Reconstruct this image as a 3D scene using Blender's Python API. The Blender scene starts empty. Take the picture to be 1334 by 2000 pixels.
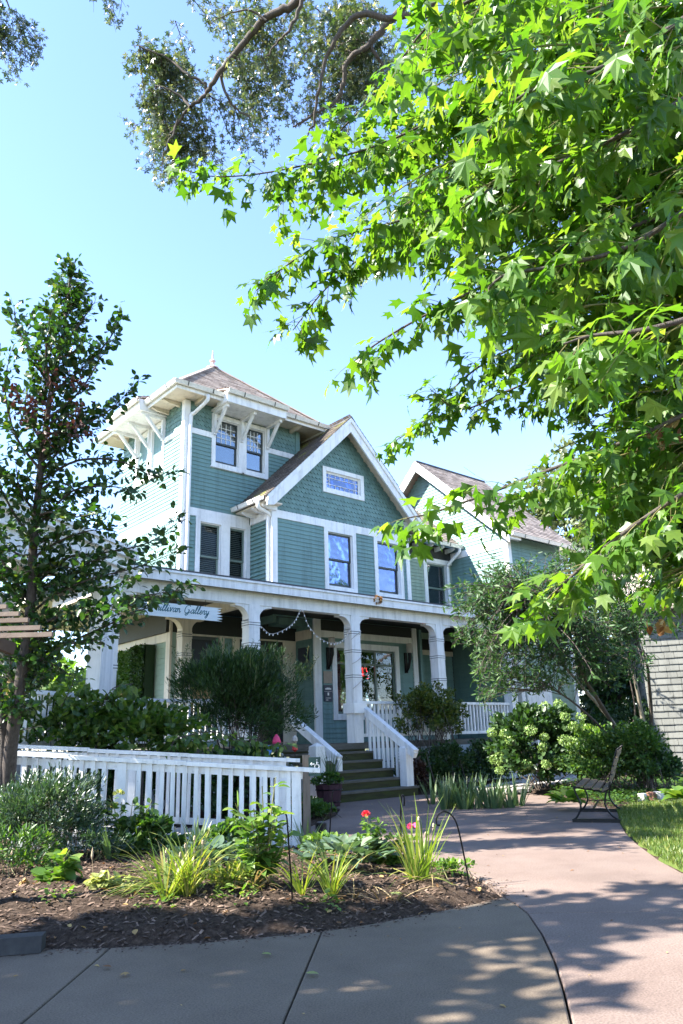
import bpy, math, random
import numpy as np
from mathutils import Vector, Matrix
C = bpy.context.scene.collection
SC = bpy.context.scene
RNG = np.random.RandomState(7)
random.seed(7)

# ------------------------------------------------------------------ camera
F_PX = 1457.4
CR = np.array([0.76011026, -0.64914606, -0.02901349])
CU = np.array([-0.16757552, -0.23896941, 0.95645808])
CF = np.array([0.62781433, 0.72215165, 0.29042409])
CAM = np.array([0.0, 0.0, 1.15])
cd = bpy.data.cameras.new("camera")
cam = bpy.data.objects.new("camera", cd); C.objects.link(cam)
cd.sensor_fit = 'VERTICAL'; cd.sensor_height = 36.0; cd.lens = 36.0 * F_PX / 2000.0
cd.clip_start = 0.05; cd.clip_end = 2000.0
cam.matrix_world = Matrix(((CR[0], CU[0], -CF[0], CAM[0]), (CR[1], CU[1], -CF[1], CAM[1]), (CR[2], CU[2], -CF[2], CAM[2]), (0, 0, 0, 1)))
SC.camera = cam

# ------------------------------------------------------------------ light
SUN_EL = math.radians(43)
SUN_H = np.array([-0.90, 0.436]); SUN_H /= np.linalg.norm(SUN_H)
SUN = np.array([SUN_H[0]*math.cos(SUN_EL), SUN_H[1]*math.cos(SUN_EL), math.sin(SUN_EL)])
w = bpy.data.worlds.new("World"); SC.world = w; w.use_nodes = True
wn = w.node_tree.nodes; wl = w.node_tree.links
bg = wn['Background']
sky = wn.new('ShaderNodeTexSky'); sky.sky_type = 'NISHITA'; sky.sun_disc = False
sky.sun_elevation = SUN_EL
sky.sun_rotation = math.atan2(SUN_H[0], SUN_H[1])
sky.air_density = 1.0; sky.dust_density = 0.1; sky.ozone_density = 1.0; sky.altitude = 0
tint = wn.new('ShaderNodeMix'); tint.data_type = 'RGBA'; tint.blend_type = 'MULTIPLY'; tint.inputs[0].default_value = 1.0
tint.inputs[7].default_value = (0.90, 0.94, 1.10, 1)      # cool white balance of the whole sky
wl.new(sky.outputs[0], tint.inputs[6]); wl.new(tint.outputs[2], bg.inputs[0]); bg.inputs[1].default_value = 0.115
sl = bpy.data.lights.new("sun", 'SUN'); sl.energy = 5.0; sl.angle = math.radians(0.53); sl.color = (1.0, 0.95, 0.86)
so = bpy.data.objects.new("sun", sl); C.objects.link(so)
so.rotation_euler = Vector(tuple(SUN)).to_track_quat('Z', 'Y').to_euler(); so.location = (-20, 10, 25)
SC.view_settings.view_transform = 'Standard'; SC.view_settings.look = 'None'
SC.view_settings.exposure = 2.28; SC.view_settings.gamma = 1.0
SC.render.engine = 'CYCLES'
try:
    SC.cycles.max_bounces = 8; SC.cycles.transparent_max_bounces = 12
except Exception: pass

def ray(px, py): return (px-667)/F_PX*CR - (py-1000)/F_PX*CU + CF
def D(px, py, d): return CAM + ray(px, py)*d
def G(px, py, z=0.0):
    r = ray(px, py); return CAM + r*((z-CAM[2])/r[2])
def proj(P):
    d = np.asarray(P, float) - CAM; z = d@CF
    zz = np.where(np.abs(z) < 1e-6, 1e-6, z)
    return 667+F_PX*(d@CR)/zz, 1000-F_PX*(d@CU)/zz, z

# ------------------------------------------------------------------ materials
MATS = {}
def nmat(name):
    m = bpy.data.materials.new(name); m.use_nodes = True
    n = m.node_tree.nodes; l = m.node_tree.links
    return m, n, l, n['Principled BSDF']
def objco(n): 
    t = n.new('ShaderNodeTexCoord'); return t.outputs['Object']
def ramp(n, l, fac, cols):
    r = n.new('ShaderNodeValToRGB'); l.new(fac, r.inputs[0])
    e = r.color_ramp.elements
    while len(e) < len(cols): e.new(0.5)
    for k, (p, c) in enumerate(cols): e[k].position = p; e[k].color = (*c, 1)
    return r.outputs[0]
def noise(n, l, co, scale, detail=4, rough=0.6, stretch=None):
    t = n.new('ShaderNodeTexNoise'); t.inputs['Scale'].default_value = scale; t.inputs['Detail'].default_value = detail; t.inputs['Roughness'].default_value = rough
    if stretch:
        mp = n.new('ShaderNodeMapping'); mp.inputs['Scale'].default_value = stretch; l.new(co, mp.inputs[0]); co = mp.outputs[0]
    l.new(co, t.inputs['Vector']); return t.outputs[0]
def bump(n, l, h, b, s=0.3, d=0.01):
    bp = n.new('ShaderNodeBump'); bp.inputs['Strength'].default_value = s; bp.inputs['Distance'].default_value = d
    l.new(h, bp.inputs['Height']); l.new(bp.outputs[0], b.inputs['Normal'])
def mixc(n, l, a, b, fac, mode='MIX'):
    m = n.new('ShaderNodeMix'); m.data_type = 'RGBA'; m.blend_type = mode
    for s, v in ((m.inputs[6], a), (m.inputs[7], b), (m.inputs[0], fac)):
        if hasattr(v, 'is_linked') or hasattr(v, 'links'): l.new(v, s)
        elif isinstance(v, tuple): s.default_value = (*v, 1)
        else: s.default_value = v
    return m.outputs[2]
def surf(name, cols, scale=8, rough=0.6, bs=0.2, bd=0.005, stretch=None, spec=0.4, island=0.0, fine=None):
    """noise-coloured surface; cols = list of (pos, rgb)"""
    m, n, l, b = nmat(name); co = objco(n)
    f = noise(n, l, co, scale, 5, 0.65, stretch)
    c = ramp(n, l, f, cols)
    if island > 0:
        g = n.new('ShaderNodeNewGeometry'); oi = n.new('ShaderNodeObjectInfo'); ad = n.new('ShaderNodeMath'); ad.operation = 'ADD'; fr_ = n.new('ShaderNodeMath'); fr_.operation = 'FRACT'
        l.new(g.outputs['Random Per Island'], ad.inputs[0]); l.new(oi.outputs['Random'], ad.inputs[1]); l.new(ad.outputs[0], fr_.inputs[0])
        v = n.new('ShaderNodeMapRange'); v.inputs[3].default_value = 1-island; v.inputs[4].default_value = 1+island
        l.new(fr_.outputs[0], v.inputs[0])
        c = mixc(n, l, c, v.outputs[0], 1.0, 'MULTIPLY')
    if name in ('white_paint', 'teal_siding', 'teal_shingle', 'fence_paint', 'skirt_boards', 'cream_paint', 'sage_siding', 'grey_wall_shingle'):
        gp_ = n.new('ShaderNodeNewGeometry'); st_ = noise(n, l, gp_.outputs['Position'], 1.0, 5, .7, (7, 7, .55)); sm = n.new('ShaderNodeMapRange'); sm.inputs[1].default_value = .34; sm.inputs[2].default_value = .52; sm.inputs[3].default_value = .80; sm.inputs[4].default_value = 1.02; l.new(st_, sm.inputs[0])
        c = mixc(n, l, c, sm.outputs[0], 1.0, 'MULTIPLY')
        gr_ = noise(n, l, gp_.outputs['Position'], 38, 3, .6); gm = n.new('ShaderNodeMapRange'); gm.inputs[1].default_value = .66; gm.inputs[2].default_value = .74; gm.inputs[3].default_value = 1.0; gm.inputs[4].default_value = .72; l.new(gr_, gm.inputs[0])
        c = mixc(n, l, c, gm.outputs[0], 1.0, 'MULTIPLY')
    l.new(c, b.inputs['Base Color']); b.inputs['Roughness'].default_value = rough
    b.inputs['Specular IOR Level'].default_value = spec
    h = noise(n, l, co, fine or scale*6, 4, 0.6, stretch)
    if fine:
        sp = n.new('ShaderNodeMapRange'); sp.inputs[1].default_value = .3; sp.inputs[2].default_value = .7; sp.inputs[3].default_value = .60; sp.inputs[4].default_value = 1.36; l.new(h, sp.inputs[0])
        big_ = noise(n, l, co, .45, 6, .7); s2 = n.new('ShaderNodeMapRange'); s2.inputs[1].default_value = .3; s2.inputs[2].default_value = .7; s2.inputs[3].default_value = .74; s2.inputs[4].default_value = 1.14; l.new(big_, s2.inputs[0])
        c = mixc(n, l, mixc(n, l, c, sp.outputs[0], 1.0, 'MULTIPLY'), s2.outputs[0], 1.0, 'MULTIPLY'); l.new(c, b.inputs['Base Color'])
    bump(n, l, h, b, bs, bd)
    MATS[name] = m; return m
def leafmat(name, cols, trans=0.45, tcol=None, rough=0.45, spec=0.5, hue=0.0):
    m, n, l, b = nmat(name)
    g = n.new('ShaderNodeNewGeometry')
    oi = n.new('ShaderNodeObjectInfo')
    ad = n.new('ShaderNodeMath'); ad.operation = 'ADD'; l.new(g.outputs['Random Per Island'], ad.inputs[0]); l.new(oi.outputs['Random'], ad.inputs[1])
    fr = n.new('ShaderNodeMath'); fr.operation = 'FRACT'; l.new(ad.outputs[0], fr.inputs[0])
    c = ramp(n, l, fr.outputs[0], cols)
    f = noise(n, l, objco(n), 25, 3)
    v = n.new('ShaderNodeMapRange'); v.inputs[3].default_value = 0.75; v.inputs[4].default_value = 1.25; l.new(f, v.inputs[0])
    c = mixc(n, l, c, v.outputs[0], 1.0, 'MULTIPLY')
    l.new(c, b.inputs['Base Color']); b.inputs['Roughness'].default_value = rough; b.inputs['Specular IOR Level'].default_value = spec
    t = n.new('ShaderNodeBsdfTranslucent')
    tc = mixc(n, l, c, tcol or (1.6, 1.9, 0.5), 1.0, 'MULTIPLY'); l.new(tc, t.inputs[0])
    mx = n.new('ShaderNodeMixShader'); mx.inputs[0].default_value = trans
    l.new(b.outputs[0], mx.inputs[1]); l.new(t.outputs[0], mx.inputs[2]); l.new(mx.outputs[0], n['Material Output'].inputs[0])
    MATS[name] = m; return m
def plain(name, col, rough=0.5, metal=0.0, spec=0.5, emit=0.0, bs=0.1):
    m, n, l, b = nmat(name); co = objco(n)
    f = noise(n, l, co, 12, 4)
    c = ramp(n, l, f, [(0.3, tuple(x*0.88 for x in col)), (0.7, tuple(min(1, x*1.1) for x in col))])
    l.new(c, b.inputs['Base Color']); b.inputs['Roughness'].default_value = rough; b.inputs['Metallic'].default_value = metal
    b.inputs['Specular IOR Level'].default_value = spec
    if emit: b.inputs['Emission Color'].default_value = (*col, 1); b.inputs['Emission Strength'].default_value = emit
    if bs: bump(n, l, noise(n, l, co, 60, 3), b, bs, 0.003)
    MATS[name] = m; return m

white = surf('white_paint', [(0.25, (0.70, 0.71, 0.70)), (0.5, (0.80, 0.80, 0.79)), (0.75, (0.83, 0.83, 0.82))], 5, 0.45, 0.12, 0.003)
fence_white = surf('fence_paint', [(0.2, (0.55, 0.55, 0.52)), (0.42, (0.76, 0.76, 0.75)), (0.75, (0.82, 0.82, 0.81))], 9, 0.55, 0.2, 0.003)
cream = surf('cream_paint', [(0.3, (0.62, 0.55, 0.44)), (0.7, (0.70, 0.63, 0.52))], 5, 0.5, 0.1, 0.003)
teal = surf('teal_siding', [(0.2, (0.118, 0.212, 0.20)), (0.5, (0.152, 0.262, 0.244)), (0.8, (0.178, 0.29, 0.27))], 3, 0.5, 0.15, 0.003, (1, 1, 6), island=0.05)
sage = surf('sage_siding', [(0.3, (0.25, 0.34, 0.27)), (0.7, (0.30, 0.39, 0.31))], 3, 0.55, 0.15, 0.003)
tealsh = surf('teal_shingle', [(0.25, (0.118, 0.212, 0.20)), (0.75, (0.162, 0.272, 0.252))], 4, 0.6, 0.25, 0.004, island=0.12)
roofm = surf('roof_shingle', [(0.3, (0.24, 0.19, 0.165)), (0.55, (0.33, 0.275, 0.24)), (0.8, (0.40, 0.35, 0.31))], 3, 0.85, 0.5, 0.006, spec=0.2, island=0.30)
roofmoss = surf('mossy_roof_shingle', [(0.38, (0.10, 0.085, 0.075)), (0.55, (0.15, 0.125, 0.105)), (0.66, (0.22, 0.23, 0.05)), (0.8, (0.30, 0.30, 0.08))], 1.3, 0.9, 0.5, 0.006, spec=0.2, island=0.25)
darkroof = surf('dark_roof', [(0.3, (0.05, 0.05, 0.055)), (0.7, (0.09, 0.09, 0.095))], 4, 0.8, 0.4, 0.005, island=0.2)
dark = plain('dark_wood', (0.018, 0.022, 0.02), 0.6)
darktrim = plain('dark_sash', (0.03, 0.04, 0.038), 0.4)
greensash = plain('green_sash', (0.14, 0.19, 0.155), 0.45)
doorblack = plain('dark_door', (0.012, 0.014, 0.016), 0.35)
metalw = plain('gutter_metal', (0.70, 0.68, 0.63), 0.35, 0.0)
iron = plain('black_iron', (0.012, 0.012, 0.013), 0.4, 0.6)
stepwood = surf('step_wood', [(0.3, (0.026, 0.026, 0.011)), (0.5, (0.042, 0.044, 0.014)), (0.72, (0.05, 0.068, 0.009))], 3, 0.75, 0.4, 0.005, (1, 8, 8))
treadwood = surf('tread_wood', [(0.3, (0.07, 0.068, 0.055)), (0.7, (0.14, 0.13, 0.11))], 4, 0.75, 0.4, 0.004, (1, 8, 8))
deckwood = surf('deck_wood', [(0.3, (0.22, 0.21, 0.20)), (0.7, (0.36, 0.35, 0.34))], 6, 0.8, 0.4, 0.004)
brownwood = surf('brown_beam', [(0.3, (0.075, 0.045, 0.03)), (0.7, (0.13, 0.085, 0.06))], 4, 0.75, 0.4, 0.004)
suntint_brown = surf('sun_tinted_rafter', [(0.3, (0.15, 0.105, 0.075)), (0.7, (0.24, 0.18, 0.14))], 4, 0.75, 0.4, 0.004)  # beam brown lightened so the rafters look sunlit
greypost = surf('weathered_post', [(0.3, (0.15, 0.12, 0.095)), (0.7, (0.24, 0.20, 0.16))], 4, 0.85, 0.5, 0.004, (8, 8, 1))
benchwood = surf('bench_slat_wood', [(0.3, (0.085, 0.062, 0.042)), (0.7, (0.16, 0.12, 0.08))], 5, 0.6, 0.4, 0.003, (1, 8, 8), island=0.15)
yellowwood = surf('stake_wood', [(0.3, (0.34, 0.24, 0.10)), (0.7, (0.46, 0.34, 0.16))], 5, 0.8, 0.3, 0.003)
orangewood = plain('orange_ledge', (0.45, 0.20, 0.07), 0.5)
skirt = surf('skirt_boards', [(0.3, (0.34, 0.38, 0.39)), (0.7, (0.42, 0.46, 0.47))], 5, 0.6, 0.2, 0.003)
pinkconc = surf('pink_concrete', [(0.28, (0.152, 0.109, 0.090)), (0.5, (0.187, 0.138, 0.115)), (0.75, (0.208, 0.160, 0.135))], 1.1, 0.8, 0.35, 0.003, spec=0.3, fine=90)
greyconc = surf('grey_concrete', [(0.25, (0.118, 0.09, 0.065)), (0.5, (0.154, 0.119, 0.086)), (0.75, (0.18, 0.142, 0.105))], 1.3, 0.85, 0.4, 0.003, spec=0.3, fine=110)
stopconc = surf('wheel_stop_grey', [(0.3, (0.026, 0.025, 0.024)), (0.7, (0.05, 0.048, 0.044))], 9, 0.85, 0.5, 0.006)
mulch = surf('mulch', [(0.3, (0.035, 0.024, 0.018)), (0.5, (0.075, 0.052, 0.038)), (0.72, (0.15, 0.11, 0.085))], 28, 0.95, 1.0, 0.03, spec=0.1)
chipm = surf('mulch_chip', [(0.3, (0.05, 0.034, 0.026)), (0.7, (0.17, 0.12, 0.09))], 14, 0.9, 0.4, 0.003, spec=0.1, island=0.65)
soilgrass = surf('lawn_soil', [(0.3, (0.05, 0.075, 0.018)), (0.6, (0.09, 0.12, 0.03)), (0.8, (0.14, 0.12, 0.06))], 5, 0.95, 0.8, 0.02, spec=0.1)
farground = surf('far_ground', [(0.3, (0.06, 0.07, 0.03)), (0.7, (0.12, 0.12, 0.06))], 0.5, 0.95, 0.5, 0.02, spec=0.1)
stonem = surf('flagstone', [(0.3, (0.24, 0.22, 0.20)), (0.7, (0.42, 0.40, 0.37))], 5, 0.85, 0.5, 0.006, island=0.25)
greyshingle = surf('grey_wall_shingle', [(0.3, (0.135, 0.138, 0.122)), (0.7, (0.185, 0.185, 0.165))], 5, 0.8, 0.4, 0.005, (8, 8, 1), island=0.08)
bark = surf('bark', [(0.3, (0.045, 0.035, 0.03)), (0.7, (0.11, 0.09, 0.075))], 12, 0.9, 0.8, 0.01, (4, 4, 1))
greybark = surf('grey_bark', [(0.3, (0.15, 0.13, 0.10)), (0.7, (0.27, 0.235, 0.18))], 10, 0.85, 0.5, 0.006, (3, 3, 1))
twigm = plain('green_twig', (0.16, 0.15, 0.05), 0.6)
drystem = plain('dry_stem', (0.36, 0.27, 0.17), 0.7)
plaqueblue = plain('plaque_blue', (0.012, 0.022, 0.055), 0.3)
plaquebeige = plain('plaque_beige', (0.32, 0.25, 0.19), 0.5)
lettering = plain('white_lettering', (0.75, 0.76, 0.76), 0.5, bs=0)
signboard = surf('sign_board', [(0.3, (0.62, 0.70, 0.74)), (0.7, (0.72, 0.79, 0.82))], 4, 0.5, 0.15, 0.003, (1, 6, 6))
signletter = plain('sign_teal_letter', (0.02, 0.13, 0.17), 0.5, bs=0)
numberm = plain('house_number', (0.03, 0.028, 0.025), 0.4)
accgreen = plain('sign_green', (0.01, 0.05, 0.04), 0.4)
neon = plain('neon_red', (1.0, 0.025, 0.03), 0.4, emit=2.4, bs=0)
neondim = plain('neon_dim_tube', (0.65, 0.04, 0.05), 0.4, emit=0.35, bs=0)
lampshade = plain('sconce_shade', (0.42, 0.38, 0.34), 0.6)
potm = surf('purple_barrel', [(0.3, (0.035, 0.012, 0.02)), (0.7, (0.075, 0.03, 0.042))], 6, 0.7, 0.4, 0.004, (6, 6, 1))
pinkm = plain('pink_cloth', (0.75, 0.06, 0.17), 0.5)
bluem = plain('blue_cloth', (0.08, 0.25, 0.65), 0.5)
redm = plain('red_cloth', (0.5, 0.03, 0.02), 0.5)
rosered = plain('rose_red', (0.80, 0.05, 0.07), 0.5)
rosepink = plain('rose_pink', (0.80, 0.09, 0.24), 0.5)
nestm = surf('dry_nest', [(0.3, (0.08, 0.045, 0.02)), (0.7, (0.30, 0.19, 0.10))], 30, 0.95, 0.6, 0.005, island=0.4)
rockw = surf('white_rock', [(0.3, (0.45, 0.44, 0.42)), (0.7, (0.66, 0.65, 0.62))], 12, 0.85, 0.6, 0.01)
brickm = surf('brick_red', [(0.3, (0.17, 0.075, 0.05)), (0.7, (0.27, 0.13, 0.09))], 12, 0.9, 0.6, 0.006)
carpaint = plain('car_white', (0.62, 0.65, 0.68), 0.25, 0.0, 0.6, bs=0)
rubber = plain('tyre_rubber', (0.02, 0.02, 0.02), 0.8)
copperm = plain('finial_pink', (0.55, 0.40, 0.38), 0.45)
blindm = plain('blind_slat', (0.26, 0.27, 0.25), 0.6)
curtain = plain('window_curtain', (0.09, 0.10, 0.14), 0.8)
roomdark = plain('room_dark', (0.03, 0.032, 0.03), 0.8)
roomwarm = plain('picture_warm', (0.30, 0.20, 0.09), 0.7)
roompale = plain('picture_pale', (0.25, 0.24, 0.22), 0.7)

def glassmat(name, refl, tint, rough=0.01, wav=0.02, gcol=(0.9, 0.95, 1.0)):
    m, n, l, b = nmat(name); n.remove(b)
    tr = n.new('ShaderNodeBsdfTransparent'); tr.inputs[0].default_value = (*tint, 1)
    gl = n.new('ShaderNodeBsdfGlossy'); gl.inputs['Roughness'].default_value = rough; gl.inputs[0].default_value = (*gcol, 1)
    fr = n.new('ShaderNodeFresnel'); fr.inputs[0].default_value = 1.5
    ad = n.new('ShaderNodeMath'); ad.operation = 'ADD'; ad.use_clamp = True; ad.inputs[1].default_value = refl; l.new(fr.outputs[0], ad.inputs[0])
    co = objco(n); h = noise(n, l, co, 2.2, 2)
    bp = n.new('ShaderNodeBump'); bp.inputs['Strength'].default_value = wav; bp.inputs['Distance'].default_value = 0.1; l.new(h, bp.inputs['Height'])
    l.new(bp.outputs[0], gl.inputs['Normal'])
    mx = n.new('ShaderNodeMixShader'); l.new(ad.outputs[0], mx.inputs[0]); l.new(tr.outputs[0], mx.inputs[1]); l.new(gl.outputs[0], mx.inputs[2])
    l.new(mx.outputs[0], n['Material Output'].inputs[0]); MATS[name] = m; return m
glass = glassmat('window_glass', 0.12, (0.75, 0.8, 0.8))
glassblue = glassmat('screened_glass', 0.20, (0.7, 0.78, 0.9), 0.05, 0.12, (0.62, 0.72, 1.0))
glassshop = glassmat('shop_glass', 0.02, (0.85, 0.88, 0.86))

glassdim = glassmat('dim_glass', -0.05, (0.8, 0.83, 0.82), 0.03, 0.12)
darkglass = plain('dark_glass', (0.012, 0.014, 0.014), 0.35, 0, 0.25, bs=0)
sweetleaf = leafmat('sweetgum_leaf', [(0.0, (0.036, 0.10, 0.012)), (0.45, (0.065, 0.145, 0.018)), (0.85, (0.10, 0.185, 0.026)), (1.0, (0.15, 0.215, 0.045))], 0.5, (2.0, 1.95, 0.6), 0.42, 0.5)
syc = leafmat('far_gum_leaf', [(0.0, (0.02, 0.042, 0.014)), (0.55, (0.045, 0.075, 0.024)), (0.85, (0.10, 0.125, 0.05)), (1.0, (0.26, 0.27, 0.15))], 0.35, (1.7, 1.7, 0.9), 0.35, 0.9)
pearleaf = leafmat('pear_leaf', [(0.0, (0.018, 0.05, 0.014)), (0.6, (0.03, 0.075, 0.018)), (0.93, (0.05, 0.10, 0.02)), (1.0, (0.13, 0.15, 0.03))], 0.3, (1.6, 1.9, 0.5), 0.38, 0.5)
bayleaf = leafmat('bay_leaf', [(0.0, (0.025, 0.065, 0.022)), (0.6, (0.042, 0.095, 0.03)), (1.0, (0.085, 0.145, 0.04))], 0.3, (1.5, 1.8, 0.6), 0.5, 0.35)
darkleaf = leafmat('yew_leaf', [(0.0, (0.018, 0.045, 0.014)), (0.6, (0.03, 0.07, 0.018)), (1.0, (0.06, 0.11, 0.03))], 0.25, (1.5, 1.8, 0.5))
olivleaf = leafmat('privet_leaf', [(0.0, (0.04, 0.075, 0.018)), (0.6, (0.08, 0.12, 0.026)), (1.0, (0.19, 0.20, 0.055))], 0.35, (1.6, 1.7, 0.5))
midleaf = leafmat('garden_leaf', [(0.0, (0.03, 0.075, 0.018)), (0.6, (0.05, 0.11, 0.025)), (1.0, (0.10, 0.16, 0.03))], 0.35, (1.7, 1.9, 0.5))
brightleaf = leafmat('bright_leaf', [(0.0, (0.07, 0.15, 0.025)), (0.6, (0.11, 0.20, 0.035)), (1.0, (0.20, 0.27, 0.06))], 0.4, (1.6, 1.7, 0.5))
paleleaf = leafmat('pale_leaf', [(0.0, (0.20, 0.25, 0.07)), (0.6, (0.32, 0.35, 0.11)), (1.0, (0.45, 0.44, 0.20))], 0.35, (1.3, 1.3, 0.6))
perennial = leafmat('perennial_leaf', [(0.0, (0.022, 0.05, 0.024)), (0.6, (0.036, 0.075, 0.034)), (1.0, (0.10, 0.14, 0.08))], 0.25, (1.5, 1.7, 0.7), 0.35, 0.7)
greyleaf = leafmat('grey_green_leaf', [(0.0, (0.05, 0.09, 0.055)), (0.6, (0.08, 0.13, 0.075)), (1.0, (0.15, 0.20, 0.12))], 0.25, (1.4, 1.6, 0.7))
lilyleaf = leafmat('lily_blade', [(0.0, (0.09, 0.15, 0.025)), (0.5, (0.16, 0.22, 0.04)), (0.85, (0.26, 0.28, 0.06)), (1.0, (0.36, 0.30, 0.10))], 0.4, (1.5, 1.6, 0.5))
irisleaf = leafmat('iris_blade', [(0.0, (0.06, 0.11, 0.055)), (0.6, (0.09, 0.15, 0.07)), (1.0, (0.16, 0.20, 0.09))], 0.3, (1.5, 1.7, 0.6))
grassm = leafmat('grass_blade', [(0.0, (0.06, 0.11, 0.018)), (0.6, (0.11, 0.17, 0.03)), (1.0, (0.22, 0.22, 0.07))], 0.35, (1.5, 1.6, 0.5))
hydram = leafmat('hydrangea_bloom', [(0.0, (0.13, 0.22, 0.055)), (0.6, (0.19, 0.29, 0.08)), (1.0, (0.27, 0.35, 0.12))], 0.3, (1.3, 1.4, 0.6))
deadleaf = leafmat('dead_leaf', [(0.0, (0.14, 0.06, 0.025)), (0.5, (0.25, 0.13, 0.06)), (1.0, (0.42, 0.30, 0.12))], 0.25, (1.3, 1.1, 0.5), 0.7, 0.2)
hedgeleaf = leafmat('artificial_hedge', [(0.0, (0.03, 0.085, 0.01)), (0.6, (0.05, 0.12, 0.014)), (1.0, (0.09, 0.17, 0.025))], 0.2, (1.4, 1.7, 0.4))
bgleaf = leafmat('background_leaf', [(0.0, (0.09, 0.12, 0.05)), (0.6, (0.14, 0.17, 0.08)), (1.0, (0.20, 0.22, 0.11))], 0.35, (1.5, 1.5, 0.7))

# ------------------------------------------------------------------ object helpers
def tag(o, label=None, cat=None, group=None, kind=None):
    if label: o['label'] = label
    if cat: o['category'] = cat
    if group: o['group'] = group
    if kind: o['kind'] = kind
    return o
def thing(name, label, cat, loc=(0, 0, 0), group=None):
    o = bpy.data.objects.new(name, None); C.objects.link(o); o.location = tuple(float(x) for x in loc)
    o.empty_display_size = 0.2
    return tag(o, label, cat, group)
def attach(o, parent):
    if parent is not None:
        o.parent = parent
        if parent.type == 'EMPTY': o.matrix_parent_inverse = Matrix.Translation(-Vector(parent.location))
        else: o.matrix_parent_inverse = parent.matrix_basis.inverted()
    return o
def meshobj(name, V, Fq, mat, parent=None, smooth=False, kind=None, label=None):
    me = bpy.data.meshes.new(name)
    me.from_pydata([tuple(map(float, v)) for v in V], [], [tuple(map(int, f)) for f in Fq])
    me.materials.append(mat)
    if smooth: me.polygons.foreach_set('use_smooth', [True]*len(me.polygons))
    me.update()
    o = bpy.data.objects.new(name, me); C.objects.link(o); attach(o, parent)
    if kind: o['kind'] = kind
    if label: o['label'] = label
    return o
def fastmesh(name, V, T, mat, parent=None, smooth=True, kind=None):
    """V (n,3) float, T (m,3) int triangles"""
    me = bpy.data.meshes.new(name); n = len(V); m = len(T)
    me.vertices.add(n); me.vertices.foreach_set('co', np.asarray(V, np.float32).ravel())
    me.loops.add(m*3); me.loops.foreach_set('vertex_index', np.asarray(T, np.int32).ravel())
    me.polygons.add(m); me.polygons.foreach_set('loop_start', np.arange(0, m*3, 3, dtype=np.int32))
    if smooth: me.polygons.foreach_set('use_smooth', np.ones(m, bool))
    me.materials.append(mat); me.update(calc_edges=True)
    o = bpy.data.objects.new(name, me); C.objects.link(o); attach(o, parent)
    if kind: o['kind'] = kind
    return o
def inst(name, me, mw, parent):
    o = bpy.data.objects.new(name, me); C.objects.link(o); attach(o, parent); o.matrix_basis = mw; return o
class FR:
    """wall frame: u along the wall, z up, d outwards"""
    def __init__(s, o, ux, n): s.o = np.array(o, float); s.u = np.array(ux, float); s.n = np.array(n, float)
    def p(s, u, z, d=0.0): return s.o + s.u*u + s.n*d + np.array([0, 0, z])
    def mat(s, u, z, d, su, sz, sd):
        m = Matrix.Identity(4); p = s.p(u, z, d)
        for i in range(3):
            m[i][0] = s.u[i]*su; m[i][1] = s.n[i]*sd; m[i][2] = (1.0 if i == 2 else 0.0)*sz; m[i][3] = p[i]
        return m
BOXF = [(0, 1, 2, 3), (7, 6, 5, 4), (0, 4, 5, 1), (1, 5, 6, 2), (2, 6, 7, 3), (3, 7, 4, 0)]
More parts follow.
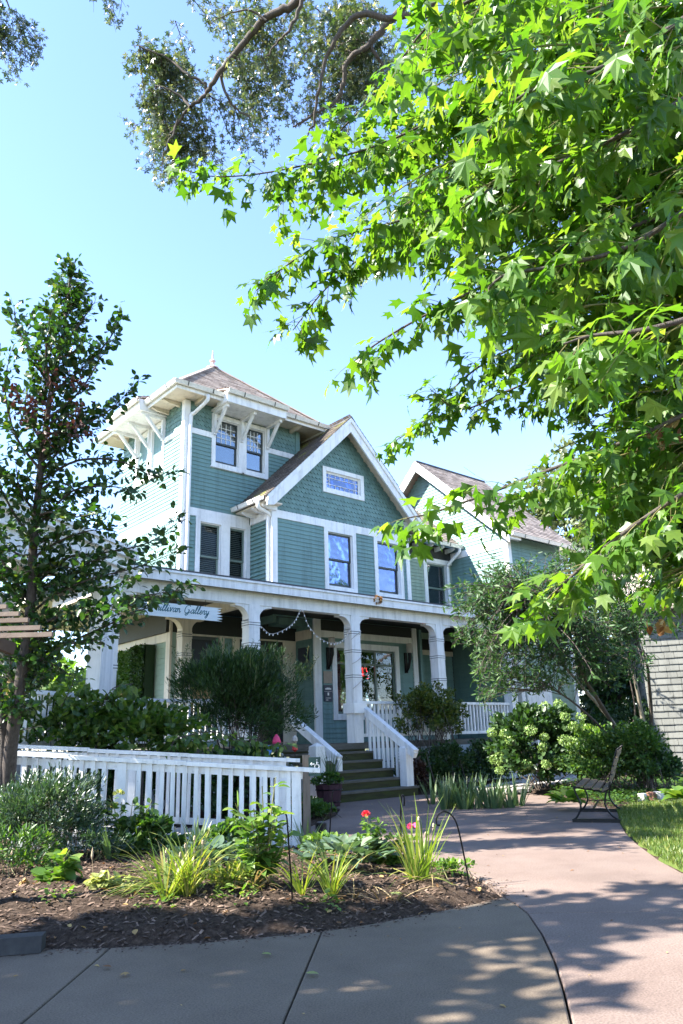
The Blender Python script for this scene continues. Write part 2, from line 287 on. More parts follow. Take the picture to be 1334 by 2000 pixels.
class MB:
    def __init__(s): s.v = []; s.f = []
    def add(s, V, Fs):
        o = len(s.v); s.v += [tuple(map(float, p)) for p in V]; s.f += [tuple(i+o for i in f) for f in Fs]
    def hexa(s, P): s.add(P, BOXF)
    def box(s, a, b):
        (x0, y0, z0), (x1, y1, z1) = a, b
        s.hexa([(x0, y0, z0), (x0, y1, z0), (x1, y1, z0), (x1, y0, z0), (x0, y0, z1), (x0, y1, z1), (x1, y1, z1), (x1, y0, z1)])
    def fb(s, fr, u0, u1, z0, z1, d0, d1):
        P = [fr.p(u0, z0, d1), fr.p(u0, z0, d0), fr.p(u1, z0, d0), fr.p(u1, z0, d1), fr.p(u0, z1, d1), fr.p(u0, z1, d0), fr.p(u1, z1, d0), fr.p(u1, z1, d1)]
        s.hexa(P)
    def bar(s, p0, p1, w, h, up=(0, 0, 1)):
        p0 = np.array(p0, float); p1 = np.array(p1, float); t = p1-p0; t /= np.linalg.norm(t)
        sd = np.cross(t, up); sd /= np.linalg.norm(sd)+1e-9; uu = np.cross(sd, t)
        P = []
        for q in (p0, p1):
            P += [q-sd*w/2-uu*h/2, q+sd*w/2-uu*h/2, q+sd*w/2+uu*h/2, q-sd*w/2+uu*h/2]
        s.add(P, [(0, 1, 2, 3), (7, 6, 5, 4), (0, 4, 5, 1), (1, 5, 6, 2), (2, 6, 7, 3), (3, 7, 4, 0)])
    def prism(s, poly, vec):
        n = len(poly); vec = np.array(vec, float)
        P = [np.array(p, float) for p in poly]; Q = [p+vec for p in P]
        s.add(P+Q, [tuple(range(n))[::-1], tuple(range(n, 2*n))] + [(i, (i+1) % n, n+(i+1) % n, n+i) for i in range(n)])
    def tube(s, pts, rad, sides=6, cap=True):
        pts = [np.array(p, float) for p in pts]; n = len(pts)
        rad = [rad]*n if np.isscalar(rad) else list(rad)
        V = []; ref = np.array([0.3, 0.2, 1.0])
        for i, p in enumerate(pts):
            t = pts[min(i+1, n-1)]-pts[max(i-1, 0)]; t = t/(np.linalg.norm(t)+1e-9)
            a = np.cross(t, ref); 
            if np.linalg.norm(a) < 1e-3: a = np.cross(t, (1, 0, 0))
            a /= np.linalg.norm(a); b = np.cross(t, a)
            for k in range(sides):
                an = 2*math.pi*k/sides; V.append(p+(a*math.cos(an)+b*math.sin(an))*rad[i])
        Fs = [(i*sides+k, i*sides+(k+1) % sides, (i+1)*sides+(k+1) % sides, (i+1)*sides+k) for i in range(n-1) for k in range(sides)]
        if cap: Fs += [tuple(range(sides))[::-1], tuple((n-1)*sides+k for k in range(sides))]
        s.add(V, Fs)
    def lathe(s, c, prof, sides=16):
        V = []; n = len(prof)
        for r, z in prof:
            for k in range(sides):
                a = 2*math.pi*k/sides; V.append((c[0]+r*math.cos(a), c[1]+r*math.sin(a), c[2]+z))
        Fs = [(i*sides+k, i*sides+(k+1) % sides, (i+1)*sides+(k+1) % sides, (i+1)*sides+k) for i in range(n-1) for k in range(sides)]
        Fs += [tuple(range(sides))[::-1], tuple((n-1)*sides+k for k in range(sides))]
        s.add(V, Fs)
    def build(s, name, mat, parent=None, smooth=False, kind=None, label=None):
        return meshobj(name, s.v, s.f, mat, parent, smooth, kind, label)
def catmull(pts, k=6):
    P = [np.array(p, float) for p in pts]; P = [2*P[0]-P[1]]+P+[2*P[-1]-P[-2]]; out = []
    for i in range(1, len(P)-2):
        for j in range(k):
            t = j/k; a, b, c, d = P[i-1:i+3]
            out.append(0.5*((2*b)+(c-a)*t+(2*a-5*b+4*c-d)*t*t+(3*b-a-3*c+d)*t**3))
    out.append(P[-2]); return out

XF = lambda Y: FR((0, Y, 0), (1, 0, 0), (0, -1, 0))      # front facing wall, u = x
XL = lambda X: FR((X, 0, 0), (0, 1, 0), (-1, 0, 0))      # left facing wall, u = y

# shared unit meshes
def unit_mesh(name, V, Fs, mat):
    me = bpy.data.meshes.new(name); me.from_pydata(V, [], Fs); me.materials.append(mat); me.update(); return me
def clap_mesh(mat):   # x 0..1, y outwards 0..1, z 0..1 ; thick at the bottom
    V = [(0, 0, 0), (1, 0, 0), (1, 0, 1), (0, 0, 1), (0, 1, 0), (1, 1, 0), (1, 1, .12), (0, 1, .12), (1, .25, 1), (0, .25, 1)]
    Fs = [(4, 5, 6, 7), (7, 6, 8, 9), (9, 8, 2, 3), (0, 1, 5, 4), (0, 4, 7, 9, 3), (1, 2, 8, 6, 5), (0, 3, 2, 1)]
    return unit_mesh('siding_board', V, [f[::-1] for f in Fs], mat)
CLAP = clap_mesh(teal); CLAPS = clap_mesh(sage)
def unit_box(mat, name):
    V = [(0, 0, 0), (0, 1, 0), (1, 1, 0), (1, 0, 0), (0, 0, 1), (0, 1, 1), (1, 1, 1), (1, 0, 1)]
    return unit_mesh(name, V, [f[::-1] for f in BOXF], mat)
def clapboards(wall, fr, u0, u1, z0, z1, holes=(), exp=0.108, me=None, clip=None, joined=False, th=0.024):
    n = max(1, int(round((z1-z0)/exp))); h = (z1-z0)/n; mb = MB()
    for k in range(n):
        a = z0+k*h; b = a+h; a0, b0 = u0, u1
        if clip: a0, b0 = clip(a, u0, u1)
        if b0-a0 < 0.03: continue
        segs = [(a0, b0)]
        for (hu0, hu1, hz0, hz1) in holes:
            if b > hz0+0.02 and a < hz1-0.02:
                ns = []
                for s0, s1 in segs:
                    if hu0 > s0: ns.append((s0, min(s1, hu0)))
                    if hu1 < s1: ns.append((max(s0, hu1), s1))
                segs = [q for q in ns if q[1]-q[0] > 0.02]
        for s0, s1 in segs:
            jit = random.uniform(-0.001, 0.001)
            if joined:
                P = [fr.p(s0, a, 0.0), fr.p(s1, a, 0.0), fr.p(s1, b+.01, 0.0), fr.p(s0, b+.01, 0.0), fr.p(s0, a, th), fr.p(s1, a, th), fr.p(s1, b, .006), fr.p(s0, b, .006)]
                mb.add(P, [(4, 5, 6, 7), (0, 1, 5, 4), (0, 4, 7, 3), (1, 2, 6, 5)])
            else:
                inst('siding_board', me or CLAP, fr.mat(s0, a-0.004+jit, 0.0, s1-s0, h+0.008, th), wall)
    if joined and mb.v: mb.build('siding_boards', (me or CLAP).materials[0], wall, kind='stuff')
def scallops(wall, fr, u0, u1, z0, z1, holes=(), exp=0.125, wd=0.125, clip=None, flare=None, mat=None):
    mb = MB(); n = int((z1-z0)/exp)+1
    for k in range(n):
        z = z0+k*exp
        a0, b0 = clip(z, u0, u1) if clip else (u0, u1)
        u = u0-(0.5*wd if k % 2 else 0)
        while u < b0:
            ww = wd*random.uniform(0.93, 1.0)
            if u+wd*0.5 > a0 and u+wd*0.5 < b0 and not any(hu0-0.02 < u+wd*.5 < hu1+.02 and hz0-0.05 < z+exp*.5 < hz1+.02 for hu0, hu1, hz0, hz1 in holes):
                zt = min(z+exp*1.15, z1+0.02); dz = random.uniform(-0.006, 0.006); d = 0.022+random.uniform(-.003, .003)
                fl = flare(z) if flare else 0
                fl2 = flare(zt) if flare else 0
                pts = [(u, zt, 0.004+fl2), (u, z+exp*.32+dz, d*.8+fl), (u+ww*.22, z+exp*.05+dz, d+fl), (u+ww*.5, z+dz-.004, d+fl), (u+ww*.78, z+exp*.05+dz, d+fl), (u+ww, z+exp*.32+dz, d*.8+fl), (u+ww, zt, 0.004+fl2)]
                V = [fr.p(max(a0, min(b0, a)), b, c) for a, b, c in pts]
                W = [fr.p(max(a0, min(b0, a)), b, c-.02) for a, b, c in pts[1:6]]
                mb.add(V+W, [(0, 1, 2, 3, 4, 5, 6)] + [(1+i, 7+i, 8+i, 2+i) for i in range(4)])
            u += wd
    return mb.build('wall_shingles', mat or tealsh, wall, kind='stuff')
def roof_shingles(parent, e0, e1, upv, length, ext, mat, exp=0.14, tab=0.30, name='roof_shingles'):
    """e0->e1 eave line, upv unit vector up the slope; ext(s) -> (a, b) metres along the eave at distance s up the slope"""
    e0 = np.array(e0, float); t = np.array(e1, float)-e0; L = np.linalg.norm(t); t /= L
    up = np.array(upv, float); up /= np.linalg.norm(up); nrm = np.cross(t, up); nrm /= np.linalg.norm(nrm)
    if nrm[2] < 0: nrm = -nrm
    mb = MB(); k = 0; s = 0.0
    while s < length:
        a, b = ext(s); a2, b2 = ext(min(s+exp, length))
        u = a-random.uniform(0, tab)
        while u < b:
            ww = tab*random.uniform(0.6, 1.15); x0 = max(a, u); x1 = min(b, u+ww-0.006)
            if x1-x0 > 0.02:
                th = 0.016+random.uniform(0, 0.008); so_ = s-random.uniform(0, 0.012)
                y0 = max(a2, x0) if x0 == a else x0; y1 = min(b2, x1) if x1 == b else x1
                if y1 < y0: y0 = y1 = (y0+y1)/2
                P = [e0+t*x0+up*so_, e0+t*x1+up*so_]
                P = [p+nrm*th for p in P]+[e0+t*y1+up*(s+exp)+nrm*.003, e0+t*y0+up*(s+exp)+nrm*.003]+[p-nrm*.004 for p in P]
                mb.add(P, [(0, 1, 2, 3), (4, 5, 1, 0)])
            u += ww
        s += exp; k += 1
    return mb.build(name, mat, parent, kind='stuff')
def downspout(parent, pts, r=0.045):
    mb = MB(); mb.tube(catmull(pts, 4), r, 8); return mb.build('downspout', white, parent, True)
def gutter(parent, p0, p1, out):
    p0 = np.array(p0, float); p1 = np.array(p1, float); out = np.array(out, float); mb = MB()
    prof = [(0, 0), (0.02, -0.09), (0.09, -0.10), (0.12, -0.03), (0.135, 0.0), (0.11, 0.0), (0.085, -0.07), (0.03, -0.07), (0.015, 0.0)]
    mb.prism([p0+out*a+np.array([0, 0, b]) for a, b in prof], p1-p0)
    g = mb.build('gutter', metalw, parent)
    L = np.linalg.norm(p1-p0); n = max(2, int(L/0.9)); hb = MB()
    for k in range(n):
        q = p0+(p1-p0)*(k+.5)/n; hb.bar(q+out*-.01+np.array([0, 0, .004]), q+out*.14+np.array([0, 0, .004]), .025, .006)
        hb.bar(q+out*.14+np.array([0, 0, .004]), q+out*.10+np.array([0, 0, -.105]), .025, .006)
    hb.build('gutter_strap', darktrim, g); return g

def window(parent, fr, u0, u1, z0, z1, tr=0.11, top=None, sash=darktrim, gl=None, meet=0.5, grid=None, blinds=False, border=None, backing=curtain, trim_mat=white, sill=True, dep=0.10, label=None):
    """outer trim u0..u1, z0..z1"""
    top = tr if top is None else top; gl = gl or glass
    mb = MB(); a, b, c, d = u0+tr, u1-tr, z0+tr, z1-top
    mb.fb(fr, u0, a, z0, z1, -.02, .04); mb.fb(fr, b, u1, z0, z1, -.02, .04); mb.fb(fr, a, b, z1-top, z1, -.02, .038); mb.fb(fr, a, b, z0, c, -.02, .038)
    mb.fb(fr, a, a+.02, c, d, -dep, -.015); mb.fb(fr, b-.02, b, c, d, -dep, -.015); mb.fb(fr, a+.02, b-.02, d-.02, d, -dep, -.015); mb.fb(fr, a+.02, b-.02, c, c+.02, -dep, -.015)
    if sill: mb.fb(fr, u0-.03, u1+.03, z0-.035, z0, -.01, .07)
    wn_ = mb.build('window', trim_mat, parent, label=label)
    a += .02; b -= .02; c += .02; d -= .02; m = c+(d-c)*meet; s = .05
    if border is not None:      # fixed light with a border of small panes
        sb = MB(); s = .03
        for q in ((a, a+s, c, d), (b-s, b, c, d), (a+s, b-s, c, c+s), (a+s, b-s, d-s, d)): sb.fb(fr, *q, -.07, -.03)
        sb.build('sash', white, wn_)
        pb = MB(); pb.fb(fr, a+s, b-s, c+s, d-s, -.055, -.05); pb.build('pane', gl, wn_)
        g = MB(); bo = border; A, B, Cc, Dd = a+s, b-s, c+s, d-s
        for uu in (A+bo, B-bo): g.fb(fr, uu-.006, uu+.006, Cc, Dd, -.05, -.036)
        for zz in (Cc+bo, Dd-bo): g.fb(fr, A, B, zz-.006, zz+.006, -.05, -.035)
        n = 7
        for k in range(1, n):
            uu = A+(B-A)*k/n
            g.fb(fr, uu-.004, uu+.004, Cc, Cc+bo, -.05, -.037); g.fb(fr, uu-.004, uu+.004, Dd-bo, Dd, -.05, -.037)
        for k in range(1, 4):
            zz = Cc+(Dd-Cc)*k/4
            g.fb(fr, A, A+bo, zz-.004, zz+.004, -.05, -.0375); g.fb(fr, B-bo, B, zz-.004, zz+.004, -.05, -.0375)
        g.build('leaded_grid', white, wn_)
    else:
        for nm, lo, hi, dd in (('upper', m-.02, d, -.045), ('lower', c, m+.02, -.075)):
            sb = MB()
            sb.fb(fr, a, a+s, lo, hi, dd-.028, dd); sb.fb(fr, b-s, b, lo, hi, dd-.028, dd)
            sb.fb(fr, a+s, b-s, lo, lo+(.05 if nm == 'upper' else .075), dd-.028, dd-.001); sb.fb(fr, a+s, b-s, hi-.045, hi, dd-.028, dd-.001)
            sb.build('sash', sash, wn_)
            l2 = lo+(.05 if nm == 'upper' else .075)
            pb = MB(); pb.fb(fr, a+s, b-s, l2, hi-.045, dd-.018, dd-.014); pb.build('pane', gl, wn_)
            if grid and nm == 'upper':
                g = MB(); nu, nz = grid
                for k in range(1, nu): uu = a+s+(b-a-2*s)*k/nu; g.fb(fr, uu-.008, uu+.008, l2, hi-.045, dd-.012, dd-.003)
                for k in range(1, nz): zz = l2+(hi-.045-l2)*k/nz; g.fb(fr, a+s, b-s, zz-.008, zz+.008, dd-.012, dd-.004)
                g.build('muntin_grid', white, wn_)
    if blinds:
        bl = MB(); nz = int((d-c)/.05)
        for k in range(nz):
            z = c+.02+k*.05; P = [fr.p(a, z, -.135), fr.p(b, z, -.135), fr.p(b, z+.03, -.165), fr.p(a, z+.03, -.165)]
            bl.add(P+[p+np.array([0, 0, .003]) for p in P], BOXF)
        bl.build('blind', blindm, wn_, kind='stuff')
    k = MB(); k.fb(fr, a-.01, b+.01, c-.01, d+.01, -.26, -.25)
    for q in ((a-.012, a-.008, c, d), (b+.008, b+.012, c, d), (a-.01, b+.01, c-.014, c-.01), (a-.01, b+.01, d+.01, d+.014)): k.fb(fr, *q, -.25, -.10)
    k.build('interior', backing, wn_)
    return wn_

# ================================================================== GROUND
def inpoly(X, Y, P):
    P = np.asarray(P)[:, :2]; r = np.zeros(X.shape, bool); n = len(P); j = n-1
    for i in range(n):
        xi, yi = P[i]; xj, yj = P[j]
        c = ((yi > Y) != (yj > Y)) & (X < (xj-xi)*(Y-yi)/(yj-yi+1e-12)+xi); r ^= c; j = i
    return r
def polydist(X, Y, P):
    P = np.asarray(P)[:, :2]; d = np.full(X.shape, 1e9); n = len(P)
    for i in range(n):
        a = P[i]; b = P[(i+1) % n]; ab = b-a; t = np.clip(((X-a[0])*ab[0]+(Y-a[1])*ab[1])/(ab@ab+1e-12), 0, 1)
        d = np.minimum(d, np.hypot(X-a[0]-t*ab[0], Y-a[1]-t*ab[1]))
    return d
def vnoise(X, Y, s, seed):
    r = np.random.RandomState(seed); g = r.rand(64, 64); x = X*s; y = Y*s; xi = np.floor(x).astype(int); yi = np.floor(y).astype(int); fx = x-xi; fy = y-yi
    fx = fx*fx*(3-2*fx); fy = fy*fy*(3-2*fy); q = lambda a, b: g[a % 64, b % 64]
    return (q(xi, yi)*(1-fx)+q(xi+1, yi)*fx)*(1-fy)+(q(xi, yi+1)*(1-fx)+q(xi+1, yi+1)*fx)*fy-.5
g2 = lambda px, py: G(px, py)[:2]
tip = g2(985, 1752)
J1a = g2(215, 1851); J1e = J1a+(g2(40, 2000)-J1a)*5.5
J2a = g2(628, 1819); J2e = J2a+(g2(552, 2000)-J2a)*4
J3 = [g2(*q) for q in ((985, 1752), (1012, 1768), (1032, 1784), (1058, 1822), (1082, 1872), (1100, 1930), (1117, 2000))]
J3 += [J3[-1]+(J3[-1]-J3[-2])*k+np.array([-.02, -.05])*k*k for k in (1.5, 3.5)]
bedfront = [g2(*q) for q in ((420, 1839), (628, 1819), (720, 1805), (800, 1790), (900, 1771), (985, 1752))]
bedright = [g2(*q) for q in ((947, 1724), (915, 1708), (876, 1695), (850, 1689), (790, 1675), (711, 1666), (631, 1665), (592, 1660))]
leftpl = [g2(*q) for q in ((596, 1618), (630, 1605), (655, 1593), (664, 1580))]
lawnedge = [g2(*q) for q in ((1206, 1582), (1212, 1608), (1224, 1628), (1245, 1648), (1290, 1681), (1334, 1705))]
lawnedge += [np.array([6.1, 2.75]), np.array([6.2, 1.9]), np.array([7.2, 0.6]), np.array([9.5, -1.0])]
bedleft = [np.array([1.2, 5.5]), np.array([.2, 6.3]), np.array([-1.5, 7.3])]
S1 = [J1a, J1e, J1e+np.array([-3.0, 2.5]), bedleft[2], bedleft[1], bedleft[0], g2(80, 1853)]
S2 = [J2a, J2e, J1e, J1a, bedfront[0]]
S3 = [tip]+J3[1:]+[J2e, J2a]+bedfront[2:-1]
J4e = np.array([5.75, 2.2]); J4x = np.array([6.9, 0.95])
D1 = [J3[2], J4e, lawnedge[7], lawnedge[8], lawnedge[9], np.array([6, -3.5]), np.array([0, -2.5])]+J3[:2:-1]
stepfront = [np.array([9.35, 11.41]), np.array([11.82, 11.41])]
rightbed = [g2(*q) for q in ((870, 1553), (930, 1548), (985, 1543), (1030, 1548), (1075, 1556), (1135, 1567))]
D2 = [tip]+bedright+leftpl+stepfront+rightbed+lawnedge[:7]+[J4e]+J3[2:0:-1]
def shrink(P, g):
    P = np.array(P); n = len(P); out = []
    area = 0.5*np.sum(P[:, 0]*np.roll(P[:, 1], -1)-np.roll(P[:, 0], -1)*P[:, 1]); sg = 1 if area > 0 else -1
    for i in range(n):
        e1 = P[i]-P[i-1]; e2 = P[(i+1) % n]-P[i]; n1 = np.array([-e1[1], e1[0]])/np.linalg.norm(e1)*sg; n2 = np.array([-e2[1], e2[0]])/np.linalg.norm(e2)*sg
        m = n1+n2; m /= max(np.linalg.norm(m), .3); out.append(P[i]+m*g)
    return np.array(out)
def slab(name, P, mat, parent, z=0.0, th=0.12, gap=0.006):
    Q = shrink(P, gap); Q2 = shrink(P, gap+.008); mb = MB(); n = len(Q)
    V = [(x, y, z) for x, y in Q2]+[(x, y, z-.006) for x, y in Q]+[(x, y, z-th) for x, y in Q]
    from mathutils.geometry import tessellate_polygon
    tri = tessellate_polygon([[Vector((x, y, 0)) for x, y in Q2]])
    Fs = []
    for t in tri:
        a, b, c = (np.array(V[i]) for i in t)
        Fs.append(t if np.cross(b-a, c-a)[2] > 0 else t[::-1])
    for k in range(2): Fs += [(k*n+i, k*n+(i+1) % n, (k+1)*n+(i+1) % n, (k+1)*n+i) for i in range(n)]
    mb.add(V, Fs); return mb.build(name, mat, parent)
mb = MB(); mb.box((-150, -150, -.4), (150, 150, -.2)); gnd = mb.build('ground', farground); gnd['kind'] = 'structure'
side = bpy.data.objects.new('sidewalk', None); C.objects.link(side); side['kind'] = 'structure'
drv = bpy.data.objects.new('driveway', None); C.objects.link(drv); drv['kind'] = 'structure'
for P in (S1, S2, S3): slab('slab', P, greyconc, side)
for P in (D1, D2): slab('slab', P, pinkconc, drv)
lawnpoly = lawnedge[:7]+[np.array([6.1, 2.75]), np.array([6.2, 1.9]), np.array([7.2, .6]), np.array([9.5, -1]), np.array([16, 2]), np.array([13.2, 6.3]), g2(1240, 1572)]
paved = [np.array(p) for p in (S1, S2, S3, D1, D2)]
frontbed = np.array(bedfront+bedright+[np.array([5.5, 7.3]), np.array([2.2, 10.3]), np.array([-1.5, 9.3])]+bedleft[::-1]+[g2(80, 1853), J1a])
# lawn surface
def sheet(name, x0, x1, y0, y1, step, hf, mat, kind='structure'):
    xs = np.arange(x0, x1, step); ys = np.arange(y0, y1, step); X, Y = np.meshgrid(xs, ys); Z = hf(X, Y)
    nx, ny = len(xs), len(ys); V = np.stack([X.ravel(), Y.ravel(), Z.ravel()], 1)
    i = np.arange(nx*ny).reshape(ny, nx); a = i[:-1, :-1].ravel(); b = i[:-1, 1:].ravel(); c = i[1:, 1:].ravel(); d = i[1:, :-1].ravel()
    T = np.concatenate([np.stack([a, b, c], 1), np.stack([a, c, d], 1)])
    T = T[Z.ravel()[T].max(1) > -.11]
    return fastmesh(name, V, T, mat, None, True, kind)
def lawn_h(X, Y):
    ins = inpoly(X, Y, lawnpoly); h = .012+.03*vnoise(X, Y, 2, 1)
    return np.where(ins, h, -.15)
sheet('lawn', 5.5, 17, -2, 8, .08, lawn_h, soilgrass)
def bed_h(X, Y):
    Z = .03+.05*vnoise(X, Y, 1.3, 2)+.035*vnoise(X, Y, 7, 3)+.02*vnoise(X, Y, 17, 4)
    d = np.full(X.shape, 1e9)
    for P in paved: d = np.minimum(d, np.where(inpoly(X, Y, P), -polydist(X, Y, P), polydist(X, Y, P)))
    mound = np.where(inpoly(X, Y, frontbed), np.clip(polydist(X, Y, frontbed), 0, .9)*.10, 0)
    Z = Z+mound; e = np.clip((d-.0)/.16, 0, 1); Z = Z*e+(-.02+.015*vnoise(X, Y, 9, 9))*(1-e)
    Z = np.where(d < -.04, -.15, Z); Z = np.where(inpoly(X, Y, lawnpoly) & (polydist(X, Y, lawnpoly) > .08), -.15, Z)
    return Z
sheet('garden_soil', -3, 24, 2.6, 13.4, .055, bed_h, mulch)
def gz(x, y): return float(bed_h(np.array([[x]]), np.array([[y]]))[0, 0])
# mulch chips and litter
def scatter_chips():
    P = []; r = RNG
    while len(P) < 9000:
        x = r.uniform(1, 6, 4000); y = r.uniform(3.8, 8.2, 4000)
        ok = inpoly(x, y, frontbed); P += list(np.stack([x[ok], y[ok]], 1))
    P = np.array(P[:9000]); z = bed_h(P[:, 0], P[:, 1]); n = len(P)
    a = r.uniform(0, 6.28, n); L = r.uniform(.006, .03, n); W = r.uniform(.003, .009, n); tl = r.uniform(-.5, .5, n)
    ux = np.stack([np.cos(a)*np.cos(tl), np.sin(a)*np.cos(tl), np.sin(tl)], 1)*L[:, None]; uy = np.stack([-np.sin(a), np.cos(a), r.uniform(-.4, .4, n)], 1)*W[:, None]
    c = np.stack([P[:, 0], P[:, 1], z+.006], 1); h = np.array([0, 0, 1])*W[:, None]*.8
    V = np.stack([c-ux-uy, c+ux-uy, c+ux+uy, c-ux+uy, c+h], 1).reshape(-1, 3)
    t = np.array([[0, 1, 4], [1, 2, 4], [2, 3, 4], [3, 0, 4]]); T = (t[None]+5*np.arange(n)[:, None, None]).reshape(-1, 3)
    o = fastmesh('mulch_chips', V, T, chipm, None, False, 'stuff'); return o
scatter_chips()

# ================================================================== HOUSE
house = thing('teal_house', 'teal clapboard house with white trim, square tower, steep front gable and long white porch', 'house', (12, 14, 0))
def solid(name, mat, *boxes):
    mb = MB()
    for a, b in boxes: mb.box(a, b)
    return mb.build(name, mat, house)
def trimset(name, fr, rects, d=0.035, d0=-0.01, mat=white, parent=None):
    for q in rects:
        mb = MB(); mb.fb(fr, *q[:4], d0, q[4] if len(q) > 4 else d); mb.build(name, mat, parent or house)
TX0, TX1, TY0, TY1 = 8.65, 12.3, 16.0, 19.65
GX0, GX1, GY = 10.65, 15.52, 14.95
PZ = 1.05
fT = XF(TY0); fTL = XL(TX0); fG = XF(GY); fN = XL(GX0)
# --- tower
tw = solid('tower_wall', teal, ((TX0+.02, TY0+.27, 3.9), (TX1, TY1, 9.8)))
tw2 = MB(); tw2.box((TX0+.0, TY0+.0, 3.9), (TX0+.04, TY0+.04, 9.7))
def holed_panel(name, fr, u0, u1, z0, z1, holes, mat, parent=None):
    """thin sheathing panel with openings, built as vertical/horizontal strips"""
    mb = MB(); us = sorted({u0, u1, *[h[0] for h in holes], *[h[1] for h in holes]}); us = [u for u in us if u0 <= u <= u1]
    for a, b in zip(us[:-1], us[1:]):
        zs = [z0]
        for h in sorted(holes, key=lambda h: h[2]):
            if h[0] <= a+1e-6 and h[1] >= b-1e-6: zs += [h[2], h[3]]
        zs.append(z1)
        for k in range(0, len(zs), 2):
            if zs[k+1]-zs[k] > .01: mb.fb(fr, a, b, zs[k], zs[k+1], -.06, -.001)
    return mb.build(name, mat, parent or house)
inn = lambda q, t=.11: (q[0]+t, q[1]-t, q[2]+t, q[3]-t)
W_UP = [(9.43, 10.40, 8.06, 9.56), (10.40, 11.24, 8.06, 9.56)]
W_LO = [(9.03, 9.90, 4.62, 6.63), (9.90, 10.66, 4.62, 6.63)]
W_SIDE = [(17.05, 17.9, 8.06, 9.56), (17.9, 18.75, 8.06, 9.56)]
H_front = [inn(q) for q in W_UP+W_LO]; H_side = [inn(q) for q in W_SIDE]
tf = holed_panel('tower_front_wall', fT, TX0+.06, TX1, 3.9, 9.8, H_front, teal)
tl = holed_panel('tower_side_wall', fTL, TY0, TY1, 3.9, 9.8, H_side, teal)
bh = lambda qs: [(q[0]+.02, q[1]-.02, q[2], q[3]) for q in qs]
clapboards(tf, fT, TX0+.12, TX1, 6.83, 8.84, bh(W_UP))
clapboards(tf, fT, TX0+.12, 10.62, 4.36, 6.63, bh(W_LO))
scallops(tf, fT, TX0+.12, TX1, 8.99, 9.75, bh(W_UP))
clapboards(tl, fTL, TY0+.11, TY1, 6.83, 8.84, bh(W_SIDE))
scallops(tl, fTL, TY0+.11, TY1, 8.99, 9.75, bh(W_SIDE))
scallops(tl, fTL, TY0+.11, TY1, 4.36, 6.58, flare=lambda z: .10*max(0, 1-(z-4.3)/.9)**2+.03)
trimset('belt_course', fT, [(TX0+.12, 10.62, 6.62, 6.83), (TX0+.12, W_UP[0][0], 8.84, 8.99), (W_UP[1][1], TX1, 8.84, 8.99)])
trimset('belt_course', fTL, [(TY0+.11, TY1, 6.62, 6.83), (TY0+.11, W_SIDE[0][0], 8.84, 8.99), (W_SIDE[1][1], TY1, 8.84, 8.99)])
mb = MB(); mb.box((TX0-.045, TY0-.045, 4.3), (TX0+.12, TY0+.02, 9.72)); mb.box((TX0-.045, TY0+.02, 4.3), (TX0+.02, TY0+.11, 9.72)); mb.build('corner_board', white, house)
mb = MB(); mb.box((TX1-.1, TY0-.045, 8.2), (TX1+.045, TY0+.02, 9.72)); mb.build('corner_board', teal, house)
for q in W_UP: window(house, fT, *q, tr=.12, grid=(4, 4), gl=glass, meet=.46)
for q in W_LO: window(house, fT, *q, tr=.13, blinds=True, meet=.5, backing=roomdark, sash=greensash, gl=glassdim)
for q in W_SIDE: window(house, fTL, *q, tr=.12, grid=(4, 4), meet=.46)
# eaves, gutters and roof of the tower
OV = .56; EZ = 9.72
ex0, ex1, ey0, ey1 = TX0-OV, TX1+OV, TY0-OV, TY1+OV
mb = MB(); mb.box((ex0, ey0, EZ+.02), (ex1, ey1, EZ+.06)); 
mb.build('soffit', cream, house)
mb = MB()
for a, b in (((ex0-.02, ey0-.02, EZ-.03), (ex1+.02, ey0+.012, EZ+.12)), ((ex0-.02, ey0+.012, EZ-.03), (ex0+.012, ey1, EZ+.12)), ((ex1-.012, ey0+.012, EZ-.03), (ex1+.02, ey1, EZ+.12))): mb.box(a, b)
mb.build('fascia', white, house)
for k in range(6):
    for (side_) in (0, 1):
        mb = MB(); u = .25+k*.62
        if side_ == 0: prof = [(TX0+u, TY0-.01, EZ+.018), (TX0+u, TY0-OV+.05, EZ+.018), (TX0+u, TY0-OV+.05, EZ-.03), (TX0+u, TY0-OV+.22, EZ-.085), (TX0+u, TY0-.01, EZ-.1)]; v = (.075, 0, 0)
        else: prof = [(TX0-.01, TY0+u, EZ+.018), (TX0-OV+.05, TY0+u, EZ+.018), (TX0-OV+.05, TY0+u, EZ-.03), (TX0-OV+.22, TY0+u, EZ-.085), (TX0-.01, TY0+u, EZ-.1)]; v = (0, .075, 0)
        mb.prism(prof, v); mb.build('rafter_tail', cream, house)
gutter(house, (ex0-.12, ey0-.02, EZ+.15), (9.42, ey0-.02, EZ+.15), (0, -1, 0))
gutter(house, (11.3, ey0-.02, EZ+.15), (ex1+.1, ey0-.02, EZ+.15), (0, -1, 0))
gutter(house, (ex0-.02, ey0-.12, EZ+.15), (ex0-.02, 17.1, EZ+.15), (-1, 0, 0))
gutter(house, (ex0-.02, 18.75, EZ+.15), (ex0-.02, ey1, EZ+.15), (-1, 0, 0))
ap = np.array([(TX0+TX1)/2+.02, (TY0+TY1)/2, 12.05])
ez = EZ+.14
corners = [np.array(p) for p in ((ex0, ey0, ez), (ex1, ey0, ez), (ex1, ey1, ez), (ex0, ey1, ez))]
mb = MB(); mb.add([tuple(c) for c in corners]+[tuple(ap)], [(0, 1, 4), (1, 2, 4), (2, 3, 4), (3, 0, 4), (3, 2, 1, 0)]); rf = mb.build('roof', roofm, house)
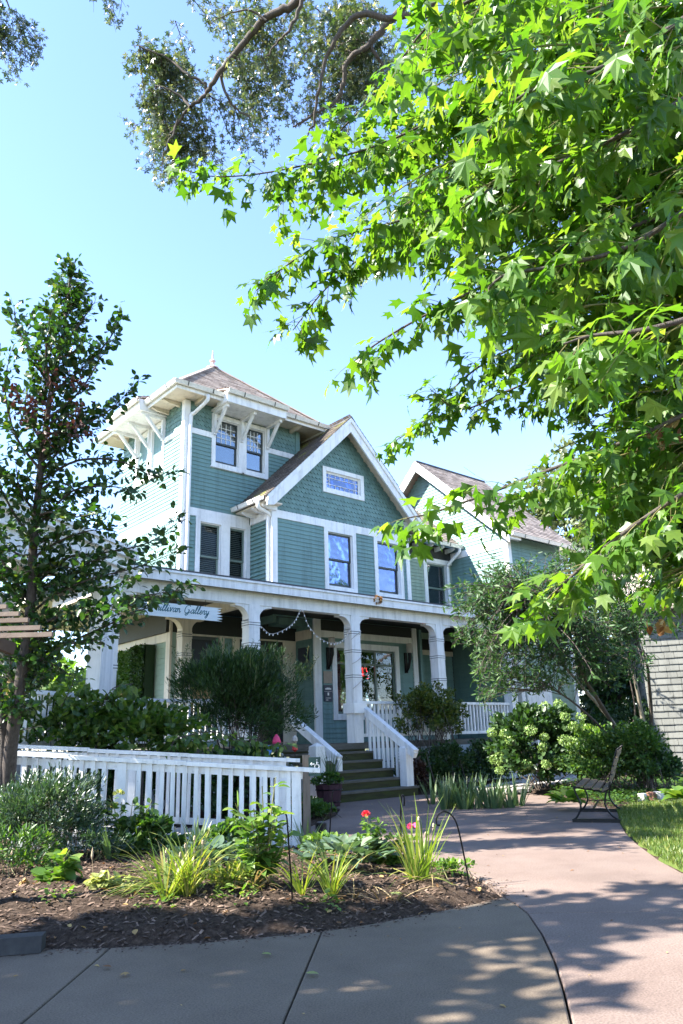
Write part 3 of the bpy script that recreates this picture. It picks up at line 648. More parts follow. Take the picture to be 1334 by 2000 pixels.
for i in (0, 3, 1):
    a, b = corners[i], corners[(i+1) % 4]; mid = (a+b)/2; up = ap-mid; Ls = np.linalg.norm(up); W_ = np.linalg.norm(b-a)
    roof_shingles(rf, a, b, up, Ls-.05, lambda s, W_=W_, Ls=Ls: (W_/2*s/Ls, W_-W_/2*s/Ls), roofm)
mb = MB()
for c in (corners[0], corners[1]): mb.bar(c+np.array([0, 0, .03]), ap+np.array([0, 0, .0]), .16, .035)
mb.build('ridge_cap', roofm, house)
mb = MB(); mb.lathe(tuple(ap-np.array([0, 0, .08])), [(.20, 0), (.20, .03), (.07, .12), (.05, .2), (.09, .25), (.09, .28), (.03, .33), (.02, .5), (.012, .62)], 10); mb.build('finial', copperm, house)
# dormer-like eave boxes over the tower windows with brackets
def bump_eave(fr, u0, u1, out, n):
    top = 9.92; o = .82
    mb = MB(); mb.fb(fr, u0, u1, 9.60, 9.64, .0, o); mb.fb(fr, u0, u1, 9.64, top-.01, o-.03, o); mb.fb(fr, u0, u0+.03, 9.64, top-.01, .3, o-.03); mb.fb(fr, u1-.03, u1, 9.64, top-.01, .3, o-.03)
    mb.build('eave_box', white, house)
    gutter(house, fr.p(u0-.02, top, o), fr.p(u1+.02, top, o), fr.n)
    mb = MB(); P = [fr.p(u0-.02, top+.015, o+.06), fr.p(u1+.02, top+.015, o+.06), fr.p(u1+.02, top+.36, o-1.05), fr.p(u0-.02, top+.36, o-1.05)]
    mb.add(P+[p-np.array([0, 0, .03]) for p in P], [(0, 1, 2, 3), (7, 6, 5, 4), (0, 4, 5, 1), (1, 5, 6, 2), (3, 7, 4, 0)]); r_ = mb.build('eave_roof', roofm, house)
    d = P[3]-P[0]; roof_shingles(r_, P[0]+np.array([0, 0, .01]), P[1]+np.array([0, 0, .01]), d, np.linalg.norm(d)-.02, lambda s: (0, u1-u0+.04), roofm)
    for k in range(n):
        u = u0+.06+(u1-u0-.2)*k/(n-1); mb = MB()
        mb.fb(fr, u, u+.08, 8.93, 9.60, .04, .10)
        mb.bar(fr.p(u+.04, 9.0, .10), fr.p(u+.04, 9.58, .62), .075, .075, up=tuple(fr.u)); mb.fb(fr, u, u+.08, 9.52, 9.598, .10, .70)
        mb.build('bracket', white, house)
bump_eave(fT, 9.40, 11.30, (0, -1, 0), 3)
bump_eave(fTL, 17.0, 18.8, (-1, 0, 0), 3)
downspout(house, [(8.95, 15.40, 9.72), (8.93, 15.42, 9.55), (8.80, 15.80, 9.32), (8.76, 15.90, 9.2), (8.76, 15.90, 8.0), (8.76, 15.90, 4.4)], .05)

# --- front gable block
gz0, gb0, gb1, gap_ = 4.1, 6.62, 6.83, 9.78
gsl = (gap_-6.95)/((GX1-GX0)/2+.42)
gxm = (GX0+GX1)/2
W_G = [(12.33, 13.47, 4.90, 6.62), (14.15, 15.28, 4.90, 6.62)]
W_A = (12.33, 13.85, 7.63, 8.38)
roofz = lambda x: gap_-abs(x-gxm)*gsl
gw = holed_panel('gable_front_wall', fG, GX0+.02, GX1-.02, gz0, gb1, [inn(q) for q in W_G], teal)
mb = MB()
gh = inn(W_A)
def gpoly(pts, d0, d1): mb.prism([fG.p(u, z, d1) for u, z in pts], fG.n*(d0-d1))
zt = lambda u: roofz(u)-.10
gpoly([(GX0, gb1), (gh[0], gb1), (gh[0], zt(gh[0])), (GX0, zt(GX0))], -.06, -.001)
gpoly([(gh[1], gb1), (GX1, gb1), (GX1, zt(GX1)), (gh[1], zt(gh[1]))], -.06, -.001)
gpoly([(gh[0], gb1), (gh[1], gb1), (gh[1], gh[2]), (gh[0], gh[2])], -.06, -.001)
gpoly([(gh[0], gh[3]), (gh[1], gh[3]), (gh[1], zt(gh[1])), (gxm, zt(gxm)), (gh[0], zt(gh[0]))], -.06, -.001)
ga = mb.build('gable_attic_wall', teal, house)
clapboards(gw, fG, GX0+.13, GX1-.1, 4.36, 6.63, bh(W_G))
scallops(ga, fG, GX0+.0, GX1-.0, gb1, gap_-.1, [(W_A[0]+.03, W_A[1]-.03, W_A[2]+.03, W_A[3]-.03)], clip=lambda z, a, b: (max(a, gxm-(gap_-.12-z)/gsl), min(b, gxm+(gap_-.12-z)/gsl)))
trimset('belt_course', fG, [(GX0+.13, GX1-.1, gb0, gb1, .04)])
mb = MB(); mb.fb(fG, GX0-.04, GX0+.13, 4.3, zt(GX0), -.02, .045); mb.fb(fN, GY+.021, GY+.12, 4.3, 7.0, -.02, .04); mb.build('corner_board', white, house)
mb = MB(); mb.fb(fG, GX1-.1, GX1+.04, 4.3, zt(GX1), -.02, .045); mb.build('corner_board', white, house)
for q in W_G: window(house, fG, *q, tr=.13, top=.10, gl=glassblue, meet=.5)
window(house, fG, *W_A, tr=.12, border=.11, gl=glassblue, sill=False)
# gable side (nook) wall facing left, and body
nw = solid('nook_side_wall', teal, ((GX0+.06, GY+.06, 3.95), (GX0+.16, TY0-.001, 7.0)))
clapboards(nw, FR((GX0+.06, 0, 0), (0, 1, 0), (-1, 0, 0)), GY+.1, TY0-.01, 4.36, 6.62, th=.06)
trimset('belt_course', FR((GX0+.06, 0, 0), (0, 1, 0), (-1, 0, 0)), [(GY+.125, TY0-.05, gb0, gb1, .075)])
solid('gable_body', teal, ((GX0+.4, GY+.30, 3.95), (GX1-.02, 19.0, 6.9)))
# gable roof
ry0, ry1 = GY-.42, 19.5
mb = MB(); th = .10; xl, xr = GX0-.45, GX1+.45
for (x0, x1) in ((xl, gxm), (gxm, xr)):
    pts = [(x0, ry0+.02, roofz(x0)), (x1, ry0+.02, roofz(x1)), (x1, ry0+.02, roofz(x1)+th), (x0, ry0+.02, roofz(x0)+th)]
    mb.prism(pts, (0, ry1-ry0, 0))
gr_ = mb.build('gable_roof', roofm, house)
slen = math.hypot(gxm-xl, gap_-roofz(xl)); upL = (gxm-xl, 0, gap_-roofz(xl)); upR = (gxm-xr, 0, gap_-roofz(xl))
roof_shingles(gr_, (xl-.03, ry0-.04, roofz(xl)+th-.02), (xl-.03, ry1, roofz(xl)+th-.02), upL, slen+.03, lambda s: (0, ry1-ry0+.04), roofmoss)
roof_shingles(gr_, (xr+.03, ry0-.04, roofz(xl)+th-.02), (xr+.03, ry1, roofz(xl)+th-.02), upR, slen+.03, lambda s: (0, ry1-ry0+.04), roofm)
mb = MB(); mb.prism([(gxm-.13, ry0-.05, gap_+th-.11), (gxm, ry0-.05, gap_+th+.035), (gxm+.13, ry0-.05, gap_+th-.11), (gxm, ry0-.05, gap_+th)], (0, ry1-ry0, 0)); mb.build('ridge_cap', darkroof, house)
for sx in (-1, 1):      # barge boards, each with its moulding
    xe = gxm+sx*(gxm-xl); mb = MB()
    z = lambda x: roofz(x)+.085
    mb.prism([(gxm, ry0, z(gxm)), (gxm, ry0, z(gxm)-.42), (xe-sx*.22, ry0, z(xe-sx*.22)-.42), (xe, ry0, z(xe)-.24), (xe, ry0, z(xe))], (0, .05, 0))
    bb = mb.build('barge_board', white, house)
    mb = MB(); mb.prism([(gxm, ry0-.035, z(gxm)+.015), (gxm, ry0-.035, z(gxm)-.13), (xe, ry0-.035, z(xe)-.13), (xe, ry0-.035, z(xe)+.015)], (0, .033, 0)); mb.build('moulding', white, bb)
    mb = MB(); mb.prism([(gxm, ry0+.05, roofz(gxm)-.012), (xe, ry0+.05, roofz(xe)-.012), (xe, ry0+.05, roofz(xe)-.05), (gxm, ry0+.05, roofz(gxm)-.05)], (0, .42, 0)); mb.build('rake_soffit', cream, house)
gutter(house, (xl-.03, ry0+.1, roofz(xl)+.08), (xl-.03, 16.0, roofz(xl)+.08), (-1, 0, 0))
mb = MB(); mb.box((xl+.01, ry0+.05, roofz(xl)-.06), (GX0+.05, 16.0, roofz(xl)-.02)); mb.build('soffit', cream, house)
for k in range(3):
    mb = MB(); y = GY-.2+k*.45; mb.prism([(GX0, y, roofz(xl)-.06), (xl+.03, y, roofz(xl)-.06), (xl+.03, y, roofz(xl)-.1), (xl+.18, y, roofz(xl)-.16), (GX0, y, roofz(xl)-.18)], (0, .08, 0)); mb.build('rafter_tail', white, house)
downspout(house, [(xl-.1, 14.78, roofz(xl)), (xl-.09, 14.78, roofz(xl)-.18), (GX0-.12, 14.93, gb0+.05), (GX0-.09, 15.02, gb0-.12), (GX0-.09, 15.03, 5.6), (GX0-.09, 15.03, 4.4)], .05)

# --- right nook
NY = 15.5; NX0, NX1 = GX1, 18.1; fR = XF(NY)
W_R = [(15.70, 16.05, 4.62, 6.5), (16.75, 17.95, 4.62, 6.5)]
nr = holed_panel('right_nook_wall', fR, NX0, NX1, 3.95, 6.95, [inn(W_R[1])], sage)
clapboards(nr, fR, 16.05, 16.75, 4.36, 6.38, me=CLAPS)
trimset('nook_trim', fR, [(NX0, NX1, 6.38, 6.5, .03), (15.98, 16.12, 4.3, 6.38), (15.6, 15.72, 4.3, 6.38)])
mb = MB(); mb.fb(fR, NX0, NX1, 6.5, 6.95, -.01, .02); mb.build('nook_frieze', dark, house)
window(house, fR, *W_R[1], tr=.15, blinds=True, backing=roomdark, sash=greensash)
mb = MB(); mb.fb(fR, 15.72, 15.98, 4.36, 6.38, -.01, -.002); mb.build('narrow_pane', darktrim, house)
E0, E1 = np.array([GX1+.05, NY-.45, 6.92]), np.array([NX1-.02, NY-.45, 6.92])
mb = MB(); mb.add([tuple(E0), tuple(E1), (NX1-.02, 18.5, 10.0), (GX1+.05, 18.5, 10.0), tuple(E0-[0, 0, .06]), tuple(E1-[0, 0, .06]), (NX1-.02, 18.5, 9.9), (GX1+.05, 18.5, 9.9)], [(0, 1, 2, 3), (7, 6, 5, 4), (0, 4, 5, 1)]); nrf = mb.build('nook_roof', roofm, house)
d = np.array([0, 18.5-E0[1], 10.0-6.92]); roof_shingles(nrf, E0+[0, -.03, .01], E1+[0, -.03, .01], d, np.linalg.norm(d), lambda s: (0, E1[0]-E0[0]), roofm)
gutter(house, E0+[0, -.02, .0], E1+[0, -.02, .0], (0, -1, 0))
for k in range(5):
    mb = MB(); x = 15.8+k*.5; mb.prism([(x, NY, 6.86), (x, NY-.4, 6.86), (x, NY-.4, 6.80), (x, NY-.25, 6.74), (x, NY, 6.72)], (.07, 0, 0)); mb.build('rafter_tail', white, house)
downspout(house, [(17.95, 15.0, 6.88), (17.93, 15.0, 6.7), (17.80, 15.35, 6.35), (17.78, 15.40, 6.1), (17.78, 15.40, 4.4)], .05)

# --- right wing
WX, WY0, WY1, WXE = 18.1, 13.25, 19.6, 20.9; wym = 16.4; fW = XL(WX); fWF = XF(WY0)
wzr = 10.05; wze = 6.75; wsl = (wzr-wze)/(wym-(WY0-.42)); wroof = lambda y: wzr-abs(y-wym)*wsl
mb = MB(); mb.box((WX+.01, WY0+.01, .2), (WXE, WY1, 6.9)); mb.prism([(WX+.01, WY0, 6.9), (WX+.01, wym, wroof(wym)-.05), (WX+.01, WY1, 6.9)], (WXE-WX, 0, 0)); ww = mb.build('wing_wall', teal, house)
clapboards(ww, fW, WY0+.1, WY1, 4.36, 6.55)
clapboards(ww, fW, WY0, WY1, 6.76, wzr-.2, clip=lambda z, a, b: (max(a, wym-(wzr-.1-z)/wsl), min(b, wym+(wzr-.1-z)/wsl)), joined=True)
clapboards(ww, fWF, WX+.1, WXE, 4.3, 6.8, joined=True)
clapboards(ww, fWF, WX+.1, WXE, .3, 4.3, joined=True, me=CLAPS, holes=[(18.25, 19.55, .3, 2.72)])
trimset('belt_course', fW, [(WY0+.1, WY1, 6.55, 6.76), (WY0+.1, WY1, 4.3, 4.45)]); 
mb = MB(); mb.box((WX-.045, WY0-.045, .2), (WX+.12, WY0+.02, 6.9)); mb.box((WX-.045, WY0+.02, .2), (WX+.02, WY0+.12, 6.9)); mb.build('corner_board', white, house)
mb = MB(); mb.fb(fWF, WXE-.12, WXE+.03, .2, 6.8, -.02, .045); mb.build('corner_board', white, house)
mb = MB()
for (y0, y1) in ((WY0-.42, wym), (wym, WY1+.42)):
    mb.prism([(WX-.42, y0, wroof(y0)), (WX-.42, y1, wroof(y1)), (WX-.42, y1, wroof(y1)+.1), (WX-.42, y0, wroof(y0)+.1)], (WXE+.8-WX, 0, 0))
wr = mb.build('wing_roof', roofm, house)
Ls = math.hypot(wym-WY0+.42, wzr-wze); roof_shingles(wr, (WX-.45, WY0-.45, wze+.08), (WXE+.4, WY0-.45, wze+.08), (0, wym-WY0+.42, wzr-wze), Ls+.03, lambda s: (0, WXE-WX+.85), roofm)
mb = MB(); mb.bar((WX-.45, wym, wzr+.09), (WXE+.4, wym, wzr+.09), .16, .05); mb.build('ridge_cap', darkroof, house)
for sy in (-1, 1):
    ye = wym+sy*(wym-WY0+.42); mb = MB()
    mb.prism([(WX-.46, wym, wroof(wym)+.1), (WX-.46, wym, wroof(wym)-.26), (WX-.46, ye, wroof(ye)-.22), (WX-.46, ye, wroof(ye)+.1)], (.04, 0, 0)); mb.build('barge_board', white, house)
gutter(house, (WX-.4, WY0-.43, wze+.08), (WXE+.4, WY0-.43, wze+.08), (0, -1, 0))
mb = MB(); mb.box((WX-.4, WY0-.42, wze-.09), (WX+.14, WY0-.3, wze+.06)); mb.build('eave_return', white, house)
dr = MB(); dr.fb(fWF, 18.3, 18.42, .6, 2.66, -.01, .05); dr.fb(fWF, 19.4, 19.52, .6, 2.66, -.01, .05); dr.fb(fWF, 18.42, 19.4, 2.54, 2.66, -.01, .05); side_door = dr.build('side_door', white, house)
dr = MB(); dr.fb(fWF, 18.42, 19.4, .6, 2.54, -.01, .02); dr.build('door_leaf', white, side_door)
dr = MB(); dr.bar(fWF.p(18.52, 1.78, .05), fWF.p(18.52, 1.98, .05), .035, .035); dr.bar(fWF.p(18.52, 1.88, .01), fWF.p(18.52, 1.88, .05), .03, .03, up=(0, 0, 1)); dr.build('handle', iron, side_door)

# --- porch
PY0 = 12.62; CY = 12.95
mb = MB(); mb.box((5.4, 12.85, .92), (18.0, 16.4, PZ)); mb.build('porch_floor', treadwood, house)
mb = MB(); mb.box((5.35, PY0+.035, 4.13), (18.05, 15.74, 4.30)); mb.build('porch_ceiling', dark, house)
mb = MB(); mb.box((5.2, PY0-.01, 4.30), (18.08, 15.9, 4.345)); mb.build('porch_roof', darkroof, house)
mb = MB(); mb.box((5.2, PY0, 4.10), (11.35, PY0+.034, 4.299)); mb.box((11.353, PY0-.002, 4.10), (18.08, PY0+.034, 4.299)); mb.box((5.2, PY0-.03, 4.262), (18.08, PY0-.003, 4.305)); mb.build('porch_fascia', white, house)
mb = MB(); mb.box((5.5, CY-.12, 3.86), (18.0, CY+.10, 4.125)); mb.box((5.5, CY-.135, 4.06), (18.0, CY-.121, 4.128)); mb.build('porch_beam', white, house)
COLX = [5.62, 8.68, 11.47, 14.33, 17.2]
def column(x, y, base=PZ, w=.26, parent=house, dirs=((1, 0), (-1, 0)), mat=white, top=3.86):
    h = w/2; mb = MB(); mb.box((x-h, y-h, base), (x+h, y+h, top)); c = mb.build('porch_column', mat, parent)
    for z0 in (3.40, 2.98, 2.42):
        mb = MB()
        for k in range(3):
            z = z0+k*.05; mb.box((x-h-.009, y-h-.009, z), (x+h+.009, y+h+.009, z+.034)); 
        mb.build('reeding', mat, c, kind='stuff')
        mb = MB()
        for k in range(2): z = z0+k*.05+.035; mb.box((x-h-.004, y-h-.004, z), (x+h+.004, y+h+.004, z+.013))
        mb.build('groove', darktrim, c, kind='stuff')
    for dx, dy in dirs:      # curved bracket
        mb = MB(); R_ = .26; pts = [(0, 0)]
        arc = [(R_*(1-math.sin(t)), R_*(1-math.cos(t))) for t in np.linspace(0, math.pi/2, 7)]
        prof = [(0, 0), (R_+.06, 0), (R_+.06, -.04)]+[(a+.0, -.04-(R_-b)*0-b) for a, b in []]
        prof += [(R_*(1-math.sin(t)), -.04-R_*(1-math.cos(t))) for t in np.linspace(0, math.pi/2, 8)]+[(0, -.04-R_-.05)]
        P = [(x+dx*(h+a), y+dy*(h+a), top-.001+b) for a, b in prof]
        off = np.array([dy, dx, 0])*0.10
        mb.prism([np.array(p)-np.abs(off) for p in P], np.abs(off)*2); mb.build('bracket', mat, c)
    return c
for i, x in enumerate(COLX): column(x, CY, dirs=((1, 0), (-1, 0)) if i else ((1, 0), (-1, 0)))
column(8.33, 15.1, w=.24, mat=cream)
for x in (8.68, 5.62):
    mb = MB(); mb.box((x-.08, CY+.101, 3.88), (x+.08, 15.7, 4.12)); mb.build('ceiling_beam', cream, house)
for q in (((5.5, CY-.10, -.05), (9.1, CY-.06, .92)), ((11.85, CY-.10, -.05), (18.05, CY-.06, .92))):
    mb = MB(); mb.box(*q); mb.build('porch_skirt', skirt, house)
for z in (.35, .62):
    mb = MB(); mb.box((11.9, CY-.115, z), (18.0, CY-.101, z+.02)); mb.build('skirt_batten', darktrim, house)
# porch railings
PICK = unit_box(white, 'baluster')
def railing(name, p0, p1, n, top=1.95, bot=1.17, parent=house, me=PICK, w=.045, mat=white, railw=.09):
    p0 = np.array(p0, float); p1 = np.array(p1, float); mb = MB()
    mb.bar((*p0[:2], top-.03), (*p1[:2], top-.03), railw, .06); mb.bar((*p0[:2], bot+.035), (*p1[:2], bot+.035), .06, .07)
    r = mb.build(name, mat, parent); t = (p1-p0)
    for k in range(n):
        q = p0+t*(k+.5)/n; inst('baluster', me, Matrix.Translation((q[0]-w/2, q[1]-w/2, bot+.06)) @ Matrix.Diagonal((w, w, top-bot-.11, 1)), r)
    return r
for a, b, n in ((5.8, 8.52, 21), (11.62, 14.18, 20), (14.48, 17.05, 20)): railing('porch_railing', (a, CY), (b, CY), n)
# ground floor bay
BX0, BX1 = 11.95, 15.62; fB = XF(GY+.0)
Wsh = (12.50, 14.92, 1.60, 3.56)
bw = holed_panel('bay_wall', fB, BX0, BX1, PZ, 4.12, [inn(Wsh, .15)], teal)
clapboards(bw, fB, BX0+.18, BX1-.14, PZ, 3.62, [(Wsh[0]+.02, Wsh[1]-.02, Wsh[2], Wsh[3])], exp=.118)
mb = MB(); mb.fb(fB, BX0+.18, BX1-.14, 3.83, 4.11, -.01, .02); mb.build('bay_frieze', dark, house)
trimset('bay_trim', fB, [(BX0+.18, BX1-.14, 3.66, 3.83), (BX0-.04, BX0+.18, PZ, 4.11, .05), (BX1-.14, BX1+.04, PZ, 4.11, .05)])
mb = MB(); t = .15
mb.fb(fB, Wsh[0], Wsh[0]+t, Wsh[2], Wsh[3], -.1, .045); mb.fb(fB, Wsh[1]-t, Wsh[1], Wsh[2], Wsh[3], -.1, .045); mb.fb(fB, Wsh[0]+t, Wsh[1]-t, Wsh[3]-t, Wsh[3], -.1, .043); mb.fb(fB, Wsh[0]+t, Wsh[1]-t, Wsh[2], Wsh[2]+t, -.1, .043)
shop = mb.build('shop_window', white, house)
a, b, c, d = inn(Wsh, .15); mb = MB()
for q in ((a, a+.05, c, d), (b-.05, b, c, d), (a+.05, b-.05, c, c+.06), (a+.05, b-.05, d-.05, d), (a+.05, b-.05, 3.0, 3.05)): mb.fb(fB, *q, -.07, -.02)
pw = (b-a)/3
for k in (1, 2): mb.fb(fB, a+pw*k-.03, a+pw*k+.03, c+.06, d-.05, -.071, -.018)
mb.build('sash', greensash, shop)
for k in range(3):
    for z0, z1 in ((c+.06, 3.0), (3.05, d-.05)):
        mb = MB(); mb.fb(fB, a+pw*k+.03, a+pw*(k+1)-.03, z0, z1, -.05, -.045); mb.build('pane', glassshop, shop)
mb = MB(); mb.fb(fB, a-.3, b+.3, c-.2, d+.3, -1.62, -1.6); mb.fb(fB, a-.32, a-.30, c-.2, d+.3, -1.6, -.08); mb.fb(fB, b+.30, b+.32, c-.2, d+.3, -1.6, -.08); mb.fb(fB, a-.3, b+.3, c-.22, c-.2, -1.6, -.08); mb.fb(fB, a-.3, b+.3, d+.3, d+.32, -1.6, -.08)
rm = mb.build('gallery_room', roomdark, shop)
for u, z, wd, hh, m_ in ((12.9, 2.2, .5, .7, roomwarm), (13.6, 1.9, .45, .55, roompale), (14.15, 2.2, .5, .65, roompale), (13.15, 3.15, .5, .2, roomwarm), (14.3, 3.12, .5, .2, roompale)):
    mb = MB(); mb.fb(fB, u, u+wd, z, z+hh, -1.2, -1.17); mb.build('picture', m_, shop)
# entry recess
EY = 15.75; fE = XF(EY)
ew = MB(); ew.fb(fE, 8.3, BX0+.3, PZ, 4.12, -.1, -.001); ewall = ew.build('entry_wall', teal, house)
clapboards(ewall, fE, 8.35, BX0, PZ, 3.62, [(8.65, 10.0, PZ, 3.6), (10.0, 11.95, PZ, 3.6)], exp=.118, joined=True)
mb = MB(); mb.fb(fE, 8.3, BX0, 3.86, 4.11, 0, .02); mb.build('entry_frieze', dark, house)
trimset('entry_trim', fE, [(8.3, BX0, 3.58, 3.86, .045), (11.52, 11.93, PZ, 3.58, .045), (10.0, 10.2, PZ, 3.58, .045), (8.3, 8.62, PZ, 3.58, .045), (9.62, 9.76, PZ, 3.58, .044)], mat=cream)
mb = MB(); mb.fb(fE, 10.2, 11.52, PZ, 3.58, -.04, .02); fd = mb.build('front_door', doorblack, house)
mb = MB(); mb.fb(fE, 10.42, 11.3, 1.9, 3.3, .02, .024); mb.build('pane', glass, fd)
mb = MB(); mb.fb(fE, 8.62, 9.62, 1.7, 3.58, -.05, .0); ewn = mb.build('entry_window', darktrim, house)
mb = MB(); mb.fb(fE, 8.70, 9.54, 1.8, 3.5, .001, .006); mb.build('pane', darkglass, ewn)
mb = MB(); mb.fb(fE, 8.80, 9.45, 1.85, 2.65, .008, .02); mb.build('poster', roomwarm, ewn)
fS = XL(BX0-.0)
mb = MB(); mb.fb(fS, GY, EY, PZ, 4.12, -.1, -.001); sw = mb.build('recess_side_wall', teal, house)
clapboards(sw, fS, GY+.1, EY-.04, PZ, 3.62, exp=.118, joined=True)
mb = MB(); mb.fb(fS, GY+.1, EY-.04, 3.62, 3.86, -.01, .035); mb.build('recess_belt', cream, house)
# wall of the left side of the ground floor, running back
fL = XL(8.3)
mb = MB(); mb.fb(fL, EY-.1, 20, PZ, 3.62, -.12, -.001); lw = mb.build('left_ground_wall', sage, house)
clapboards(lw, fL, EY+.02, 20, PZ, 3.40, me=CLAPS, exp=.118, joined=True)
mb = MB(); mb.fb(fL, EY-.1, 20, 3.42, 3.62, 0, .04); mb.fb(fL, EY-.12, EY+.08, PZ, 4.1, -.01, .045); mb.build('left_ground_trim', cream, house)
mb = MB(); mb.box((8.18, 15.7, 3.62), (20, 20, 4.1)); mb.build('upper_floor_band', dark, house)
mb = MB(); mb.box((5.2, 15.9, 4.12), (8.6, 20, 4.3)); mb.build('left_porch_ceiling', cream, house)
rw = MB(); rw.fb(XF(15.72), BX1, 18.1, PZ, 4.12, -.1, 0); rwall = rw.build('right_porch_wall', dark, house)
clapboards(rwall, XF(15.72), BX1+.1, 18.05, PZ, 3.5, joined=True, exp=.118)
mb = MB(); mb.fb(XF(15.72), BX1, 18.05, 3.5, 3.64, 0, .06); mb.build('porch_wall_trim', cream, house)
mb = MB(); mb.fb(XL(BX1), GY, 15.72, PZ, 4.1, -.3, -.2); mb.build('bay_return', teal, house)
mb = MB(); mb.box((17.0, 12.8, PZ), (18.05, 12.86, 3.86)); mb.box((17.6, 13.0, PZ), (18.0, 13.1, 4.0)); mb.build('porch_end_post', white, house) if False else None

# --- front steps
st = MB(); SX0, SX1 = 9.4, 11.80; rz = PZ/6
stairs = bpy.data.objects.new('front_steps', None); C.objects.link(stairs); attach(stairs, house)
for k in range(6):
    y0 = 11.41+.29*k; z1 = rz*(k+1); x1 = SX1 if k == 0 else SX1-.12
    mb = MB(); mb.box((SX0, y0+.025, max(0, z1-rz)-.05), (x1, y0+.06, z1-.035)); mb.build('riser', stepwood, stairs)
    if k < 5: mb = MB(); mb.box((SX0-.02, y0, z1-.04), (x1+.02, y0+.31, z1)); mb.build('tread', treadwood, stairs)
mb = MB(); mb.prism([(SX1-.12, 11.47, -.05), (SX1-.12, 12.85, -.05), (SX1-.12, 12.85, .9), (SX1-.12, 11.6, .1)], (.05, 0, 0)); mb.build('stringer', skirt, stairs); mb = MB(); mb.prism([(SX0-.05, 11.47, -.05), (SX0-.05, 12.85, -.05), (SX0-.05, 12.85, .9), (SX0-.05, 11.6, .1)], (.05, 0, 0)); mb.build('stringer', skirt, stairs)
def newel(x, y, z0, z1, w=.2):
    mb = MB(); h = w/2; mb.box((x-h, y-h, z0), (x+h, y+h, z1))
    for k in range(4): mb.box((x-h-.008, y-h-.008, z1-.10-.055*k), (x+h+.008, y+h+.008, z1-.068-.055*k))
    mb.add([(x-h, y-h, z1), (x+h, y-h, z1), (x+h, y+h, z1), (x-h, y+h, z1), (x, y, z1+.07)], [(0, 1, 4), (1, 2, 4), (2, 3, 4), (3, 0, 4)])
    return mb.build('newel_post', white, stairs)
newel(11.66, 11.60, rz, .92); newel(9.3, 11.62, 0, 1.02, .22)
mb = MB(); mb.box((11.28, 12.76, 1.68), (11.66, 13.12, 1.90)); mb.build('column_collar', white, house)
for x, p0, p1 in ((11.66, (12.82, 1.80), (11.30, .86)), (9.64, (12.85, 1.62), (11.36, .80))):
    mb = MB(); y0, z0 = p0; y1, z1 = p1
    mb.bar((x, y0, z0), (x, y1, z1), .14, .06, up=(0, 0, 1)); mb.bar((x, y0, z0-.085), (x, y1+.02, z1-.085), .10, .12, up=(0, 0, 1)); mb.build('hand_rail', white, stairs)
    if x < 10:
        mb = MB(); mb.box((x-.05, y1-.02, z1-.24), (x+.05, y1+.06, z1-.04)); mb.bar((x-.03, y1+.2, z1-.02), (9.36, y1+.26, z1-.04), .05, .05); mb.build('rail_bracket', white, stairs); continue
    n = 9
    for k in range(n):
        y = y0-.13-(y0-y1-.42)*k/(n-1); zr = z0-.12+(y-y0)*(z0-z1)/(y0-y1); kk = int((y-11.41)/.29); zb = rz*(kk+1)
        inst('baluster', PICK, Matrix.Translation((x-.022, y-.022, zb)) @ Matrix.Diagonal((.045, .045, zr-zb, 1)), stairs)

# ================================================================== lettering
def letters(name, text, size, fr, u, z, d, mat, parent=None, ext=.004, align='LEFT', shear=0, space=1.0):
    cu = bpy.data.curves.new(name, 'FONT'); cu.body = text; cu.size = size; cu.extrude = ext; cu.align_x = align; cu.shear = shear; cu.space_character = space
    cu.materials.append(mat); o = bpy.data.objects.new(name, cu); o2 = o; me = bpy.data.meshes.new_from_object(o2); bpy.data.objects.remove(o2); bpy.data.curves.remove(cu); me.name = name; o = bpy.data.objects.new(name, me); C.objects.link(o); attach(o, parent)
    p = fr.p(u, z, d); m = Matrix.Identity(4)
    for i in range(3): m[i][0] = fr.u[i]; m[i][1] = 1.0 if i == 2 else 0.0; m[i][2] = fr.n[i]; m[i][3] = p[i]
    o.matrix_basis = m; return o
letters('house_number', '28795', .20, fE, 10.28, 3.64, .05, numberm, house, space=1.25)
# script strokes for the hanging board: unit glyphs (advance, strokes)
GLY = {
 'u': (.55, [[(0, .45), (.08, .5), (.1, .2), (.2, .02), (.34, .2), (.4, .5), (.4, .12), (.48, .0), (.58, .15)]]),
 'l': (.36, [[(0, .1), (.18, .45), (.26, .9), (.18, 1.0), (.12, .7), (.12, .15), (.2, 0), (.36, .15)]]),
 'i': (.32, [[(0, .15), (.1, .5), (.1, .1), (.18, 0), (.32, .15)], [(.13, .68), (.15, .72)]]),
 'v': (.46, [[(0, .4), (.08, .5), (.18, 0), (.34, .5), (.46, .42)]]),
 'a': (.54, [[(.4, .42), (.2, .5), (.05, .22), (.15, 0), (.33, .15), (.42, .5), (.4, .12), (.46, 0), (.54, .12)]]),
 'n': (.58, [[(0, .4), (.08, .5), (.1, 0), (.14, .35), (.28, .5), (.36, .35), (.38, .08), (.46, 0), (.58, .15)]]),
 'G': (.95, [[(.72, .85), (.55, 1.0), (.25, .95), (.08, .6), (.15, .15), (.42, .0), (.66, .15), (.7, .42), (.5, .42)], [(.7, .42), (.68, .0), (.5, -.28), (.3, -.2), (.5, -.02), (.95, .2)]]),
 'e': (.44, [[(0, .15), (.28, .3), (.26, .48), (.12, .45), (.06, .2), (.16, .0), (.3, .04), (.44, .18)]]),
 'r': (.44, [[(0, .2), (.1, .52), (.2, .46), (.28, .46), (.26, .1), (.34, 0), (.44, .15)]]),
 'y': (.52, [[(0, .42), (.08, .5), (.1, .2), (.2, .05), (.36, .25), (.4, .5), (.38, -.1), (.24, -.42), (.1, -.3), (.3, -.02), (.52, .18)]]),
 ' ': (.42, [])}
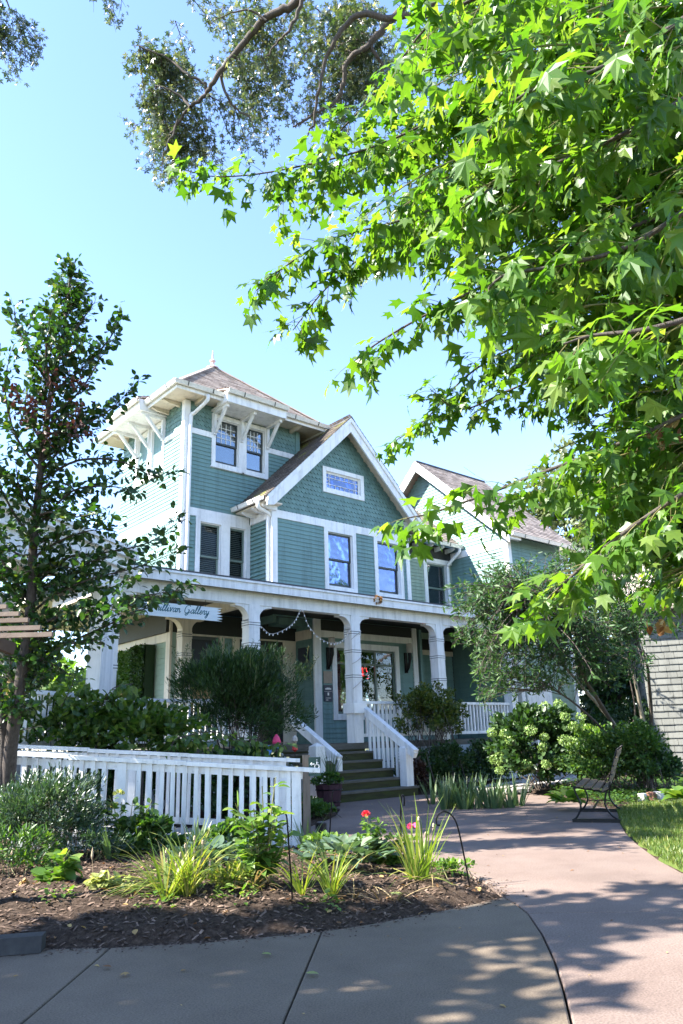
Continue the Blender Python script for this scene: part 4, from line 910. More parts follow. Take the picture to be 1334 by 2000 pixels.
def script(name, text, fr, u, z, size, d, mat, parent, r=.008, slant=.35):
    mb = MB()
    for ch in text:
        adv, ss = GLY[ch]
        for s in ss:
            pts = catmull([(a, b, 0) for a, b in s], 4) if len(s) > 2 else [np.array((a, b, 0)) for a, b in s]
            mb.tube([fr.p(u+(p[0]+p[1]*slant)*size, z+p[1]*size, d) for p in pts], r, 5)
        u += adv*size
    return mb.build(name, mat, parent), u
BLK = {'A': [[(0, 0), (.3, 1), (.6, 0)], [(.12, .4), (.48, .4)]], 'L': [[(0, 1), (0, 0), (.5, 0)]], 'E': [[(.5, 1), (0, 1), (0, 0), (.5, 0)], [(0, .52), (.42, .52)]],
 'R': [[(0, 0), (0, 1), (.4, 1), (.52, .78), (.4, .52), (0, .52)], [(.28, .52), (.54, 0)]], 'Y': [[(0, 1), (.28, .5), (.56, 1)], [(.28, .5), (.28, 0)]],
 'G': [[(.55, .82), (.3, 1), (.06, .8), (0, .5), (.06, .2), (.3, 0), (.55, .2), (.55, .45), (.3, .45)]]}
# hanging board
fSg = XF(12.88)
sg = thing('hanging_sign', 'pale blue hanging board with notched ends and teal script lettering under the porch beam', 'sign', (7.0, 12.9, 3.55))
top = 3.73; bot = 3.46; x0, x1 = 6.12, 7.93
L_ = [(x0, bot)]; Rr = [(x1, bot)]
nz = 5
pts = [(x0+.02, bot), (x1-.0, bot)]
for k in range(nz): z = bot+(top-bot)*(k+.5)/nz; pts += [(x1-.0+random.uniform(-.04, .02), bot+(top-bot)*(k+.08)/nz), (x1-.13, z), (x1+random.uniform(-.04, .02), bot+(top-bot)*(k+.92)/nz)]
for k in range(nz)[::-1]: z = bot+(top-bot)*(k+.5)/nz; pts += [(x0+random.uniform(-.02, .04), bot+(top-bot)*(k+.92)/nz), (x0+.13, z), (x0+random.uniform(-.02, .04), bot+(top-bot)*(k+.08)/nz)]
mb = MB(); n = len(pts)
from mathutils.geometry import tessellate_polygon
tri = tessellate_polygon([[Vector((a, b, 0)) for a, b in pts]])
V = [fSg.p(a, b, .015) for a, b in pts]+[fSg.p(a, b, -.015) for a, b in pts]
mb.add(V, [t for t in tri]+[tuple(i+n for i in t)[::-1] for t in tri]+[(i, (i+1) % n, n+(i+1) % n, n+i) for i in range(n)]); mb.build('board', signboard, sg)
script('lettering', 'ullivan Gallery', fSg, 6.50, 3.565, .155, .018, signletter, sg, r=.0075)
mb = MB()
for x in (6.45, 7.55): mb.tube([(x, 12.88, top-.01), (x, 12.88, 3.87)], .006, 5)
mb.build('hanger', iron, sg)
# neon
fNe = XF(GY+.10)
ne = thing('neon_sign', 'red glowing neon GALLERY sign behind the shop window', 'neon sign', (13.4, GY+.1, 2.8))
mb = MB(); u = 13.55
for ch in 'GALLERY':
    for s in BLK[ch]: mb.tube([fNe.p(u+a*.095, 2.74+b*.22, 0) for a, b in s], .0095, 6); 
    u += .066
mb.build('tube_lettering', neon, ne)
mb = MB(); mb.tube([fNe.p(13.54, 2.69, 0), fNe.p(u, 2.66, 0)], .010, 6); mb.build('underline_tube', neon, ne)
mb = MB(); mb.tube([fNe.p(u+.05, 2.55, -.02), fNe.p(u+.05, 2.95, -.02)], .007, 6); mb.tube([fNe.p(u+.025, 2.80, -.02), fNe.p(u+.025, 2.92, -.02)], .006, 6); mb.build('side_tube', neondim, ne)
mb = MB(); mb.fb(fNe, 13.52, u+.07, 2.985, 3.0, -.03, -.015); mb.fb(fNe, 13.52, u+.07, 2.60, 2.612, -.03, -.015); mb.build('mounting_rail', iron, ne)
# plaques
pl = thing('wall_plaque', 'plain beige plaque on the teal wall beside the shop window', 'plaque', (12.33, GY, 2.6)); mb = MB(); mb.fb(fB, 12.20, 12.47, 2.50, 2.80, .024, .04); mb.build('panel', plaquebeige, pl)
pl = thing('wall_plaque', 'dark blue plaque with white lines under the beige plaque', 'plaque', (12.33, GY, 2.2)); mb = MB(); mb.fb(fB, 12.20, 12.47, 2.05, 2.46, .024, .042); mb.build('panel', plaqueblue, pl)
mb = MB(); 
for a, b, c_, d_ in ((12.24, 12.43, 2.345, 2.375), (12.28, 12.40, 2.38, 2.39), (12.31, 12.36, 2.20, 2.27), (12.25, 12.42, 2.145, 2.15), (12.25, 12.42, 2.125, 2.13), (12.26, 12.33, 2.08, 2.095), (12.20, 12.47, 2.295, 2.30)): mb.fb(fB, a, b, c_, d_, .042, .045)
mb.build('lettering', lettering, pl)
pl = thing('wall_plaque', 'black square notice board on the recess wall beside the front door', 'notice board', (BX0, 15.4, 2.9)); mb = MB(); mb.fb(fS, 15.15, 15.58, 2.70, 3.42, .024, .045); mb.build('panel', plaqueblue, pl); mb = MB(); mb.fb(fS, 15.25, 15.48, 3.05, 3.06, .045, .047); mb.build('lettering', numberm, pl)
# sconces
for x, lb in ((12.36, 'wall sconce with pale shade left of the shop window'), (15.18, 'wall sconce with pale shade right of the shop window')):
    s_ = thing('wall_sconce', lb, 'wall lamp', (x, GY, 3.3), 'sconces flanking the shop window')
    mb = MB(); mb.lathe((x, GY-.20, 3.38), [(.075, 0), (.085, .02), (.085, .24), (.07, .26)], 12); mb.build('lamp_shade', lampshade, s_)
    mb = MB(); mb.tube(catmull([(x, GY-.20, 3.38), (x, GY-.195, 3.2), (x, GY-.13, 2.98), (x, GY-.05, 2.88)], 5), [.05]*6+[.04]*5+[.03]*5, 8); mb.box((x-.05, GY-.06, 2.84), (x+.05, GY-.025, 3.4)); mb.build('bracket', iron, s_)
# string lights
sl_ = thing('string_lights', 'strand of small clear bulbs draped along the porch beam', 'string lights', (10, 12.8, 3.5))
mb = MB(); bb = MB()
for pts in ([(8.83, 12.8, 3.42), (9.08, 12.8, 3.28), (9.48, 12.8, 3.42), (9.72, 12.8, 3.62), (9.86, 12.8, 3.86)], [(9.92, 12.8, 3.86), (10.1, 12.8, 3.5), (10.4, 12.8, 3.27), (10.75, 12.8, 3.18), (11.05, 12.8, 3.27), (11.3, 12.8, 3.55)], [(11.3, 12.79, 3.3), (11.45, 12.80, 3.40), (11.62, 12.8, 3.5)], [(11.3, 12.80, 2.75), (11.45, 12.79, 2.82), (11.62, 12.8, 2.93)], [(11.3, 12.80, 2.2), (11.45, 12.79, 2.3), (11.62, 12.8, 2.42)]):
    cp = catmull(pts, 7); mb.tube(cp, .007, 5)
    for i, p in enumerate(cp[::2]):
        if len(pts) > 3: bb.lathe(tuple(p-np.array([0, .0, .045])), [(.004, 0), (.013, .012), (.011, .03), (.006, .04)], 6)
mb.build('wire', lampshade, sl_); bb.build('bulbs', lettering, sl_, kind='stuff')

# ================================================================== LEFT PAVILION
fP = FR((5.5, 12.2, 0), (0.84, 0.543, 0), (0.543, -0.84, 0))
pav = thing('white_pavilion', 'white flat-roofed pavilion with stepped cornice and square column, behind the slender pear tree', 'pavilion', (3, 12, 0))
mb = MB(); mb.fb(fP, -4.4, .0, 4.16, 4.40, -3.4, -.01); mb.build('roof_slab', darkroof, pav)
mb = MB(); mb.fb(fP, -4.4, .16, 4.28, 4.45, -.05, .20); mb.fb(fP, -4.4, .19, 4.40, 4.47, -.05, .24); mb.build('cornice', white, pav)
mb = MB(); mb.fb(fP, -4.4, .02, 4.10, 4.28, -.05, .10); mb.build('frieze', white, pav)
mb = MB(); mb.fb(fP, -4.4, -.05, 3.70, 4.10, -.20, .02); mb.fb(fP, -4.4, -.05, 3.88, 3.895, .02, .03); mb.build('beam', white, pav)
mb = MB(); mb.fb(fP, -.16, .08, 3.95, 4.09, .03, .14); mb.build('downlight_box', cream, pav)
mb = MB(); mb.fb(fP, -.52, -.16, PZ, 3.70, -.26, .0); mb.build('column', white, pav)
mb = MB(); mb.fb(fP, -4.3, -4.0, PZ, 3.70, -.26, .0); mb.build('column', white, pav)
mb = MB(); mb.fb(fP, -4.4, -.0, 4.11, 4.155, -3.3, -.21); mb.build('ceiling', cream, pav)
for k in range(5): mb = MB(); mb.fb(fP, -.9-k*.7, -.76-k*.7, 3.98, 4.108, -3.2, -.22); mb.build('ceiling_beam', dark if k % 2 else cream, pav)
mb = MB(); mb.fb(fP, -4.4, .3, .85, PZ-.002, -3.4, .05); mb.build('deck', deckwood, pav)
mb = MB(); mb.fb(fP, -4.4, .3, -.05, .85, -.1, -.0); mb.build('skirt', skirt, pav)
fPB = FR(fP.p(0, 0, -3.2), fP.u, fP.n)
mb = MB(); mb.fb(fPB, -4.4, 1.2, 3.0, 4.1, -.12, 0); mb.fb(fPB, -4.4, 1.2, PZ, 1.4, -.12, 0)
for k in range(5): mb.fb(fPB, -4.4+k*1.3, -4.0+k*1.3, 1.4, 3.0, -.12, 0)
mb.build('back_wall', cream, pav)
for k in range(4):
    a, b = -4.0+k*1.3, -3.1+k*1.3; mb = MB()
    for q in ((a, a+.06, 1.4, 3.0), (b-.06, b, 1.4, 3.0), (a+.06, b-.06, 1.4, 1.48), (a+.06, b-.06, 2.92, 3.0), ((a+b)/2-.03, (a+b)/2+.03, 1.48, 2.92), (a+.06, b-.06, 2.4, 2.45)): mb.fb(fPB, *q, -.08, -.02)
    wn_ = mb.build('window', white, pav); mb = MB(); mb.fb(fPB, a+.06, b-.06, 1.48, 2.92, -.055, -.05); mb.build('pane', glassshop, wn_)
# hipped shingle roof standing behind the cornice
mb = MB(); A = [fP.p(-4.4, 4.50, .0), fP.p(-2.75, 4.50, .0), fP.p(-3.4, 6.2, -2.4), fP.p(-4.4, 6.2, -2.4)]; mb.add([tuple(a) for a in A], [(0, 1, 2, 3)]); hr = mb.build('hip_roof', darkroof, pav)
up_ = A[3]-A[0]; roof_shingles(hr, A[0], A[1], up_, np.linalg.norm(up_), lambda s: (0, 1.65-.65*s/3.0), darkroof)
railing('pavilion_railing', fP.p(-3.95, 0, -.13), fP.p(-.55, 0, -.13), 26, parent=pav)

# artificial hedge on the porch side wall (leaves added below)
def ledge(y, z, lab):
    t_ = thing('wall_ledge', lab, 'shelf', (8.1, y, z)); mb = MB(); mb.box((7.98, y-.38, z), (8.20, y+.38, z+.05)); mb.build('shelf_board', orangewood, t_); mb = MB(); mb.box((8.1, y-.3, z-.1), (8.2, y-.26, z)); mb.box((8.1, y+.26, z-.1), (8.2, y+.3, z)); mb.build('shelf_bracket', iron, t_)
ledge(17.75, 2.28, 'upper orange wooden ledge on the green leaf wall'); ledge(18.9, 1.92, 'lower orange wooden ledge on the green leaf wall')

# ================================================================== RAMP AND FENCES
RU = np.array([.7604, -.6494, 0]); RN = np.array([-.6494, -.7604, 0])
E1_ = np.array([5.32, 6.99, 0]); E2_ = np.array([6.05, 8.0, 0])
U2 = np.array([2.94, -2.3, 0]); U2 /= np.linalg.norm(U2); N2 = np.array([U2[1], -U2[0], 0])
rmp = thing('wheelchair_ramp', 'low grey plank ramp running between the two white picket railings', 'ramp', (4, 8, 0))
zr = lambda u: .035-u*.077
for k in range(30):
    u = -.07-k*.145; p0 = E1_+RU*u-RN*.06; p1 = p0-RN*1.22
    mb = MB(); z = zr(u)-.02+random.uniform(-.002, .002); mb.bar((*p0[:2], z), (*p1[:2], z), .132, .035); mb.build('plank', deckwood, rmp)
mb = MB(); a = E1_+RU*.0; b = E1_+RU*-4.4
mb.prism([(*a[:2], -.15), (*b[:2], -.15), (*b[:2], zr(-4.4)-.045), (*a[:2], zr(0)-.045)], -RN*.05); mb.build('side_board', skirt, rmp)
mb = MB(); a = E1_-RN*1.3; b = a+RU*-4.4; mb.prism([(*a[:2], -.15), (*b[:2], -.15), (*b[:2], zr(-4.4)-.05), (*a[:2], zr(0)-.05)], RN*.05); mb.build('side_board', skirt, rmp)
PKF = unit_box(fence_white, 'picket')
def picket_fence(lab, E, U, N, u0, u1, zt0, slope, n, posts, w):
    f_ = thing('picket_railing', lab, 'fence', tuple(E), 'white picket railings along the ramp')
    zt = lambda u: zt0-u*slope
    def P(u, z, d=0): q = E+U*u+N*d; return (q[0], q[1], z)
    cuts = [u0, u0+(u1-u0)*.36, u0+(u1-u0)*.66, u1]
    for i in range(3):
        a, b = cuts[i], cuts[i+1]; mb = MB(); dz = (.012, 0, -.004)[i]
        mb.bar(P(a, zt(a)-.022+dz, .012), P(b-.003, zt(b)-.022+dz, .012), .11, .044); mb.build('top_rail', fence_white, f_)
    mb = MB(); mb.bar(P(u0, zt(u0)-.09, -.012), P(u1-.2, zt(u1-.2)-.09, -.012), .035, .075); mb.build('under_rail', fence_white, f_)
    mb = MB(); mb.bar(P(u0, zt(u0)-.80, -.012), P(u1-.2, zt(u1-.2)-.80, -.012), .035, .075); mb.build('bottom_rail', fence_white, f_)
    for k in range(n):
        u = u0+.05+(u1-.28-u0)*k/(n-1)
        if any(abs(u-p) < .08 for p in posts): continue
        m = Matrix.Identity(4); hh = .77+random.uniform(-.01, .006)
        q = P(u-w/2, zt(u)-.045-hh, .008)
        for i in range(3): m[i][0] = U[i]*w*random.uniform(.93, 1.05); m[i][1] = N[i]*.024; m[i][2] = hh if i == 2 else (U[i]*random.uniform(-.013, .013)); m[i][3] = q[i]
        inst('picket', PKF, m, f_)
    for p in posts:
        mb = MB(); mb.bar(P(p, -.2, -.02), P(p, zt(p)-.05, -.02), .10, .10, up=tuple(N)); mb.build('post', fence_white, f_)
picket_fence('front white picket railing of the ramp, nearest the flower bed', E1_, RU, RN, -4.1, .25, .865, .077, 33, (-.02, -1.95, -3.9), .047)
picket_fence('rear white picket railing of the ramp, nearest the porch', E2_, U2, N2, -4.1, .06, .93, .073, 31, (-.17, -2.05, -3.95), .040)
# entrance sign post
sp = np.array([6.30, 8.10]); fpn = np.array([-.6, -.8, 0])
ps = thing('sign_post', 'weathered wooden post with small dark green wheelchair entrance sign by the ramp', 'sign post', (*sp, 0))
mb = MB(); mb.bar((*sp, -.1), (*sp, .96), .095, .095, up=(-.6, -.8, 0)); mb.build('post', greypost, ps)
fA = FR((sp[0]+.06*.8-.6*.06, sp[1]-.06*.6-.8*.06, 0), (.8, -.6, 0), (-.6, -.8, 0))
mb = MB(); mb.fb(fA, -.03, .125, .70, .93, 0, .012); plate = mb.build('sign_plate', accgreen, ps)
mb = MB(); fa = lambda a, b: fA.p(a, b, .015)
mb.tube([fa(.045, .845), fa(-.005, .845)], .006, 5); mb.tube([fa(.012, .862), fa(-.008, .845), fa(.012, .828)], .006, 5)
mb.tube([fa(.078, .875), fa(.078, .835), fa(.102, .835), fa(.110, .80)], .007, 5); mb.tube([fa(.078, .858), fa(.098, .858)], .005, 5); mb.lathe(tuple(fa(.078, .888)), [(.002, 0), (.010, .006), (.002, .014)], 8)
mb.tube([fa(.076+.028*math.cos(t), .815+.028*math.sin(t)) for t in np.linspace(2.2, 6.0, 9)], .005, 5); mb.build('symbol', lettering, plate)
letters('lettering', 'ENTRANCE', .028, fA, .047, .735, .0135, lettering, plate, .001, 'CENTER')
mb = MB(); mb.lathe((sp[0]+.05, sp[1]-.22, .02), [(.06, 0), (.07, .02), (.07, .12), (.055, .13)], 10); sl2 = thing('spot_lamp', 'small black ground spot lamp beside the sign post', 'ground lamp', (sp[0]+.05, sp[1]-.22, 0)); mb.build('lamp_housing', iron, sl2)
mb = MB(); mb.lathe((sp[0]+.05, sp[1]-.22, .151), [(.04, 0), (.045, .004)], 10); mb.build('lens', roompale, sl2)

# ================================================================== SMALL THINGS
def hook(base, pts, r, lab, grp='black iron shepherd hooks in the flower bed'):
    t_ = thing('shepherd_hook', lab, 'garden hook', base, grp); mb = MB(); mb.tube(catmull(pts, 6), r, 6); mb.build('rod', iron, t_); return t_
b = G(920, 1745); cu_ = lambda px, py, d: D(px, py, d)
dh = float((b-CAM)@CF)
hook(b, [b-np.array([0, 0, .1])]+[cu_(px, py, dh) for px, py in ((915, 1718), (905, 1665), (893, 1612), (882, 1592), (868, 1585), (857, 1590), (852, 1602), (854, 1611), (860, 1612))], .0065, 'black iron shepherd hook curling left at the pointed end of the flower bed')
b = G(783, 1668); dh = float((b-CAM)@CF)
hook(b, [b-np.array([0, 0, .1])]+[cu_(px, py, dh) for px, py in ((783, 1630), (783, 1580), (784, 1560), (786, 1553), (789, 1556), (790, 1566), (789, 1574))], .008, 'black iron shepherd hook seen edge-on behind the red rose bush')
b = G(573, 1785); dh = float((b-CAM)@CF)
hook(b, [b-np.array([0, 0, .1])]+[cu_(px, py, dh) for px, py in ((570, 1740), (566, 1680), (562, 1620), (560, 1596), (558, 1590))], .006, 'thin straight black stake in front of the ramp, at the near edge of the bed')
b = G(643, 1662); dh = float((b-CAM)@CF)
hook(b, [b-np.array([0, 0, .1])]+[cu_(px, py, dh) for px, py in ((644, 1630), (647, 1580), (649, 1552), (651, 1545))], .007, 'thin straight black stake beside the barrel planter')
# bench
bn = thing('garden_bench', 'small garden bench with weathered wooden slats and curved black iron frame', 'bench', (9.9, 6.2, 0))
bo = np.array([9.25, 6.06, 0]); bl = np.array([.88, .475, 0]); bd = np.array([.475, -.88, 0])   # length, depth to the back
bp = lambda l, d, z: bo+bl*l+bd*d+np.array([0, 0, z])
LB = 1.5
for k in range(4):
    d0 = .02+k*.105; mb = MB(); z = .455-(.018*k if k < 3 else .045); mb.bar(bp(-.03, d0+.045, z), bp(LB+.03, d0+.045, z), .088, .026, up=(0, 0, 1) if k < 3 else tuple(np.array([0, 0, 1])+bd*-.5)); mb.build('seat_slat', benchwood, bn)
for k in range(4):
    z = .54+k*.105; mb = MB(); mb.bar(bp(-.03, .47+.03*k+.004*k*k, z), bp(LB+.03, .47+.03*k+.004*k*k, z), .022, .085, up=tuple(np.array([0, 0, 1])-bd*-.3)); mb.build('back_slat', benchwood, bn)
for l in (.05, LB-.05):
    mb = MB()
    mb.tube(catmull([bp(l, -.02, .44), bp(l, .0, .36), bp(l, .04, .25), bp(l, .04, .16), bp(l, -.02, .06), bp(l, -.06, .03)], 5), .013, 6)
    mb.tube(catmull([bp(l, .40, .40), bp(l, .37, .30), bp(l, .36, .2), bp(l, .42, .09), bp(l, .50, .03)], 5), .013, 6)
    mb.tube(catmull([bp(l, -.02, .435), bp(l, .2, .405), bp(l, .38, .38), bp(l, .45, .48), bp(l, .50, .65), bp(l, .58, .88), bp(l, .64, .93)], 5), .013, 6)
    mb.tube([bp(l, .03, .16), bp(l, .37, .16)], .009, 6)
    fr_ = mb.build('end_frame', iron, bn, True)
    mb = MB(); mb.bar(bp(l, -.08, .02), bp(l, .54, .02), .07, .04); mb.build('foot_bar', iron, fr_)
mb = MB(); mb.bar(bp(.05, .2, .16), bp(LB-.05, .2, .16), .02, .02); mb.build('stretcher', iron, bn)
# three blocks by the lawn
def rock(c, s, mat, name, lab, cat):
    r = np.random.RandomState(int(c[0]*100)); V = []; 
    for sx in (-1, 1):
        for sy in (-1, 1):
            for sz in (-1, 1): V.append((c[0]+sx*s[0]*r.uniform(.8, 1), c[1]+sy*s[1]*r.uniform(.8, 1), c[2]+s[2]+sz*s[2]*r.uniform(.85, 1)))
    o = meshobj(name, V, [(0, 1, 3, 2), (6, 7, 5, 4), (4, 5, 1, 0), (2, 3, 7, 6), (0, 2, 6, 4), (1, 5, 7, 3)], mat)
    bv = o.modifiers.new('bevel', 'BEVEL'); bv.width = .02; bv.segments = 2
    return tag(o, lab, cat)
q = G(1258, 1566); rock(q, (.09, .07, .07), rockw, 'stone_block', 'rounded white stone block at the left end of the three blocks by the lawn', 'stone')
q = G(1274, 1566); rock(q, (.06, .07, .08), brickm, 'stone_block', 'reddish brown brick between the two white blocks', 'brick')
q = G(1288, 1565); rock(q, (.075, .08, .08), rockw, 'stone_block', 'square white concrete block at the right end of the three blocks by the lawn', 'stone')
# wheel stop
p0 = np.array([1.83, 4.90]); wd = np.array([-.86, .51]); 
ws = thing('wheel_stop', 'dark grey concrete wheel stop on the sidewalk edge', 'wheel stop', (*p0, 0)); mb = MB(); wn2 = np.array([.51, .86])
prof = [(-.0, .004), (.15, .004), (.13, .09), (.02, .09)]
mb.prism([(*(p0+wn2*a), b) for a, b in prof], (*(wd*1.8), 0)); mb.build('block', stopconc, ws)
mb = MB(); mb.tube([(*(p0+wn2*.075+wd*.3), .08), (*(p0+wn2*.075+wd*.3), .098)], .015, 8); mb.build('bolt', iron, ws)
# barrel planter
pc = np.array([9.08, 11.02, 0])
pt = thing('barrel_planter', 'purple half-barrel planter with trailing plants at the foot of the steps', 'planter', tuple(pc))
for k in range(14):
    a0 = 2*math.pi*k/14+.01; a1 = 2*math.pi*(k+1)/14-.01; mb = MB(); r0, r1, h = .19, .25, .37
    P = [(pc[0]+r*math.cos(a), pc[1]+r*math.sin(a), z) for (r, z) in ((r0, 0), (r1, h)) for a in (a0, a1)]; Q = [(pc[0]+(r-.02)*math.cos(a), pc[1]+(r-.02)*math.sin(a), z) for (r, z) in ((r0, 0), (r1, h)) for a in (a0, a1)]
    mb.add(P+Q, [(0, 1, 3, 2), (4, 6, 7, 5), (2, 3, 7, 6), (0, 4, 5, 1), (0, 2, 6, 4), (1, 5, 7, 3)]); mb.build('stave', potm, pt)
for z, r in ((.08, .208), (.28, .241)):
    mb = MB(); mb.tube([(pc[0]+r*math.cos(t), pc[1]+r*math.sin(t), z) for t in np.linspace(0, 2*math.pi, 20)], .009, 5); mb.build('hoop', iron, pt)
mb = MB(); mb.lathe((pc[0], pc[1], .0), [(.19, .02), (.235, .34)], 14); mb.build('soil', mulch, pt)
# pink windsock ornament on the porch rail
oc = D(540, 1450, 12.3)
orn = thing('garden_ornament', 'pink and blue fabric garden spinner on a thin stick behind the ramp railing', 'garden spinner', (oc[0], oc[1], 0))
mb = MB(); mb.lathe((oc[0], oc[1], oc[2]-.08), [(.01, 0), (.06, .05), (.075, .09), (.05, .16), (.01, .21)], 8); mb.build('spinner', pinkm, orn)
for k, (dx, m_) in enumerate(((-.11, bluem), (.02, bluem))):
    mb = MB(); mb.lathe((oc[0]+dx, oc[1]-dx*.5, oc[2]-.2+.1*k), [(.005, 0), (.045, .05), (.04, .13), (.005, .17)], 6); mb.build('ribbon', m_, orn)
mb = MB(); mb.tube([(oc[0], oc[1], .0), (oc[0], oc[1], oc[2])], .008, 5); mb.build('stick', iron, orn)
oc = D(576, 1452, 12.2); orn = thing('garden_ornament', 'small blue and red fabric flower ornament beside the stair newel', 'garden spinner', (oc[0], oc[1], 0))
mb = MB(); mb.lathe((oc[0], oc[1], oc[2]), [(.005, 0), (.05, .04), (.045, .09), (.005, .13)], 7); mb.build('petals', lampshade, orn); mb = MB(); mb.lathe((oc[0], oc[1], oc[2]-.13), [(.005, 0), (.05, .03), (.04, .1), (.005, .13)], 7); mb.build('skirt', redm, orn); mb = MB(); mb.tube([(oc[0], oc[1], 0), (oc[0], oc[1], oc[2])], .007, 5); mb.build('stick', iron, orn)
# pergola at the left edge
pg = thing('pergola', 'dark brown pergola beams at the left edge behind the pear tree', 'pergola', (1.5, 6.6, 0))
for k in range(5):
    a = D(-160, 1196+12*k, 5.6-.0*k)-0; dd = 6.6-k*.22
    p1 = D((14, 38, 56, 80, 103)[k], (1185, 1199, 1211, 1226, 1239)[k], dd); p0_ = p1-np.array([RU[0], RU[1], 0])*1.5
    mb = MB(); mb.bar(p0_, p1, .04, .036, up=(0, 0, 1)); mb.build('rafter', suntint_brown, pg)
p1 = D(20, 1256, 6.0); p2 = p1-np.array([RU[0], RU[1], 0])*1.6
bk = D(-5, 1238, 5.6)
mb = MB(); mb.bar(D(-80, 1225, 5.5), D(24, 1268, 6.0), .05, .09); mb.build('beam', brownwood, pg)
q = D(-18, 1270, 5.7); mb = MB(); mb.bar((q[0], q[1], -.1), (q[0], q[1], q[2]+.03), .09, .09, up=(1, 0, 0)); mb.build('post', brownwood, pg)
q = D(15, 1410, 8.3); q2 = D(20, 1322, 8.25)
stk = thing('tree_stake', 'pale yellow wooden stake leaning beside the pear trunk', 'stake', (q[0], q[1], 0)); mb = MB(); mb.bar((q[0]-.01, q[1], 0), q2, .05, .03, up=(1, 1, 0)); mb.build('stake_board', yellowwood, stk)

# ================================================================== RIGHT COTTAGE, FLAGSTONES, CAR
cdv = np.array([.53, -.848, 0]); fC = FR((20.6, 10.7, 0), cdv, (-.848, -.53, 0)); fCL = FR((20.6, 10.7, 0), (.848, .53, 0), (-.53, .848, 0))
cot = thing('grey_cottage', 'grey cedar-shingled cottage wall at the right edge', 'cottage', (20.6, 10.7, 0))
mb = MB(); P = [fC.p(.01, 0, -.01), fC.p(5, 0, -.01), fC.p(5, 0, -5), fC.p(.01, 0, -5)]; mb.prism([np.array([p[0], p[1], -.1]) for p in P], (0, 0, 4.6)); cw = mb.build('wall', greyshingle, cot)
n_s = 0
UB = clap_mesh(greyshingle)
for k in range(25):
    z = .0+k*.18; u = -.02-random.uniform(0, .2)
    while u < 2.4:
        ww = random.uniform(.16, .42); a = max(u, -.02); b_ = u+ww-.009
        if b_-a > .04: 
            m = fC.mat(a, z-random.uniform(0, .008), 0, b_-a, .185, .030+random.uniform(0, .010)); inst('shingle', UB, m, cw)
        u += ww
mb = MB()
for k in range(25): mb.fb(fCL, .0, 5, k*.18, k*.18+.17, 0, .02)
mb.build('side_courses', greyshingle, cw, kind='stuff')
mb = MB(); c0 = fC.p(-.5, 4.5, .5); c1 = fC.p(6, 4.5, .5); c2 = fC.p(6, 6.5, -2.5); c3 = fC.p(-.5, 6.5, -2.5); mb.add([tuple(c0), tuple(c1), tuple(c2), tuple(c3)]+[tuple(c-np.array([0, 0, .12])) for c in (c0, c1, c2, c3)], [(0, 1, 2, 3), (7, 6, 5, 4), (0, 4, 5, 1), (3, 7, 4, 0)]); mb.build('roof', roofm, cot)
# flagstone path
fp = bpy.data.objects.new('flagstone_path', None); C.objects.link(fp); fp['kind'] = 'structure'
fa0, fa1 = g2(985, 1546), g2(1075, 1520); rr = np.random.RandomState(5)
ctr = [g2(955, 1551), g2(1010, 1540), g2(1060, 1531), g2(1095, 1522), g2(1130, 1515)]
ctr = [np.array([p[0], p[1]]) for p in ctr]
for i in range(26):
    t = i/25*(len(ctr)-1); k = min(int(t), len(ctr)-2); c = ctr[k]+(ctr[k+1]-ctr[k])*(t-k); dirv = ctr[k+1]-ctr[k]; dirv /= np.linalg.norm(dirv); pr_ = np.array([-dirv[1], dirv[0]])
    for sgn in (-.42, 0.0, .42):
        cc = c+pr_*(sgn+rr.uniform(-.06, .06)); m_ = 7; an = np.sort(np.linspace(0, 2*math.pi, m_, endpoint=False)+rr.uniform(-.25, .25, m_)); rad = rr.uniform(.15, .22)
        pts = [(cc[0]+rad*math.cos(a)*rr.uniform(.85, 1.1), cc[1]+rad*math.sin(a)*rr.uniform(.85, 1.1)) for a in an]; zz = .085+rr.uniform(-.006, .012)
        mb = MB(); mb.prism([(x, y, zz-.06) for x, y in pts], (0, 0, .06)); mb.build('flagstone', stonem, fp)
# parked car glimpsed beyond the small tree
ccn = np.array([29.0, 17.5, 0]); cdx = np.array([.76, -.65, 0]); cdy = np.array([.65, .76, 0])
car = thing('parked_car', 'white parked car glimpsed behind the multi-stemmed tree', 'car', tuple(ccn))
cp_ = lambda a, b, z: ccn+cdx*a+cdy*b+np.array([0, 0, z])
body = [(-2.2, .35), (-2.25, .75), (-2.1, .95), (-1.2, 1.02), (1.9, .98), (2.2, .85), (2.25, .4)]
mb = MB(); mb.prism([cp_(a, -.85, z) for a, z in body], cdy*1.7); mb.build('body', carpaint, car)
cab = [(-1.25, 1.02), (-.55, 1.52), (1.0, 1.54), (1.75, 1.0)]; mb = MB(); mb.prism([cp_(a, -.72, z) for a, z in cab], cdy*1.44); cb = mb.build('cabin', carpaint, car)
for q in ([(-1.0, 1.06), (-.5, 1.44), (.15, 1.46), (.15, 1.06)], [(.25, 1.06), (.25, 1.46), (.95, 1.46), (1.45, 1.06)]):
    mb = MB(); mb.prism([cp_(a, -.735, z) for a, z in q], cdy*.02); mb.build('window', doorblack, cb)
mb = MB(); mb.prism([cp_(-1.22, -.6, 1.06), cp_(-1.22, .6, 1.06), cp_(-.6, .55, 1.48), cp_(-.6, -.55, 1.48)], -cdx*.03); mb.build('windscreen', doorblack, cb)
for a in (-1.4, 1.4):
    for bside in (-.86, .7):
        mb = MB(); pts = [cp_(a+.33*math.cos(t), bside, .33+.33*math.sin(t)) for t in np.linspace(0, 2*math.pi, 16, endpoint=False)]; mb.prism(pts, cdy*.18); mb.build('wheel', rubber, car)
for bside in (-.6, .6): mb = MB(); mb.bar(cp_(-2.24, bside-.18, .72), cp_(-2.24, bside+.18, .72), .04, .14); mb.build('headlight', lettering, car)

